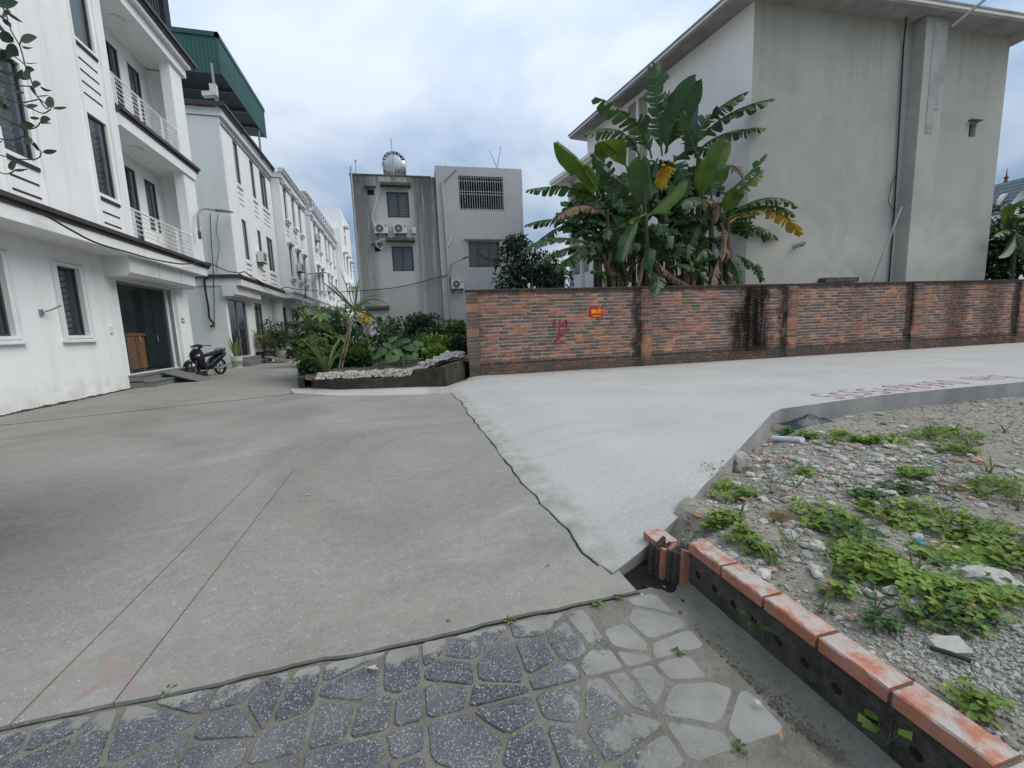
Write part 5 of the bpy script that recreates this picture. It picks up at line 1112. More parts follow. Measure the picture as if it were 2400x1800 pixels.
# street lamps: bracket arms with flat heads
def lamp(label, pts, head, hd, hw, r=.028):
    t = thing('street_lamp', label, 'street lamp', pts[0], 0, 'street lamps on bracket arms'); q = smooth_pts([tuple(p) for p in pts], 6)
    mb = MB(); mb.tube(q, r, 7); part('arm', mb, M['steel'], t, True)
    a, b = Vector(head[0]), Vector(head[1]); d = (b-a).normalized(); s = d.cross(UP).normalized(); u = s.cross(d)
    mb = MB(); m = []
    for f, w, h in ((0, .45, .6), (.25, .9, 1.0), (.8, 1.0, .7), (1, .55, .35)):
        c = a+(b-a)*f; m += [c-s*hw*w-u*hd*h*.5, c+s*hw*w-u*hd*h*.5, c+s*hw*w*.8+u*hd*h*.6, c-s*hw*w*.8+u*hd*h*.6]
    mb.add(m, [(0,3,2,1), (12,13,14,15)]+[(4*i+k, 4*i+(k+1) % 4, 4*i+4+(k+1) % 4, 4*i+4+k) for i in range(3) for k in range(4)]); part('lamp_head', mb, M['dsteel'], t, True)
    c = a+(b-a)*.55-u*hd*.52; mb = MB(); mb.obox(c, (b-a)*.28, s*hw*.7, u*.008); part('lens', mb, M['lamp'], t)
    mb = MB(); p = Vector(pts[0]); mb.tube([p-UP*.15, p+UP*.12], r*1.35, 8); part('clamp', mb, M['dsteel'], t)
    return t
XL = -6.9
lamp('street lamp arching from the end of the white house balconies', [rx(z4(250, 370), XL), rx(z4(238, 250), XL), rx(z4(245, 180), XL), rx(z4(285, 145), XL), rx(z4(380, 155), XL)], (rx(z4(380, 155), XL), rx(z4(528, 176), XL)), .09, .16, .04)
X_ = -6.2
lamp('street lamp bracket in front of the hooded row houses', [rx(z4(1165, 900), X_), rx(z4(1160, 790), X_), rx(z4(1163, 730), X_), rx(z4(1190, 706), X_), rx(z4(1240, 706), X_)], (rx(z4(1240, 706), X_), rx(z4(1345, 694), X_)), .1, .18, .045)
lamp('street lamp on an up-slanting arm beside the drain pipe of the grey house', [wpx(z5(940, 1235), 15.75), wpx(z5(945, 1130), 15.7), wpx(z5(965, 1095), 15.6), wpx(z5(1050, 1058), 15.4)], (wpx(z5(1045, 1060), 15.4), wpx(z5(1135, 1023), 15.2)), .07, .13, .03)
# cables
cable('overhead_cable', 'black cable slung along the gutter of the white house', [rx(z2(300, 160), -6.83), rx(z2(370, 190), -6.83), rx(z2(560, 300), -6.8), rx(z2(760, 400), -6.8), rx(z2(1000, 470), -6.8), rx(z2(1200, 525), -6.8), rx(z2(1420, 560), -6.8), rx(z2(1610, 550), -6.8), rx(z4(480, 680), -6.75), rx(z4(600, 700), -6.72)], .022)
cable('overhead_cable', 'tangled black cable running along the row house gutters towards the far lamp', [rx(z4(590, 705), -6.8), rx(z4(640, 690), -6.75), rx(z4(700, 735), -6.8), rx(z4(760, 765), -6.8), rx(z4(900, 850), -6.75), rx(z4(1000, 822), -6.3), rx(z4(1080, 840), -6.2), rx(z4(1300, 855), -6.1), rx(z4(1420, 865), -5.9), wpx(z6(700, 310), 15.7), wpx(z6(860, 298), 15.75)], .026)
cable('wall_cable', 'dark cable sagging across the stained house to its drain pipe', [wpx(z5(190, 1330), 15.9), wpx(z5(420, 1312), 15.85), wpx(z5(620, 1275), 15.85), wpx(z5(800, 1225), 15.85), wpx(z5(935, 1195), 15.85)], .022)
cable('hose', 'black hose hanging in a curve on the side wall of the green canopied house', [on_plane(z4(330, 740), (0, 1, 0), (0, 22.3, 0)), on_plane(z4(292, 760), (0, 1, 0), (0, 22.28, 0)), on_plane(z4(300, 850), (0, 1, 0), (0, 22.28, 0)), on_plane(z4(325, 1000), (0, 1, 0), (0, 22.28, 0)), on_plane(z4(335, 1090), (0, 1, 0), (0, 22.28, 0)), on_plane(z4(372, 1140), (0, 1, 0), (0, 22.28, 0)), on_plane(z4(345, 1166), (0, 1, 0), (0, 22.28, 0))], .045)
cable('wall_cable', 'thin cable running straight down the side wall of the green canopied house', [on_plane(z4(340, 185), (0, 1, 0), (0, 22.33, 0)), on_plane(z4(350, 420), (0, 1, 0), (0, 22.33, 0)), on_plane(z4(365, 620), (0, 1, 0), (0, 22.33, 0)), on_plane(z4(375, 900), (0, 1, 0), (0, 22.33, 0)), on_plane(z4(378, 1180), (0, 1, 0), (0, 22.33, 0))], .016)
cable('wall_cable', 'wavy thin cable on the side wall of the green canopied house', [on_plane(z4(410, 190), (0, 1, 0), (0, 22.33, 0)), on_plane(z4(395, 330), (0, 1, 0), (0, 22.33, 0)), on_plane(z4(420, 470), (0, 1, 0), (0, 22.33, 0)), on_plane(z4(400, 600), (0, 1, 0), (0, 22.33, 0)), on_plane(z4(402, 690), (0, 1, 0), (0, 22.33, 0))], .016, 'steel')
for k, y in enumerate((1100, 1128, 1165)):
    o_ = cable('power_line', 'thin power line in the far gap between the tall house and the stained house', [on_plane(z5(40, y-12), (0, 1, 0), (0, 60, 0)), on_plane(z5(110, y), (0, 1, 0), (0, 60, 0)), on_plane(z5(260, y+6), (0, 1, 0), (0, 60, 0))], .03, 'steel'); o_['group'] = 'far power lines'
# ramps of ribbed plate
def ramp(label, x0, x1, y0, y1, h):
    t = thing('wheel_ramp', label, 'ramp', ((x0+x1)/2, y0, 0))
    mb = MB(); mb.hexa([(x0, y0, h-.03), (x0, y1, h-.03), (x1, y1, .0), (x1, y0, .0), (x0, y0, h), (x0, y1, h), (x1, y1, .02), (x1, y0, .02)]); part('plate', mb, M['rustplate'], t)
    for k in range(9):
        f = (k+.5)/9; x = x0+(x1-x0)*f; z = h+(.02-h)*f; mb = MB(); mb.box(x-.015, x+.015, y0, y1, z-.004, z+.014); part('rib', mb, M['steel'], t)
ramp('grey ribbed ramp plate on the steps of the white house entrance', XG+.42, XG+1.38, 15.75, 16.7, .37)
ramp('grey ribbed ramp plate on the steps of the green canopied house', -6.9, -5.9, 24.3, 25.3, .36)
# ------------------------------------------------------------------ motorbike
mk = thing('motorbike', 'black motor scooter parked at the corner between the white houses', 'motorbike', (-6.95, 17.8, 0), R(-107))
Mw = wmat(mk)
def L_(x, y, z): return Mw @ Vector((x*1.08, y*1.08, z*1.08))       # x forward, y left
def wheel(cx, lab):
    r = .285; mb = MB(); n = 22; prof = [(r-.055, -.035), (r-.02, -.045), (r, -.025), (r+.004, 0), (r, .025), (r-.02, .045), (r-.055, .035)]
    vv = [L_(cx+p*math.cos(2*math.pi*k/n), q, r+.004+p*math.sin(2*math.pi*k/n)) for k in range(n) for p, q in prof]; m = len(prof)
    mb.add(vv, [(k*m+i, k*m+(i+1) % m, ((k+1) % n)*m+(i+1) % m, ((k+1) % n)*m+i) for k in range(n) for i in range(m)]); w = part('wheel', mb, M['rubber'], mk, True)
    mb = MB()
    for k in range(5):
        t = 2*math.pi*k/5; mb.tube([L_(cx, 0, r), L_(cx+(r-.05)*math.cos(t), 0, r+(r-.05)*math.sin(t))], .018, 5)
    mb.lathe(L_(cx, -.05, r), [(.05, 0), (.05, .108)], 10, L_(0, 1, 0)-L_(0, 0, 0)); part('rim', mb, M['dsteel'], w)
wheel(.62, 'f'); wheel(-.60, 'r')
def loft(mb, secs):                 # sections: (x, half width, z0, z1)
    m = 8; vv = []
    for x, w, a, b in secs:
        for k in range(m):
            t = 2*math.pi*(k+.5)/m; vv.append(L_(x, w*max(-1, min(1, 1.25*math.cos(t))), (a+b)/2+(b-a)/2*max(-1, min(1, 1.25*math.sin(t)))))
    mb.add(vv, [tuple(range(m))[::-1], tuple((len(secs)-1)*m+k for k in range(m))]+[(i*m+k, i*m+(k+1) % m, (i+1)*m+(k+1) % m, (i+1)*m+k) for i in range(len(secs)-1) for k in range(m)])
mb = MB(); loft(mb, [(.56, .05, .60, .80), (.46, .19, .50, .92), (.34, .20, .36, .95), (.25, .16, .30, .90), (.2, .10, .30, .62)]); part('front_shield', mb, M['gloss'], mk, True)
mb = MB(); loft(mb, [(.24, .13, .24, .34), (.0, .14, .22, .42), (-.2, .15, .26, .60), (-.45, .16, .42, .70), (-.75, .12, .60, .76), (-.92, .05, .70, .78)]); part('rear_body', mb, M['gloss'], mk, True)
mb = MB(); loft(mb, [(.05, .09, .66, .72), (-.10, .14, .67, .78), (-.35, .15, .70, .82), (-.62, .13, .74, .88), (-.86, .08, .80, .88)]); part('seat', mb, M['black'], mk, True)
mb = MB(); loft(mb, [(.42, .08, .92, 1.00), (.36, .16, .92, 1.08), (.26, .14, .95, 1.10), (.18, .06, .97, 1.06)]); part('handlebar_cover', mb, M['black'], mk, True)
mb = MB(); mb.obox(L_(.455, 0, .985), (L_(.02, 0, 0)-L_(0, 0, 0)), (L_(0, .10, 0)-L_(0, 0, 0)), (L_(0, 0, .035)-L_(0, 0, 0))); part('headlight', mb, M['lamp'], mk)
for s_ in (-1, 1):
    mb = MB(); mb.tube([L_(.28, s_*.10, 1.03), L_(.22, s_*.24, 1.05), L_(.16, s_*.36, 1.04)], [.016, .016, .02], 6); part('handlebar', mb, M['black'], mk)
    mb = MB(); mb.tube([L_(.42, s_*.07, .80), L_(.62, s_*.07, .29)], .022, 6); part('fork_leg', mb, M['dsteel'], mk)
    mb = MB(); mb.obox(L_(.47, s_*.14, .76), (L_(.05, 0, -.03)-L_(0, 0, 0)), (L_(0, .035, 0)-L_(0, 0, 0)), (L_(0, 0, .025)-L_(0, 0, 0))); part('indicator', mb, M['lamp'], mk)
    mb = MB(); mb.tube([L_(-.45, s_*.13, .62), L_(-.62, s_*.13, .30)], .022, 6); part('shock_absorber', mb, M['steel'], mk)
mb = MB()
for k in range(8):
    a0 = R(20+k*15); a1 = R(20+(k+1)*15); q = []
    for a in (a0, a1):
        for w_ in (-.065, .065): q.append(L_(.62+.335*math.cos(a), w_, .29+.335*math.sin(a)))
    mb.quad(q[0], q[1], q[3], q[2])
part('front_mudguard', mb, M['gloss'], mk, True)
mb = MB(); mb.tube([L_(-.15, .12, .28), L_(-.45, .16, .25), L_(-.85, .18, .36)], [.03, .045, .05], 8); part('exhaust', mb, M['steel'], mk, True)
mb = MB(); mb.tube([L_(-.55, .1, .88), L_(-.78, .12, .93), L_(-.98, .0, .90), L_(-.78, -.12, .93), L_(-.55, -.1, .88)], .016, 6); part('grab_rail', mb, M['dsteel'], mk)
mb = MB(); mb.tube([L_(-.05, .12, .24), L_(-.02, .26, .02)], .014, 5); part('side_stand', mb, M['dsteel'], mk)
mb = MB(); mb.obox(L_(-.05, 0, .34), (L_(.2, 0, 0)-L_(0, 0, 0)), (L_(0, .1, 0)-L_(0, 0, 0)), (L_(0, 0, .10)-L_(0, 0, 0))); part('engine', mb, M['dsteel'], mk)
# ================================================================== planting helpers
def leaf_flat(mb, b, d, L, w, nrm=None, fold=.25, droop=.15):
    d = Vector(d).normalized(); n = Vector(nrm) if nrm is not None else UP
    s = d.cross(n); s = s.normalized() if s.length > .05 else d.orthogonal().normalized(); n = s.cross(d).normalized()
    m = b+d*L*.5-n*0; t = b+d*L-n*L*droop
    mb.add([b, m+s*w+n*w*fold, m, m-s*w+n*w*fold, t], [(0, 1, 2), (0, 2, 3), (1, 4, 2), (2, 4, 3)])
def rvec(r): 
    while True:
        v = Vector((r.uniform(-1, 1), r.uniform(-1, 1), r.uniform(-1, 1)))
        if .05 < v.length < 1: return v.normalized()
def foliage(mb, r, centres, n, L, w, sprd, droop=.15, upb=.25):
    for c, rad in centres:
        c = Vector(c)
        for _ in range(n):
            v = rvec(r); k = r.random()**.45; p = c+Vector((v.x, v.y, v.z*.8))*rad*k
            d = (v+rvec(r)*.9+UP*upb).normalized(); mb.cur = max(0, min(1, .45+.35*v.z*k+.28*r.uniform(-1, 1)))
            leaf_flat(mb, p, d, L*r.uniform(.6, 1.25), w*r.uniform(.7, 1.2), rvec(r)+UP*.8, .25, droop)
def blade(mb, b, d0, L, w, droop, n=8, twist=0.0, tone=.5):
    """long arching strap leaf"""
    p = Vector(b); d = Vector(d0).normalized(); vv = []; mb.cur = tone
    for i in range(n+1):
        t = i/n; s = d.cross(UP); s = s.normalized() if s.length > .02 else Vector((1, 0, 0)); nn = s.cross(d)
        ww = w*(math.sin(math.pi*min(1, .18+t*.82))**.7 if t < .98 else .02); vv += [p-s*ww+nn*ww*.35, p, p+s*ww+nn*ww*.35]
        p = p+d*(L/n); d = (d-UP*droop*(.35+t)/n*2.0).normalized()
    o = []
    for i in range(n): o += [(3*i, 3*i+1, 3*i+4, 3*i+3), (3*i+1, 3*i+2, 3*i+5, 3*i+4)]
    mb.add(vv, o)
def shrub(name, label, base, h, rad, n, L, w, mat, seed, cat='shrub', group=None, stems=5, droop=.2):
    r = random.Random(seed); t = thing(name, label, cat, base, 0, group); base = Vector(base); mb = MB(); cs = []
    for k in range(stems):
        a = 6.28*k/stems+r.uniform(-.5, .5); e = base+Vector((math.cos(a)*rad*.6*r.random(), math.sin(a)*rad*.6*r.random(), h*r.uniform(.55, .95)))
        mid = base+(e-base)*.5+rvec(r)*.08*h; mb.tube([base, mid, e], [.02*h+.006, .013*h+.004, .004], 5); cs += [(e, rad*r.uniform(.45, .65)), (mid+rvec(r)*rad*.3, rad*.5)]
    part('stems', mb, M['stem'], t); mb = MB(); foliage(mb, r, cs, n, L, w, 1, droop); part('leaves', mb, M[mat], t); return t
# ================================================================== pots and buckets by the row houses
def pot(name, label, c, r, h, mat, plant=None, seed=1, group='potted plants along the row houses'):
    t = thing(name, label, 'potted plant', c, 0, group); c = Vector(c); mb = MB(); mb.lathe(c, [(r*.62, 0), (r*.9, h*.35), (r, h*.8), (r*.92, h*.92), (r*1.08, h), (r*.95, h), (r*.9, h*.9)], 16); part('pot', mb, M[mat], t, True)
    mb = MB(); mb.lathe(c+UP*h*.86, [(r*.9, 0), (r*.85, .02)], 12); part('soil', mb, M['soil'], t); rr_ = random.Random(seed); top = c+UP*h*.88
    if plant:
        kind, hh, rad, nl = plant
        if kind == 'blade':
            mb = MB()
            for k in range(nl): a = rr_.uniform(0, 6.28); blade(mb, top+Vector((math.cos(a), math.sin(a), 0))*r*.4, Vector((math.cos(a)*.25, math.sin(a)*.25, 1)), hh*rr_.uniform(.6, 1.1), .035, .15, 6, 0, rr_.uniform(.3, 1))
            part('leaves', mb, M['blade'], t)
        else:
            mb = MB(); cs = []
            for k in range(6):
                a = rr_.uniform(0, 6.28); e = top+Vector((math.cos(a)*rad*.55, math.sin(a)*rad*.55, hh*rr_.uniform(.45, .95))); mb.tube([top, top+(e-top)*.5+rvec(rr_)*.06, e], [.018, .012, .005], 5); cs += [(e, rad*.55), (top+(e-top)*.55, rad*.5)]
            part('stems', mb, M['stem'], t); mb = MB(); foliage(mb, rr_, cs, nl, .11, .03, 1); part('leaves', mb, M['leafdark' if kind == 'dark' else 'leaf'], t)
            if kind == 'flower':
                mb = MB(); foliage(mb, rr_, [(c_, r_*.8) for c_, r_ in cs[::2]], 22, .07, .03, 1); part('flowers', mb, M['flower'], t)
    return t
def z9(x, y): return (540+x*.09042, 740+y*.09044)
bk = thing('paint_bucket', 'white paint bucket with a printed label, snake plant growing in it', 'bucket', gz(*z9(190, 1350)), 0, None); c = Vector(bk.location)
mb = MB(); mb.lathe(c, [(.19, 0), (.235, .48), (.25, .48), (.25, .53), (.235, .53), (.235, .5)], 18); part('bucket', mb, M['bucket'], bk, True)
mb = MB(); mb.lathe(c+UP*.06, [(.199, 0), (.226, .28)], 18); part('label_band', mb, M['bucketlabel'], bk, True)
mb = MB(); rr_ = random.Random(3)
for k in range(12): a = rr_.uniform(0, 6.28); blade(mb, c+Vector((math.cos(a)*.1, math.sin(a)*.1, .5)), Vector((math.cos(a)*.22, math.sin(a)*.22, 1)), rr_.uniform(.5, 1.0), .045, .1, 6, 0, rr_.uniform(.4, 1))
part('leaves', mb, M['blade'], bk)
P0 = gz(*z9(760, 1160)); pot('glazed_pot', 'wide dark glazed trough pot with leafy shrub beside the ribbed ramp', P0+Vector((-.25, .2, 0)), .55, .62, 'potdark', ('leaf', .9, .75, 70), 4)
pot('glazed_pot', 'round dark glazed pot with red flowered bush in the pot row', gz(*z9(930, 1190)), .42, .55, 'potdark', ('flower', 1.2, .7, 80), 5)
pot('glazed_pot', 'dark pot with a tall dark shrub against the row house wall', gz(*z9(1180, 1150)), .36, .55, 'potdark', ('dark', 1.9, .75, 90), 6)
pot('stone_pot', 'pale carved stone pot with magenta flowers in the pot row', gz(*z9(1320, 1150)), .33, .62, 'tan', ('flower', 1.3, .7, 80), 7)
pot('glazed_pot', 'dark urn with a dense shrub next to the red clay pot', gz(*z9(1440, 1120)), .34, .6, 'potdark', ('dark', 1.6, .7, 90), 8)
pot('clay_pot', 'small red clay pot at the end of the pot row', gz(*z9(1690, 1095)), .28, .5, 'potred', ('dark', 1.2, .6, 70), 9)
mb = MB(); c = gz(*z9(1100, 1170)); mb.lathe(c, [(.10, 0), (.10, .06), (.06, .10), (.06, .7), (.075, .72), (.075, .76)], 10); solo('white_post', mb, M['plastic'], 'short white plastic pipe post standing among the pots', 'post', smooth=True)
# ================================================================== planter garden in the fork of the road
pt6 = lambda x, y, z=0.0: gz(*z6(x, y), z)
FR = [(pt6(170, 1385), .22), (pt6(260, 1432), .24), (pt6(560, 1452), .25), (pt6(960, 1440), .26), (pt6(1400, 1422), .30), (pt6(1430, 1421), .45), (pt6(1800, 1415), .50), (wl(-.06, .12, 0), .54)]
gw_ = thing('planter_wall', 'low mossy dark retaining wall curving round the garden corner', 'wall', pt6(960, 1440))
BK = []
pts = [p for p, h in FR]
for (p, h), (q, h2_) in zip(FR, FR[1:]):
    d = (q-p).normalized(); nrm = Vector((-d.y, d.x, 0)); L = (q-p).length; k = max(1, int(L/.62))
    for i in range(k):
        a = p+(q-p)*(i/k); b = p+(q-p)*((i+1)/k)-d*.006; mb = MB(); ha = h+(h2_-h)*(i/k)+random.uniform(-.02, .02); hb = h+(h2_-h)*((i+1)/k)+random.uniform(-.02, .02); j = nrm*random.uniform(0, .015); w = nrm*.14
        mb.hexa([a+j-UP*.05, b+j-UP*.05, b+w-UP*.05, a+w-UP*.05, a+j+UP*ha+w*.08, b+j+UP*hb+w*.08, b+w+UP*hb, a+w+UP*ha]); part('concrete_block', mb, M['moss'], gw_)
mb = MB(); mb.hexa([(-2.62, 11.75, -.05), (-2.45, 11.65, -.05), (-5.4, 27.5, -.05), (-5.6, 27.5, -.05), (-2.62, 11.75, .3), (-2.45, 11.65, .3), (-5.4, 27.5, .25), (-5.6, 27.5, .25)]); part('side_kerb', mb, M['moss'], gw_)
def bed_z(x, y):
    t = sstep(11.0, 13.5, y)
    h = .20+.22*t+.06*nz(x, y, 1.3)+.05*nz(x, y, 3.5)+.36*sstep(.0, 1.5, x)*sstep(13.6, 11.9, y)
    return h
mb = MB(); nx, ny = 44, 50; vv = []
for i in range(ny+1):
    t = (i/ny)**1.6; y = 10.95+16.0*t; xl = -2.35-(y-11.2)*.19; xr = 1.68+sstep(11.2, 11.4, y)*5.0
    if y < 11.55: xl = -2.3+1.0*(11.55-y)/.6
    for j in range(nx+1):
        x = xl+(xr-xl)*j/nx; yy = y+(.22*abs((x+.3)/1.7)**2 if i == 0 else 0); vv.append((x, yy, bed_z(x, yy)))
mb.add(vv, [(i*(nx+1)+j, i*(nx+1)+j+1, (i+1)*(nx+1)+j+1, (i+1)*(nx+1)+j) for i in range(ny) for j in range(nx)]); struct('garden_soil', mb, M['soil'], True)
# pale rubble bank along the planter's front
rr_ = random.Random(21); mb = MB(); small = MB()
for k in range(3600):
    f = rr_.random(); x = -2.1+3.7*f; y0 = 10.95+.22*abs((x+.3)/1.7)**2; y = y0+rr_.random()**1.2*(.75+.85*f); z = bed_z(x, y)+.16*math.exp(-((y-y0-.35)/.4)**2); small.cur = rr_.random()
    small.rock((x, y, z-.01), rr_.uniform(.010, .042)*(1.7 if rr_.random() < .12 else 1), k, .75, 0)
solo('rubble_bank', small, M['stone3'], 'bank of pale broken concrete rubble along the planter front', 'rubble', kind='stuff')
for k in range(26):
    f = rr_.random(); x = -1.7+3.2*f; y = 10.98+.2*abs((x+.3)/1.7)**2+rr_.random()*(.5+.6*f); m = MB(); m.cur = rr_.random(); r_ = rr_.uniform(.06, .12); m.rock((x, y, bed_z(x, y)+.12), r_, k+90, .75, 1)
    solo('rubble_stone', m, M['stone3'], 'lump of pale rubble on the planter bank', 'stone', group='lumps of rubble on the planter bank')
def gp6(x, y):                       # pixel on the garden bed
    z = .4
    for _ in range(6): q = gz(*z6(x, y), z); z = bed_z(q.x, q.y) if q.y < 27 else .5
    return Vector((q.x, q.y, z))
def gcol(x, D, ytop=None):            # bed position in a pixel column at depth D, and the height that reaches a pixel row
    q = on_plane(z6(x, 1000), (0, 1, 0), (0, D, 0)); b_ = Vector((q.x, D, bed_z(q.x, D)))
    if ytop is None: return b_
    return b_, on_plane(z6(x, ytop), (0, 1, 0), (0, D, 0)).z-b_.z
def px_len(p, n): return n*.20344*(p-CP).dot(fw)/FPX       # zoomed pixels -> metres at that depth
# tall cane plant
b = gp6(560, 1190); top = on_plane(z6(742, 545), (0, 1, 0), b); top2 = on_plane(z6(715, 600), (0, 1, 0), b)
cn = thing('cane_plant', 'tall cane plant with a leaning bare stalk and arching strap leaves', 'plant', b); r = random.Random(2)
for e, o in ((top, 0), (top2, .08)):
    mb = MB(); m1 = on_plane(z6(640, 860), (0, 1, 0), b)+Vector((o, .05, 0)); mb.tube([b+Vector((o, 0, 0)), m1, e], [.03, .024, .02], 7); part('stalk', mb, M['cane'], cn, True)
tips = [((560, 30), .9), ((770, 90), .8), ((790, 170), .75), ((1170, 490), .5), ((1080, 385), .6), ((930, 440), .5), ((430, 180), .35), ((350, 185), .3), ((960, 620), .6), ((1210, 860), .3), ((1040, 720), .3), ((950, 1050), .95), ((560, 420), .5), ((620, 640), .6), ((1020, 500), .7)]
for (tx, ty), tn in tips:
    o = top+UP*.05; e = on_plane(z6(tx, ty), (0, 1, 0), b+Vector((0, r.uniform(-.5, .35), 0))); ln = (e-o).length; d = (e-o).normalized(); lift = .55 if ty > 300 else .06
    n = 10; vv = []; mb = MB(); mb.cur = tn
    for i in range(n+1):
        t = i/n; p = o.lerp(e, t)+UP*lift*ln*math.sin(math.pi*min(t, 1))*.42*(1 if ty < 800 else .55); s = d.cross(UP); s = (s.normalized() if s.length > .1 else Vector((1, 0, 0)))*.35+d.cross(fw).normalized()*.65
        w_ = .036*math.sin(math.pi*min(1, .2+.8*t))**.7+.002; nn = s.cross(d).normalized(); vv += [p-s*w_+nn*w_*.3, p, p+s*w_+nn*w_*.3]
    mb.add(vv, [f for i in range(n) for f in ((3*i, 3*i+1, 3*i+4, 3*i+3), (3*i+1, 3*i+2, 3*i+5, 3*i+4))]); part('leaf', mb, M['blade'], cn)
# small cane clumps
def clump(label, base, nl, L, w, seed, droop=.5, mat='blade', name='grass_clump'):
    t = thing(name, label, 'plant', base); r = random.Random(seed); base = Vector(base)
    for k in range(nl):
        a = 6.28*k/nl+r.uniform(-.4, .4); mb = MB(); blade(mb, base+Vector((math.cos(a)*.05, math.sin(a)*.05, 0)), Vector((math.cos(a)*r.uniform(.2, .8), math.sin(a)*r.uniform(.2, .8), 1)), L*r.uniform(.55, 1.1), w*r.uniform(.7, 1.1), droop*r.uniform(.5, 1.5), 8, 0, r.uniform(.2, .9)); part('leaf', mb, M[mat], t)
clump('low cane clump with arching green blades by the planter corner', gp6(430, 1300), 15, 1.25, .04, 3, .75)
clump('low cane clump with arching green blades right of the leaning stalk', gp6(690, 1190), 7, .8, .035, 4, .8)
clump('tall tuft of reed-like blades behind the papaya bush', gcol(420, 15), 26, 2.5, .05, 5, .5)
clump('tall tuft of broad green blades behind the cane stalk', gcol(620, 15), 22, 2.2, .06, 6, .45)
# lobed-leaf bushes on the road side
def lobed(mb, c, nrm, d, R_, tone):
    nrm = Vector(nrm).normalized(); d = (Vector(d)-nrm*Vector(d).dot(nrm)).normalized(); s = nrm.cross(d); mb.cur = tone; n = 7
    for k in range(n):
        a = R(-130+260*k/(n-1)); ln = R_*(1-.25*abs(a)/2.3); u = d*math.cos(a)+s*math.sin(a); v = nrm.cross(u); m = c+u*ln*.55-nrm*R_*.06
        mb.add([c, m+v*ln*.17, c+u*ln-nrm*R_*.22, m-v*ln*.17], [(0, 1, 2, 3)])
def papaya(label, base, h, nl, R_, rad, seed, mat='leaf', group=None):
    t = thing('papaya_bush', label, 'bush', base, 0, group); r = random.Random(seed); base = Vector(base); st = MB(); lf = MB()
    top = base+Vector((r.uniform(-.1, .1), r.uniform(-.1, .1), h)); st.tube([base, base.lerp(top, .5)+rvec(r)*.05, top], [.05, .04, .03], 7)
    for k in range(nl):
        a = r.uniform(0, 6.28); f = r.uniform(.05, 1); o = base.lerp(top, f); e = o+Vector((math.cos(a), math.sin(a), 0))*rad*r.uniform(.35, 1)+UP*r.uniform(-.1, .4)
        st.tube([o, o.lerp(e, .5)+UP*.1, e], .008, 4); lobed(lf, e, Vector((math.cos(a)*.5, math.sin(a)*.5, 1))+rvec(r)*.35, Vector((math.cos(a), math.sin(a), -.2)), R_*r.uniform(.7, 1.15), r.uniform(.1, .95))
    part('stems', st, M['stem'], t); part('leaves', lf, M[mat], t)
papaya('lobed papaya bush overhanging the road at the planter corner', gp6(360, 1180), .95, 56, .24, .6, 1)
papaya('tall lobed papaya bush behind the planter corner', gcol(370, 14.2), 1.6, 64, .34, .85, 2)
papaya('broad dark lobed bush between the reeds and the white door', gcol(580, 14.8), 1.7, 64, .36, .9, 3, 'leafdark')
papaya('lobed bush hanging over the lane beside the clay pot', Vector((-4.35, 20.5, .3)), 1.5, 30, .36, .7, 4, 'leafdark')
papaya('young lobed bush at the very corner of the planter', gp6(230, 1260), .75, 34, .22, .5, 5)
# shrub by the white door, round bushes in front of the stained house
BUSH = [('door_shrub', 'thin pale leaved shrub in front of the white door', 1150, 18, 630, .75, 40, .24, .05, 'leaf', 8, .6), ('round_bush', 'dense round dark green bush under the cellar window', 1530, 17, 610, 1.0, 260, .16, .05, 'leafdark', 9, .2),
 ('round_bush', 'leafy green bush against the left end of the brick wall', 1950, 14, 650, .62, 230, .13, .042, 'leaf', 8, .2), ('dry_shrub', 'sparse grey dry shrub between the two round bushes', 1790, 16.5, 590, .5, 24, .13, .03, 'bandry', 8, .2), ('round_bush', 'dark bush hiding the foot of the drain pipe', 1700, 16, 760, .8, 200, .15, .045, 'leafdark', 8, .2)]
for k, (nm, lab, x, D, yt, rad, n_, L, w, mt, sm, dp) in enumerate(BUSH):
    b_, h_ = gcol(x, D, yt); shrub(nm, lab, b_, h_*.88, rad, n_, L, w, mt, 41+k, stems=sm, droop=dp)
UG = [(1080, 16, 850, .7, 'leaf', 'leafy undergrowth below the white door shrub'), (1330, 15.2, 840, .7, 'leafdark', 'dark undergrowth behind the taro leaves'), (1450, 15, 820, .7, 'leaf', 'green undergrowth between the taro and the round bush'), (1620, 14.5, 800, .65, 'leafbright', 'bright undergrowth at the foot of the round bush'), (1740, 13.8, 840, .55, 'leaf', 'dark undergrowth below the grey dry shrub'), (1850, 13.6, 820, .5, 'leafbright', 'bright undergrowth beside the wall end bush'), (1990, 12.6, 800, .35, 'leafdark', 'dark undergrowth touching the brick wall end'), (930, 15.5, 830, .7, 'leafdark', 'dark undergrowth behind the cane leaves'), (880, 14, 900, .6, 'leaf', 'green undergrowth right of the cane stalk'), (700, 14.2, 860, .6, 'leaf', 'dark undergrowth behind the cane stalk'), (800, 13.3, 1000, .4, 'leaf', 'low green undergrowth near the rubble bank'), (640, 13.3, 1040, .35, 'leaf', 'green undergrowth beside the cane stalk foot'), (380, 13.1, 1000, .45, 'leaf', 'green undergrowth in front of the papaya trunk'), (1690, 12.7, 960, .4, 'leafbright', 'bright low shrub right of the taro leaves'), (210, 12.5, 1110, .28, 'leaf', 'dark undergrowth at the road corner of the planter')]
for k, (x, D, yt, rad, mt, lab) in enumerate(UG):
    b_, h_ = gcol(x, D, yt); shrub('ground_shrub', lab, b_, max(.25, h_*.8), rad, 110, .14, .04, mt, 80+k)
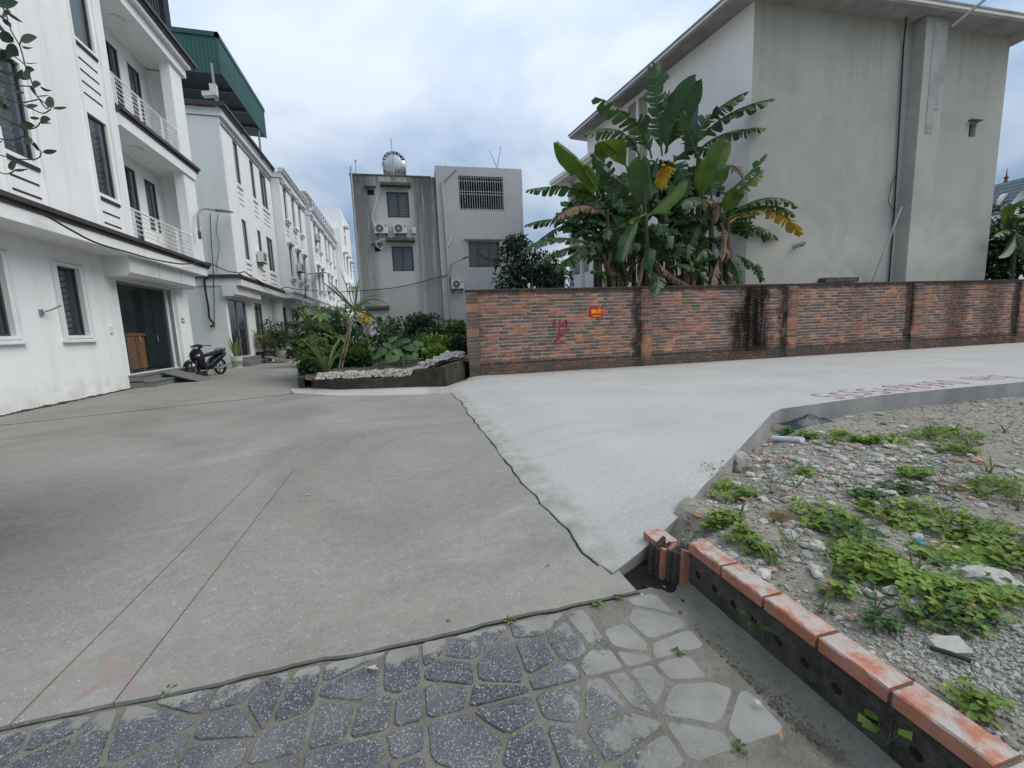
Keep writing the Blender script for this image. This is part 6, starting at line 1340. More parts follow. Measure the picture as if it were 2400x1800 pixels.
# taro
ta = thing('taro_plant', 'patch of taro with large round heart shaped leaves behind the rubble bank', 'plant', gp6(1250, 1080)); r = random.Random(8)
for k, (x, y, R_) in enumerate(((1180, 850, 60), (1290, 880, 65), (1100, 980, 80), (1230, 940, 100), (1370, 940, 80), (1480, 900, 65), (1050, 1000, 70), (1180, 1060, 90), (1300, 1060, 80), (1410, 1050, 70), (990, 1050, 55), (1340, 870, 55), (1120, 920, 60), (1430, 980, 60), (1250, 1000, 70), (1520, 960, 45), (940, 960, 45), (1680, 1000, 45))):
    b = gcol(x+r.uniform(-30, 30), 12.15+.012*(1100-y)*.35+r.uniform(0, .3)); e = on_plane(z6(x, y), (0, 1, 0), b+Vector((0, r.uniform(-.2, .3), 0))); rad = px_len(e, R_); mb = MB(); mb.cur = r.uniform(.15, .95)
    n = (Vector((r.uniform(-.5, .5), -.55, .75))).normalized(); d = (Vector((r.uniform(-.6, .6), -.5, -.75))); d = (d-n*d.dot(n)).normalized(); s = n.cross(d); sh_ = [(0, -.25), (.35, -.6), (.75, -.55), (.95, -.1), (.85, .45), (.45, .95), (0, 1.25), (-.45, .95), (-.85, .45), (-.95, -.1), (-.75, -.55), (-.35, -.6)]
    mb.add([e]+[e+s*a*rad+d*c_*rad-n*rad*.18*(a*a) for a, c_ in sh_], [(0, i+1, (i+1) % 12+1) for i in range(12)]); lf = part('leaf', mb, M['leaf'], ta)
    mb = MB(); mb.tube([b, b.lerp(e, .6)+rvec(r)*.05, e], .012, 5); part('leaf_stalk', mb, M['stem'], lf)
mb = MB(); a = gp6(1060, 1150); b = gp6(1530, 1120); mb.tube([a+UP*.08, b+UP*.1], .022, 6); solo('bamboo_stick', mb, M['cane'], 'thin pale bamboo stick lying at the back of the rubble bank', 'stick')
mb = MB(); c = on_plane(z6(865, 618), (0, 1, 0), (0, 14.0, 0)); foliage(mb, random.Random(4), [(c, .16)], 60, .14, .03, 1, .3); fl_ = thing('yellow_flower', 'orange yellow flower head beside the cane stalk', 'flower', Vector((c.x, c.y, .5))); part('petals', mb, M['flowery'], fl_); mb = MB(); mb.tube([Vector((c.x+.1, c.y, .45)), c], .012, 5); part('stalk', mb, M['stem'], fl_)
# ================================================================== banana clump behind the wall
KM = {'g': 'ban', 'l': 'banlight', 'y': 'banyel', 'b': 'bandry'}
def banana_leaf(parent, b, m, t, W, kind, torn, seed):
    r = random.Random(seed); b, m, t = Vector(b), Vector(m), Vector(t); ctl = m*2-(b+t)*.5; n = 26; L = (m-b).length+(t-m).length
    C = [b*(1-k/n)**2+ctl*2*(k/n)*(1-k/n)+t*(k/n)**2 for k in range(n+1)]
    mb = MB(); mb.cur = .85 if kind != 'b' else .3; mb.tube(C, [.03*(1-.8*k/n)+.004 for k in range(n+1)], 5)
    base_tone = r.uniform(.2, .7); ph = r.uniform(0, 6)
    vd = (m-CP).normalized()
    for sd in (-1, 1):
        dr = R(r.uniform(25, 60)) if kind != 'b' else R(r.uniform(60, 82)); k = 2; prev_gap = True
        while k < n:
            run = r.randint(1, 3) if torn else r.randint(4, 9); k1 = min(n, k+run); dd = dr+(R(r.uniform(-18, 22)) if torn else R(r.uniform(-6, 6))); mb.cur = max(0, min(1, base_tone+r.uniform(-.22, .25)+(.15 if sd > 0 else -.1)))
            rows = []
            for j in range(k, k1+1):
                f = j/n; T = (C[min(j+1, n)]-C[max(j-1, 0)]).normalized(); hz = T.cross(UP); vt = T.cross(vd)
                al = sstep(.45, .9, abs(T.z)); s = (hz.normalized()*(1-al) if hz.length > .02 else Vector())+vt.normalized()*al*(1 if hz.dot(vt) >= 0 else -1)
                s = s.normalized()*sd; nn = T.cross(s); nn = nn if nn.z >= 0 else -nn
                if al > .6: down = vd*.6
                else: down = -nn if nn.z > 0.1 else -UP
                w = W*min(1, math.sin(math.pi*min(.5, max(0, (f-.06)/.26)*.5))**.8)*(1 if f < .72 else math.cos((f-.72)/.28*1.45)**.7)
                w *= (1-.12*(torn and (j in (k, k1)))); sh = T*W*.28
                q = C[j]; c1, s1 = math.cos(dd*.6), math.sin(dd*.6); c2, s2 = math.cos(dd*1.25), math.sin(dd*1.25)
                p1 = q+(s*c1+down*s1)*w*.5+sh*.4; p2 = p1+(s*c2+down*s2)*w*.5+sh*.6; rows.append((q, p1, p2))
            if torn and len(rows) > 1:      # narrow each strip towards its outer edge: gaps between strips
                a_, z_ = rows[0], rows[-1]; g_ = r.uniform(.10, .35)
                rows[0] = (a_[0], a_[1].lerp(z_[1], g_*.3), a_[2].lerp(z_[2], g_)); rows[-1] = (z_[0], z_[1].lerp(a_[1], g_*.2), z_[2].lerp(a_[2], g_*.6))
            o = len(mb.v)
            vv = [p for rw in rows for p in rw]; mb.add(vv, [f for i in range(len(rows)-1) for f in ((3*i, 3*i+1, 3*i+4, 3*i+3), (3*i+1, 3*i+2, 3*i+5, 3*i+4))])
            k = k1
    return part('leaf', mb, M[KM[kind]], parent, True)
def banana(label, gxp, crown, v, leaves, seed):
    r = random.Random(seed); cp = wpx(z7(*crown), v); g0 = wpx(z7(gxp, 1600), v); g0 = Vector((g0.x, g0.y, 0)); t = thing('banana_plant', label, 'banana plant', g0, 0, 'banana plants behind the wall')
    mb = MB(); mb.tube([g0, g0.lerp(cp, .4)+Vector((.03, 0, 0)), cp], [.13, .11, .06], 9); part('stem', mb, M['banstem'], t, True)
    for k in range(3):
        mb = MB(); a = g0.lerp(cp, .5+.15*k); e = a+Vector((r.uniform(-.25, .25), r.uniform(-.3, -.1), -r.uniform(.5, .9))); mb.cur = r.uniform(.1, .9); s = Vector((.05, 0, 0)); mb.add([a-s, a+s, a.lerp(e, .5)+s*1.6-WV*.12, a.lerp(e, .5)-s*1.2-WV*.12, e+s*.3, e-s*.3], [(0,1,2,3), (3,2,4,5)]); part('dry_sheath', mb, M['bandry'], t)
    for i, (bx, by, mx_, my, tx, ty, w, kind, torn) in enumerate(leaves):
        dvp = r.uniform(-.75, .25) if tx < 1500 else r.uniform(-.6, -.1); b = wpx(z7(bx, by), v); m = wpx(z7(mx_, my), v+dvp*.5); tt = wpx(z7(tx, ty), v+dvp)
        W = w*.34965*(m-CP).dot(fw)/FPX*1.28; banana_leaf(t, b, m, tt, W, kind, torn or (kind == 'g' and i % 3 != 1), seed*50+i)
    return t
T_, F_ = True, False
banana('tallest banana plant with upright torn leaves and a withered yellow leaf', 1130, (1140, 730), 2.3, [(1150,700,1118,400,1105,85,85,'g',T_),(1170,690,1240,450,1375,200,90,'g',F_),(1180,680,1195,480,1185,290,70,'g',F_),(1080,720,960,470,700,310,75,'g',T_),(1000,720,870,540,640,545,62,'g',T_),(1200,780,1350,650,1510,690,62,'g',T_),(1150,750,1160,760,1140,905,60,'y',T_),(1100,740,1000,760,900,900,70,'g',T_),(1170,740,1260,800,1330,960,70,'g',F_),(1120,720,1080,850,1060,1000,80,'g',F_)], 1)
banana('front banana plant with broad fresh leaves and hanging dry ones', 1060, (1040, 1100), .95, [(1020,1080,900,920,690,690,62,'g',T_),(1040,1080,1020,900,1010,730,80,'g',F_),(1050,1110,1170,1000,1300,870,55,'l',F_),(1060,1200,990,1110,885,1180,55,'l',F_),(1150,765,1172,790,1140,915,62,'y',T_),(1040,1330,1015,1460,990,1580,35,'b',T_),(1070,1370,1200,1490,1380,1590,38,'b',T_),(1000,1120,920,1250,880,1400,60,'g',F_)], 2)
banana('left banana plant with a long leaf browned at its tip', 800, (780, 1060), 1.6, [(930,800,810,650,725,605,80,'l',F_),(740,980,620,790,455,610,72,'l',F_),(760,1040,560,920,245,930,55,'g',T_),(770,1110,620,1035,450,1110,48,'b',T_),(600,1180,430,1130,235,1165,48,'g',T_),(870,1200,720,1140,570,1180,48,'g',F_),(700,1000,640,920,590,880,70,'l',F_),(820,1040,800,900,700,690,55,'g',T_),(800,1080,860,1200,900,1350,60,'g',T_)], 3)
banana('low banana plant with leaves drooping over the wall end', 740, (720, 1300), 1.3, [(700,1300,420,1255,200,1350,42,'g',T_),(700,1320,500,1325,290,1440,45,'g',T_),(860,1510,760,1480,680,1470,35,'g',F_),(920,1360,850,1400,790,1470,50,'l',F_),(720,1310,760,1400,800,1500,40,'b',T_),(700,1250,640,1200,560,1230,45,'g',T_)], 4)
banana('banana plant with three long torn leaves reaching over the grey gable', 1400, (1390, 690), 1.7, [(1350,650,1480,430,1710,275,58,'g',T_),(1350,660,1570,440,1890,320,58,'g',T_),(1400,665,1570,555,1830,515,58,'g',T_),(1380,690,1330,560,1290,420,60,'g',F_),(1390,700,1450,820,1480,950,70,'g',T_)], 5)
banana('banana plant with light green upright leaves and a dry brown one', 1480, (1480, 1030), 1.2, [(1480,1000,1505,800,1580,610,75,'l',F_),(1420,1000,1430,850,1450,740,62,'l',F_),(1280,1060,1480,1000,1510,1140,52,'b',T_),(1200,1200,1330,1110,1460,1180,50,'g',F_),(1450,1020,1360,980,1280,1030,60,'g',F_),(1480,1050,1400,1150,1340,1300,60,'g',T_)], 6)
banana('right banana plant with a drooping yellow leaf', 1580, (1590, 1120), .9, [(1560,960,1680,870,1850,695,36,'g',T_),(1560,990,1700,900,1815,800,48,'l',T_),(1570,800,1640,775,1700,880,36,'b',T_),(1600,1100,1850,985,2060,1040,42,'g',T_),(1580,1130,1850,1035,2040,1100,46,'g',T_),(1590,1160,1850,1055,2080,1230,55,'y',T_),(1550,1150,1565,1280,1550,1400,42,'b',T_),(1560,1110,1600,1000,1650,930,60,'l',F_)], 7)
banana('short banana shoot with leaves hanging behind the black wall stain', 1540, (1540, 1370), .8, [(1560,1370,1640,1440,1670,1570,42,'g',T_),(1650,1370,1760,1430,1820,1540,38,'g',T_),(1200,1450,1330,1440,1450,1540,38,'g',T_),(1500,1380,1440,1330,1380,1400,45,'g',F_),(1530,1400,1500,1480,1480,1570,40,'b',T_)], 8)
banana('short banana shoot in the shade of the clump', 950, (960, 1380), 1.9, [(950,1360,880,1260,800,1230,55,'g',T_),(960,1370,1000,1280,1080,1250,55,'g',F_),(960,1380,900,1450,860,1540,45,'b',T_),(950,1350,960,1200,940,1080,60,'g',F_)], 9)
banana('short banana shoot between the front and right banana plants', 1290, (1290, 1300), 1.9, [(1290,1290,1230,1180,1160,1130,60,'g',T_),(1290,1290,1350,1190,1420,1220,55,'g',F_),(1290,1300,1310,1400,1350,1500,45,'b',T_),(1280,1270,1290,1120,1260,980,65,'g',F_),(1300,1280,1390,1330,1440,1440,50,'g',T_)], 10)
banana('banana shoot with one leaf folded down over the wall top', 1085, (1085, 1500), .3, [(1085,1490,1120,1530,1100,1640,55,'g',F_),(1085,1500,1060,1400,1075,1330,40,'g',F_)], 11)
fr2 = random.Random(99)
for k, (x, y, v) in enumerate(((860, 1180, 2.0), (1010, 1250, 2.2), (1180, 1250, 2.4), (1420, 1250, 2.0), (1350, 1000, 2.6), (880, 1000, 2.6), (1560, 1250, 1.6), (700, 1180, 2.2), (1200, 1000, 2.6), (1100, 1420, 1.2), (1350, 1450, 1.3), (820, 1430, 1.5))):
    lv = []
    for q in range(11 if y > 1150 else 8):
        a = fr2.uniform(0, 6.28); L = fr2.uniform(230, 400); dx, dy = math.cos(a)*L, -abs(math.sin(a))*L*.7+60*fr2.random(); kd = 'b' if (y > 1150 and q > 3 and fr2.random() < .6) else 'g'
        if kd == 'b': dx *= .35; dy = L*.75
        lv.append((x, y, x+dx*.55, y+dy*.8-50, x+dx, y+dy+60, 56 if kd == 'g' else 40, kd, fr2.random() < .8))
    banana('shaded banana shoot deep inside the clump', x+fr2.uniform(-30, 30), (x, y+10), v, lv, 30+k)
# ================================================================== trees
def tree(name, label, base, trunk_h, crown, n, L, w, mat, seed, droop=.3, r0=.1, cat='tree'):
    """crown: list of (centre, radius)"""
    t = thing(name, label, cat, base); r = random.Random(seed); base = Vector(base); mb = MB(); fork = base+UP*trunk_h
    mb.tube([base, base.lerp(fork, .5)+rvec(r)*.05, fork], [r0, r0*.8, r0*.65], 9)
    for c, rad in crown:
        c = Vector(c); mid = fork.lerp(c, .5)+rvec(r)*.15*rad; mb.tube([fork, mid, c], [r0*.45, r0*.28, .012], 6)
        for k in range(4): e = c+rvec(r)*rad*.8; mb.tube([mid.lerp(c, .6), c.lerp(e, .5)+UP*.05, e], [.02, .014, .005], 5)
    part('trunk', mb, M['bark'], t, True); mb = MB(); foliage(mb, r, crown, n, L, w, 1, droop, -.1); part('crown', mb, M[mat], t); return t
c0 = wpx(z7(200, 1450), 4.5)
tree('leafy_tree', 'dark leafy tree rising behind the left part of the brick wall', Vector((c0.x, c0.y, 0)), 1.6, [(wpx(z7(x, y), 4.5+dv_), rr0) for x, y, dv_, rr0 in ((180, 1320, 0, .55), (140, 1420, .3, .6), (250, 1420, -.3, .6), (200, 1520, 0, .7), (310, 1500, .2, .65), (120, 1540, -.2, .5), (400, 1540, .3, .6), (330, 1420, .6, .5), (170, 1290, .2, .35))], 150, .26, .05, 'leafdark', 61, .5)
c1 = wpx(z7(420, 1500), 8.0)
tree('leafy_tree', 'small paler tree between the grey house and the banana clump', Vector((c1.x, c1.y, 0)), 2.0, [(wpx(z7(x, y), 8.0), rr0) for x, y, rr0 in ((380, 1420, .8), (450, 1440, .8), (320, 1480, .8), (480, 1500, .7))], 120, .24, .05, 'leaf', 62, .4)
# trees beyond the right end of the wall
for k, (x, y, v, rad, mt, lab) in enumerate(((520, 900, 2.2, 1.1, 'leafdark', 'dark garden tree beside the large grey gable'), (300, 1250, 1.8, .8, 'leafdark', 'low dark shrub tree hugging the gable corner'), (660, 1100, 2.4, 1.2, 'leaf', 'green garden tree at the far end of the brick wall'))):
    c = at(x, y, v); cr = [(c+rvec(random.Random(k*9+j))*rad*.75, rad*.7) for j in range(7)]
    tree('garden_tree', lab, Vector((c.x, c.y, 0)), 1.4, cr, 150, .34, .07, mt, 70+k, .4)
bn = thing('banana_plant', 'banana plant beyond the right end of the large house', 'banana plant', (lambda q: Vector((q.x, q.y, 0)))(at(560, 1000, 1.2)), 0, 'banana plants behind the wall')
mb = MB(); q = at(560, 900, 1.2); mb.tube([Vector(bn.location), q], [.14, .07], 8); part('stem', mb, M['banstem'], bn)
for i, (a, b, c, d, w, kd) in enumerate(((470, 650, 680, 470, 75, 'l'), (420, 880, 270, 960, 80, 'l'), (480, 760, 690, 660, 70, 'g'), (620, 780, 760, 820, 80, 'g'), (470, 1100, 330, 1230, 70, 'g'), (600, 1050, 700, 1250, 80, 'g'))):
    m = at(a, b, 1.0); e = at(c, d, .8); banana_leaf(bn, q, m, e, w*.18*(m-CP).dot(fw)/FPX, kd, i % 2 == 1, 700+i)
# street tree at the left, only its hanging twigs reach into view
st = thing('street_tree', 'street tree whose twigs of large oval leaves hang at the left edge', 'tree', (-4.4, 2.3, 0)); r = random.Random(12)
mb = MB(); mb.tube([(-4.4, 2.3, -.05), (-4.35, 2.3, 1.6), (-4.2, 2.35, 3.2)], [.16, .13, .11], 10)
for e in ((-3.0, 2.9, 4.6), (-3.3, 3.4, 4.4), (-4.8, 3.4, 4.8), (-5.4, 2.0, 4.6), (-4.2, 1.2, 4.8), (-3.4, 2.1, 5.0)): mb.tube([(-4.2, 2.35, 3.1), Vector((-4.2, 2.35, 3.1)).lerp(Vector(e), .5)+UP*.15, e], [.07, .05, .02], 7)
part('trunk', mb, M['bark'], st, True)
mb = MB(); foliage(mb, r, [((-3.9+r.uniform(-1.5, .3), 2.6+r.uniform(-1.3, 1.0), 4.5+r.uniform(-.5, .7)), .8) for k in range(13)], 150, .15, .05, 1, .2); part('crown', mb, M['leafdark'], st)
def z0(x, y): return (x*.2532, y*.2532)
DL = 3.3
def lt(x, y, d=0.0): return CP+ray(*z0(x, y))*(DL+d)
tw = MB()
for pts in (((-200, -150), (20, 60), (100, 280), (180, 420), (230, 600)), ((180, 420), (200, 360)), ((-150, 380), (60, 480), (230, 600), (300, 780), (350, 900), (480, 1000)), ((-120, 700), (100, 780), (280, 800)), ((-60, 860), (160, 950), (350, 920)), ((160, 950), (300, 1010), (400, 1050), (470, 1010)), ((-100, 1000), (60, 1110), (240, 1190), (330, 1180), (375, 1130)), ((-80, 1260), (100, 1300), (240, 1250)), ((260, 1300), (350, 1380), (380, 1410), (340, 1470), (150, 1470), (-60, 1420)), ((-100, 1540), (40, 1610), (120, 1590), (150, 1570), (250, 1570)), ((350, 900), (420, 1000), (450, 990))):
    tw.tube(smooth_pts([tuple(lt(*p)) for p in pts], 3), .0045, 5)
part('twigs', tw, M['bark'], st)
LV = [(195,345,345,350,50),(200,425,305,440,12),(230,580,365,575,10),(235,620,320,650,32),(240,640,270,740,40),(300,760,380,780,36),(370,800,485,835,12),(350,890,460,880,26),(440,900,500,990,45),(490,1005,620,992,20),(240,975,355,975,24),(275,1090,370,1095,16),(370,1105,470,1105,40),(370,1130,480,1140,8),(180,1150,325,1165,44),(220,1290,305,1305,40),(305,1310,370,1400,16),(395,1410,530,1395,26),(120,1480,120,1580,42),(130,1575,245,1570,8),(150,860,215,850,46),(30,960,120,1100,40),(-40,1110,70,1120,36),(0,300,130,390,50),(70,410,175,520,55),(-30,480,120,530,60),(-20,200,60,300,70),(20,130,100,110,40),(-60,30,170,20,70),(40,90,215,210,14),(20,180,110,250,14),(-30,660,150,690,36),(180,700,290,720,30),(-20,730,60,760,60),(290,790,350,900,34),(-40,560,140,560,20),(40,850,120,860,30),(160,740,210,640,30),(-30,900,50,980,40),(-20,1330,30,1290,30)]
for i, (a, b, c, d, w) in enumerate(LV):
    p, q = lt(a, b, r.uniform(-.08, .08)), lt(c, d, r.uniform(-.12, .12)); dd = q-p; L = dd.length; s = dd.cross(fw).normalized(); W = w*.2532*DL/FPX; n = dd.normalized().cross(s)
    vv = []; m = 8; k0 = .25*W
    for k in range(m+1):
        t = k/m; ww = W*math.sin(math.pi*min(.999, max(.001, t**.85)))**.75; cpt = p+dd*t-UP*L*.05*math.sin(math.pi*t); vv += [cpt-s*ww+n*ww*.2, cpt, cpt+s*ww+n*ww*.2]
    mb = MB(); mb.cur = r.uniform(.25, .95); mb.add(vv, [f for k in range(m) for f in ((3*k, 3*k+1, 3*k+4, 3*k+3), (3*k+1, 3*k+2, 3*k+5, 3*k+4))]); part('leaf', mb, M['leafdark'], st, True)
# ================================================================== rubble and weeds on the lot
def zl(x, y): return (1650+x*.33906, 900+y*.33906)
def zk(x, y): return (1600+x*.36166, 1200+y*.36166)
r = random.Random(77); gr = {k: MB() for k in ('stone', 'stone2', 'dirt', 'chip')}
for k in range(15000):
    if k < 3600: x = 1.5+r.random()**1.5*3.2; y = r.uniform(.1, min(ey(x)-.05, 3.6))
    elif k < 6400: p = lpx(zl(r.uniform(150, 1700), r.gauss(620, 170))); x, y = p.x, p.y
    else: x = r.uniform(3, 14); y = r.uniform(1.5, ey(x)-.05)
    if y > ey(x)-.02 or x < 1.5 or y < -.5: continue
    m = r.choices(('stone', 'stone2', 'dirt', 'chip'), (5, 3, 5, .5))[0]; s = r.uniform(.004, .012)*(1+.10*max(0, x-2))*(2.0 if r.random() < .06 else 1); gr[m].cur = r.random(); gr[m].rock((x, y, lz(x, y)+s*.25), s, k, .6, 0)
for m, nm in (('stone', 'grey gravel'), ('stone2', 'pale gravel'), ('dirt', 'earth crumbs'), ('chip', 'crushed brick')): solo('gravel', gr[m], M[m], nm+' scattered over the waste lot', 'gravel', kind='stuff')
def stone(px_, rad, mat, lab, flat=.65, seed=0, grp=None, sub=1, name='rubble_stone'):
    p = lpx(px_); mb = MB(); mb.cur = (seed*.37) % 1; mb.rock(p+UP*rad*flat*.4, rad, seed, flat, sub); return solo(name, mb, M[mat], lab, 'stone', group=grp)
GRP = 'grey lumps of rubble on the lot'
for i, (x, y, w) in enumerate(((320,460,90),(960,530,50),(1180,500,70),(1560,670,90),(1480,700,70),(1290,770,90),(1340,840,40),(210,690,50),(390,640,70),(500,640,60),(810,590,50),(1380,460,60),(1060,430,50),(1920,850,70),(1910,930,70),(1130,1030,50),(790,1140,70),(430,470,50),(740,560,40),(560,510,40),(1690,680,50),(1490,580,60),(1600,750,50),(1470,790,50),(870,880,40),(1780,890,40),(1430,930,40),(370,530,50),(650,470,40),(1350,690,60),(840,500,40),(260,720,40),(1240,560,40),(1510,520,40),(700,590,40),(610,660,40),(1770,610,40),(680,700,40))):
    stone(zl(x, y), max(.022, w*.339*(lpx(zl(x, y))-CP).dot(fw)/FPX*.52), ('stone', 'stone2')[i % 2], 'rough grey lump of broken concrete on the waste lot', .6, 200+i, GRP)
for i, (x, y, w) in enumerate(((880,410,70),(560,545,60),(420,500,40),(1040,480,40),(1290,490,60),(1170,650,50),(720,690,50),(590,790,50),(330,800,40),(1280,715,50),(1880,740,60),(1850,800,50),(1990,840,60),(700,1090,40),(1340,575,40),(1960,680,40),(650,530,40),(1160,560,30),(1560,610,30),(480,520,30))):
    p = lpx(zl(x, y)); s = max(.02, w*.339*(p-CP).dot(fw)/FPX*.5); a = r.uniform(0, 3.1); t_ = r.uniform(-.35, .35); ax = Vector((math.cos(a), math.sin(a), t_)); ay = Vector((-math.sin(a), math.cos(a), r.uniform(-.2, .2))); mb = MB()
    q = [(-1, -.6), (.2, -.75), (1, -.2), (.8, .55), (-.3, .7), (-.9, .3)]; mb.prism([p+UP*s*.15+(ax*u+ay*v)*s*r.uniform(.8, 1.1) for u, v in q], ax.cross(ay).normalized()*s*.35); solo('brick_shard', mb, M['chip'], 'orange red brick shard lying in the rubble', 'shard', group='orange brick shards on the lot')
mid = {'stone': MB(), 'stone2': MB(), 'chip': MB()}
for k in range(520):
    p = lpx(zl(r.gauss(900, 560), r.gauss(600, 150))) if k < 400 else lpx(zk(r.uniform(300, 1900), r.uniform(60, 700)))
    if p.x < 1.55 or p.y > ey(p.x)-.03 or p.y < 0: continue
    m = r.choices(('stone', 'stone2', 'chip'), (5, 4, 1.6))[0]; s_ = r.uniform(.012, .042)*(1+.14*max(0, p.x-2)); mid[m].cur = r.random(); mid[m].rock(p+UP*s_*.25, s_, k+3000, .5, 0)
for m, nm in (('stone', 'mixed grey rubble'), ('stone2', 'mixed pale rubble'), ('chip', 'small broken brick')): solo('rubble', mid[m], M[m], nm+' strewn across the waste lot', 'rubble', kind='stuff')
stone(zk(1690, 270), .075, 'sand', 'yellow sandstone lump beside the blue scrap', .6, 301, None, 2); stone(zk(1930, 480), .115, 'stone3', 'large crumbling lump of grey cement among the weeds', .55, 302, None, 3, 'cement_lump'); stone(zk(1070, 35), .04, 'sand', 'small yellow stone behind the clover patch', .6, 303); stone(zl(230, 600), .15, 'stone', 'big mossy stone leaning at the side road edge', .75, 304, None, 2)
stone(zk(870, 240), .045, 'stone2', 'small brown stone beside the clover on the lot', .7, 305); stone(zk(640, 20), .03, 'plastic', 'white pebble resting on brown dry fibres', .6, 306)
# crumbly cement spill near the kerb
mb = MB()
for k in range(6000):
    f = r.random(); x = 1.62+.75*f+r.gauss(0, .10); y = .95-.55*f+r.gauss(0, .12)
    if x > 1.5 and y > .1: s = r.uniform(.002, .008)*(2.2 if r.random() < .05 else 1); mb.cur = r.random(); mb.rock((x, y, lz(x, y)+s*.3), s, k, .8, 0)
solo('cement_crumbs', mb, M['stone3'], 'spill of crumbly grey cement lumps behind the kerb', 'rubble', kind='stuff')
# hollow brick, black bag, tube and scraps by the slab corner
p = lpx(zl(610, 240)); hb = thing('hollow_brick', 'weathered red hollow brick lying at the side road corner', 'brick', p, R(10)); mb = MB(); U_ = Vector((math.cos(R(-8)), math.sin(R(-8)), 0)); N_ = Vector((-.14, -.99, 0)).normalized(); holed(mb, p-U_*.22+UP*.03, U_, N_, .40, .15, .24, 2, .035); part('block', mb, M['kerb_dark'], hb); mb = MB(); mb.obox(p-N_*.12+UP*.186-U_*.02, U_*.21, N_*.12, UP*.004); part('red_top', mb, M['chip'], hb)
p = lpx(zl(710, 285)); mb = MB(); n = 12; vv = [(p.x-.34+.72*i/n, p.y-.14+.28*j/6, lz(p.x, p.y)+.03+.085*math.sin(math.pi*i/n)*math.sin(math.pi*j/6)*(1+.9*nz(i*.9, j*.9, 1.1))) for i in range(n+1) for j in range(7)]
mb.add(vv, [(i*7+j, (i+1)*7+j, (i+1)*7+j+1, i*7+j+1) for i in range(n) for j in range(6)]); solo('plastic_bag', mb, M['bag'], 'crumpled black plastic bag beside the hollow brick', 'bag', smooth=True)
p = lpx(zl(480, 400)); q = lpx(zl(680, 410)); mb = MB(); mb.tube([p+UP*.04, q+UP*.035], .032, 10); solo('white_tube', mb, M['plastic'], 'short white plastic tube lying on the rubble', 'tube', smooth=True)
p = lpx(zk(1545, 220)); mb = MB(); mb.obox(p+UP*.02, (.022, .006, .004), (-.004, .014, .02), (.001, -.002, .0015)); solo('blue_scrap', mb, M['blue'], 'tiny blue plastic scrap beside the yellow sandstone', 'scrap')
mb = MB(); p = gz(1482, 1308, -.06); mb.add([p+Vector((-.06, -.02, .02)), p+Vector((.02, -.045, .015)), p+Vector((.08, .0, .035)), p+Vector((.02, .05, .05)), p+Vector((-.05, .03, .03)), p+Vector((.01, .0, .055))], [(0,1,5), (1,2,5), (2,3,5), (3,4,5), (4,0,5)]); solo('wrapper', mb, M['wrapper'], 'crumpled red and white wrapper under the broken slab corner', 'litter')
mb = MB(); p = lpx(zk(630, 50))
for k in range(260): a = p+Vector((r.gauss(0, .04), r.gauss(0, .03), .01+.02*r.random())); d = rvec(r); d.z = abs(d.z)*.5; mb.tube([a, a+d*.02, a+d*.035+UP*r.uniform(-.01, .01)], .0012, 3, False)
solo('dry_fibres', mb, M['deadleaf'], 'tuft of rusty brown dry fibres on the dirt', 'fibres', kind='stuff')
mb = MB(); a, b = lpx(zk(1600, 930)), lpx(zk(1860, 1000)); mb.tube([a+UP*.03, a.lerp(b, .5)+UP*.028, b+UP*.02], .008, 6); solo('black_twig', mb, M['cable'], 'black stick lying on the crumbly cement', 'stick')
p = lpx(zk(1720, 900)); mb = MB(); mb.obox(p+UP*.02, (.042, -.02, .006), (.012, .028, .008), (0, -.003, .008)); solo('flat_shard', mb, M['stone2'], 'flat pale tile shard beside the black stick', 'shard')
# dead leaves
for k, pxl in enumerate((zk(1000, 460), zk(1745, 840), zk(2010, 770), zk(120, 40), zk(60, 70), zl(330, 810), zl(20, 930), zl(610, 780))):
    p = lpx(pxl); mb = MB(); a = r.uniform(0, 6.28); leaf_flat(mb, p+UP*.012, (math.cos(a), math.sin(a), .12), .10, .022, UP+rvec(r)*.4, .3, -.1); solo('dead_leaf', mb, M['deadleaf'], 'curled brown dead leaf on the waste lot', 'leaf', group='dead leaves on the lot')
for k, (x, y) in enumerate(((860, 1565), (1282, 1330), (1340, 1243), (10, 1770), (1560, 1380), (1640, 1450), (1500, 1395), (1445, 1640), (1210, 1718), (1790, 1660), (1835, 1740), (1050, 1450), (730, 1160), (1000, 1190))):
    p = gz(x, y, .0); mb = MB(); a = r.uniform(0, 6.28); s = r.uniform(.012, .03) if k != 0 else .035; leaf_flat(mb, p+UP*.004, (math.cos(a), math.sin(a), .1), s*1.6, s*.4, UP+rvec(r)*.3, .3, 0); solo('leaf_scrap', mb, M['deadleaf'] if k % 3 else M['stone2'], 'tiny dry leaf scrap on the paving or road', 'leaf', group='leaf scraps on the paving')
# debris line in the gutter
mb = MB()
for k in range(420):
    f = r.random(); q = gz(1500+f*480+r.gauss(0, 12), 1375+f*400+r.gauss(0, 10), -.02); s = r.uniform(.002, .007)
    mb.rock((q.x, q.y, -.028), s, k, .5, 0)
solo('gutter_litter', mb, M['bark'], 'line of dry leaf bits and grit along the gutter', 'litter', kind='stuff')
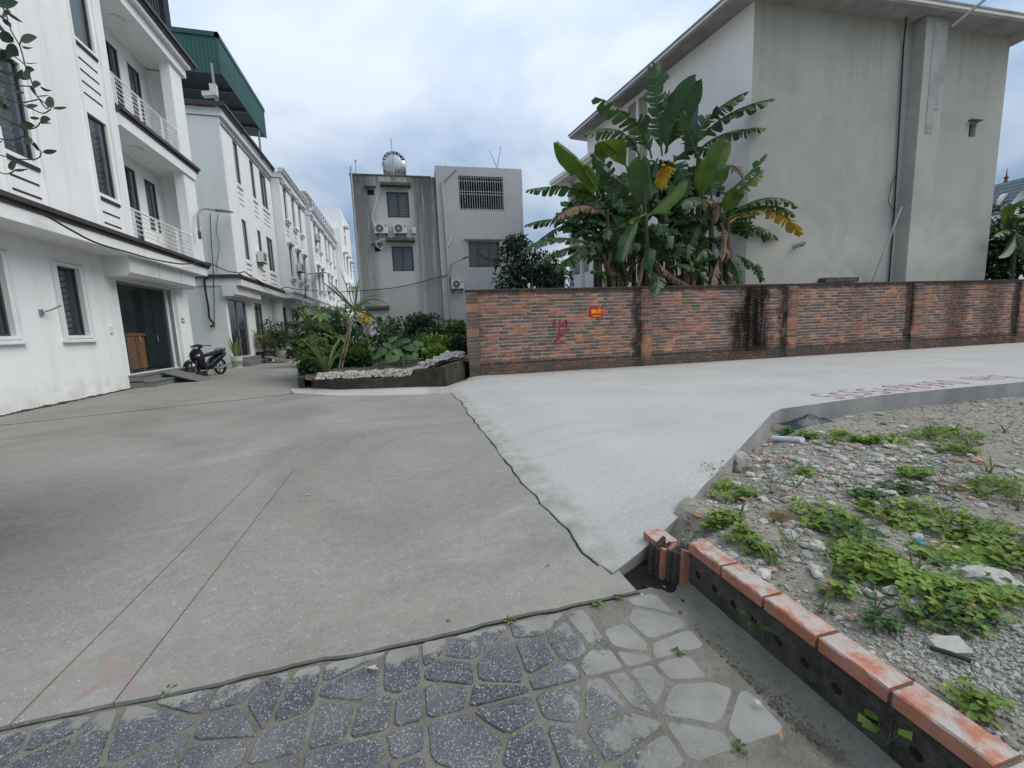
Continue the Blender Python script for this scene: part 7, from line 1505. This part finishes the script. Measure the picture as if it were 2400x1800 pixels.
# clover patches
def clover(p, rad, n, seed, mat, ls, lab, hgt=.05):
    rr2 = random.Random(seed); t = thing('clover_patch', lab, 'weeds', p, 0, 'clover patches on the waste lot'); lf = MB(); stm = MB()
    for k in range(n):
        a = rr2.uniform(0, 6.28); d = rad*rr2.random()**.6; x, y = p.x+math.cos(a)*d*1.2, p.y+math.sin(a)*d*.9
        if x < 1.5 or y > ey(x)-.03: continue
        g = Vector((x, y, lz(x, y))); h = hgt*rr2.uniform(.3, 1.3)*(1-.5*d/rad); c = g+Vector((rr2.gauss(0, .012), rr2.gauss(0, .012), h)); stm.tube([g, c], .0012, 3, False); a0 = rr2.uniform(0, 6.28); tl = (UP+rvec(rr2)*.45).normalized(); e1 = tl.orthogonal().normalized(); e2 = tl.cross(e1); lf.cur = max(0, min(1, .25+.6*rr2.random()+.2*(h/hgt-.6)))
        for q in range(3):
            b = a0+q*2.094; u = e1*math.cos(b)+e2*math.sin(b); v = tl.cross(u); s = ls*rr2.uniform(.7, 1.2); lf.add([c, c+u*s*.55+v*s*.42+tl*s*.12, c+u*s*1.0+v*s*.28, c+u*s*.92, c+u*s*1.0-v*s*.28, c+u*s*.55-v*s*.42+tl*s*.12], [(0,1,2,3), (0,3,4,5)])
    part('stalks', stm, M['stem'], t, kind='stuff'); part('leaves', lf, M[mat], t)
CLV = [(zl(800,920),.17),(zl(880,990),.16),(zl(960,1060),.15),(zl(1150,1290),.17),(zl(1050,1170),.13),(zl(1250,960),.15),(zl(1200,900),.12),(zl(1550,850),.22),(zl(1480,880),.15),(zl(1700,1010),.20),(zl(1850,950),.22),(zl(2000,1060),.24),(zl(2120,900),.22),(zl(2050,1200),.22),(zl(2160,1290),.2),(zl(1560,1200),.12),(zl(1750,1260),.15),(zl(1130,800),.13),(zl(100,740),.13),(zl(250,800),.10),(zl(130,960),.08),(zl(700,370),.13),(zl(580,350),.10),(zl(960,380),.16),(zl(1130,410),.13),(zl(1260,400),.15),(zl(1680,370),.35),(zl(1900,420),.25),(zl(2050,500),.25),(zl(2080,750),.25),(zl(700,630),.07),(zl(1430,640),.12),(zl(1400,750),.11),(zl(1850,530),.2),(zl(1740,480),.16),(zk(1700,620),.17),(zk(1640,560),.13),(zk(1760,680),.12),(zk(1830,560),.12),(zk(1300,400),.15),(zk(1200,330),.12),(zk(1400,460),.12),(zk(1300,760),.05),(zk(370,180),.07),(zk(250,80),.08),(zk(480,260),.05),(zk(1000,540),.05),(zk(2000,480),.2),(zk(2100,300),.2),(zk(2150,640),.14),(zk(1880,1280),.05)]
for i, (q, rad) in enumerate(CLV):
    if i in (7, 10, 12, 27, 28, 33, 14): continue
    p = lpx(q); d = (p-CP).length; near = d < 2.6
    clover(p, rad, int((300 if near else 170)*rad**1.1*(1.5 if near else 1.0))+8, 400+i, 'leafbright' if i % 5 != 2 else 'leaf', .026 if near else .03+.004*d, 'patch of bright green clover weeds on the waste lot', .07)
def sprig(p, lab, n, L, w, h, seed, mat='leafbright', grp='small weeds in cracks'):
    rr2 = random.Random(seed); t = thing('weed', lab, 'weed', p, 0, grp); mb = MB(); sm = MB(); p = Vector(p)
    for k in range(n):
        a = rr2.uniform(0, 6.28); e = p+Vector((math.cos(a), math.sin(a), 0))*h*rr2.uniform(.2, .8)+UP*h*rr2.uniform(.4, 1.0); sm.tube([p, e], .0015, 3, False); mb.cur = rr2.random(); leaf_flat(mb, e, (math.cos(a), math.sin(a), .1), L*rr2.uniform(.7, 1.2), w, UP, .2, .1)
    part('stems', sm, M['stem'], t); part('leaves', mb, M[mat], t)
sprig(Vector((1.375, .835, .02)), 'bright clover sprig growing from the kerb foot', 7, .055, .024, .09, 1); sprig(Vector((1.375, 1.36, .03)), 'small leafy weed growing out of a kerb hole', 9, .04, .014, .07, 2, 'leaf')
for i, (x, y) in enumerate(((1595, 1530), (1730, 1760), (1400, 1420), (1195, 1458), (395, 1625), (1455, 1405), (75, 955), (265, 915))):
    p = gz(x, y, -.015); sprig(p, 'tiny weed tuft in a joint of the paving or road edge', 16 if i > 1 else 9, .022 if i < 6 else .09, .006 if i < 6 else .02, .018 if i < 6 else .12, 20+i, 'leaf' if i in (0, 1, 6, 7) else 'blade')
for i, (q, h) in enumerate(((zl(1690, 780), .32), (zl(940, 720), .14), (zl(640, 720), .16), (zk(1050, 240), .12), (zk(1250, 640), .10), (zl(2170, 880), .25), (zl(470, 760), .14), (zl(80, 690), .16), (zl(1660, 620), .12))):
    p = lpx(q); sprig(p, 'single upright weed standing in the rubble', 12, .09 if h > .2 else .05, .012, h, 60+i, 'leaf', 'upright weeds on the lot')

# grass tufts and dry stems between the stones
gt = random.Random(303)
for k in range(34):
    q = zl(gt.uniform(60, 2150), gt.uniform(330, 1250)) if k < 24 else zk(gt.uniform(250, 2100), gt.uniform(60, 760)); p = lpx(q)
    if p.x < 1.56 or p.y > ey(p.x)-.05: continue
    t = thing('grass_tuft', 'thin tuft of grass blades sprouting between the stones', 'weed', p, 0, 'grass tufts on the lot'); mb = MB(); dist = (p-CP).length
    for j in range(gt.randint(7, 16)):
        a = gt.uniform(0, 6.28); blade(mb, p+Vector((gt.gauss(0, .012), gt.gauss(0, .012), -.005)), Vector((math.cos(a)*gt.uniform(.2, 1.0), math.sin(a)*gt.uniform(.2, 1.0), 1)), gt.uniform(.04, .13)*(1+.12*dist), .0022*(1+.25*dist), gt.uniform(.3, 1.2), 5, 0, gt.uniform(.1, 1.0))
    part('blades', mb, M['blade'], t)
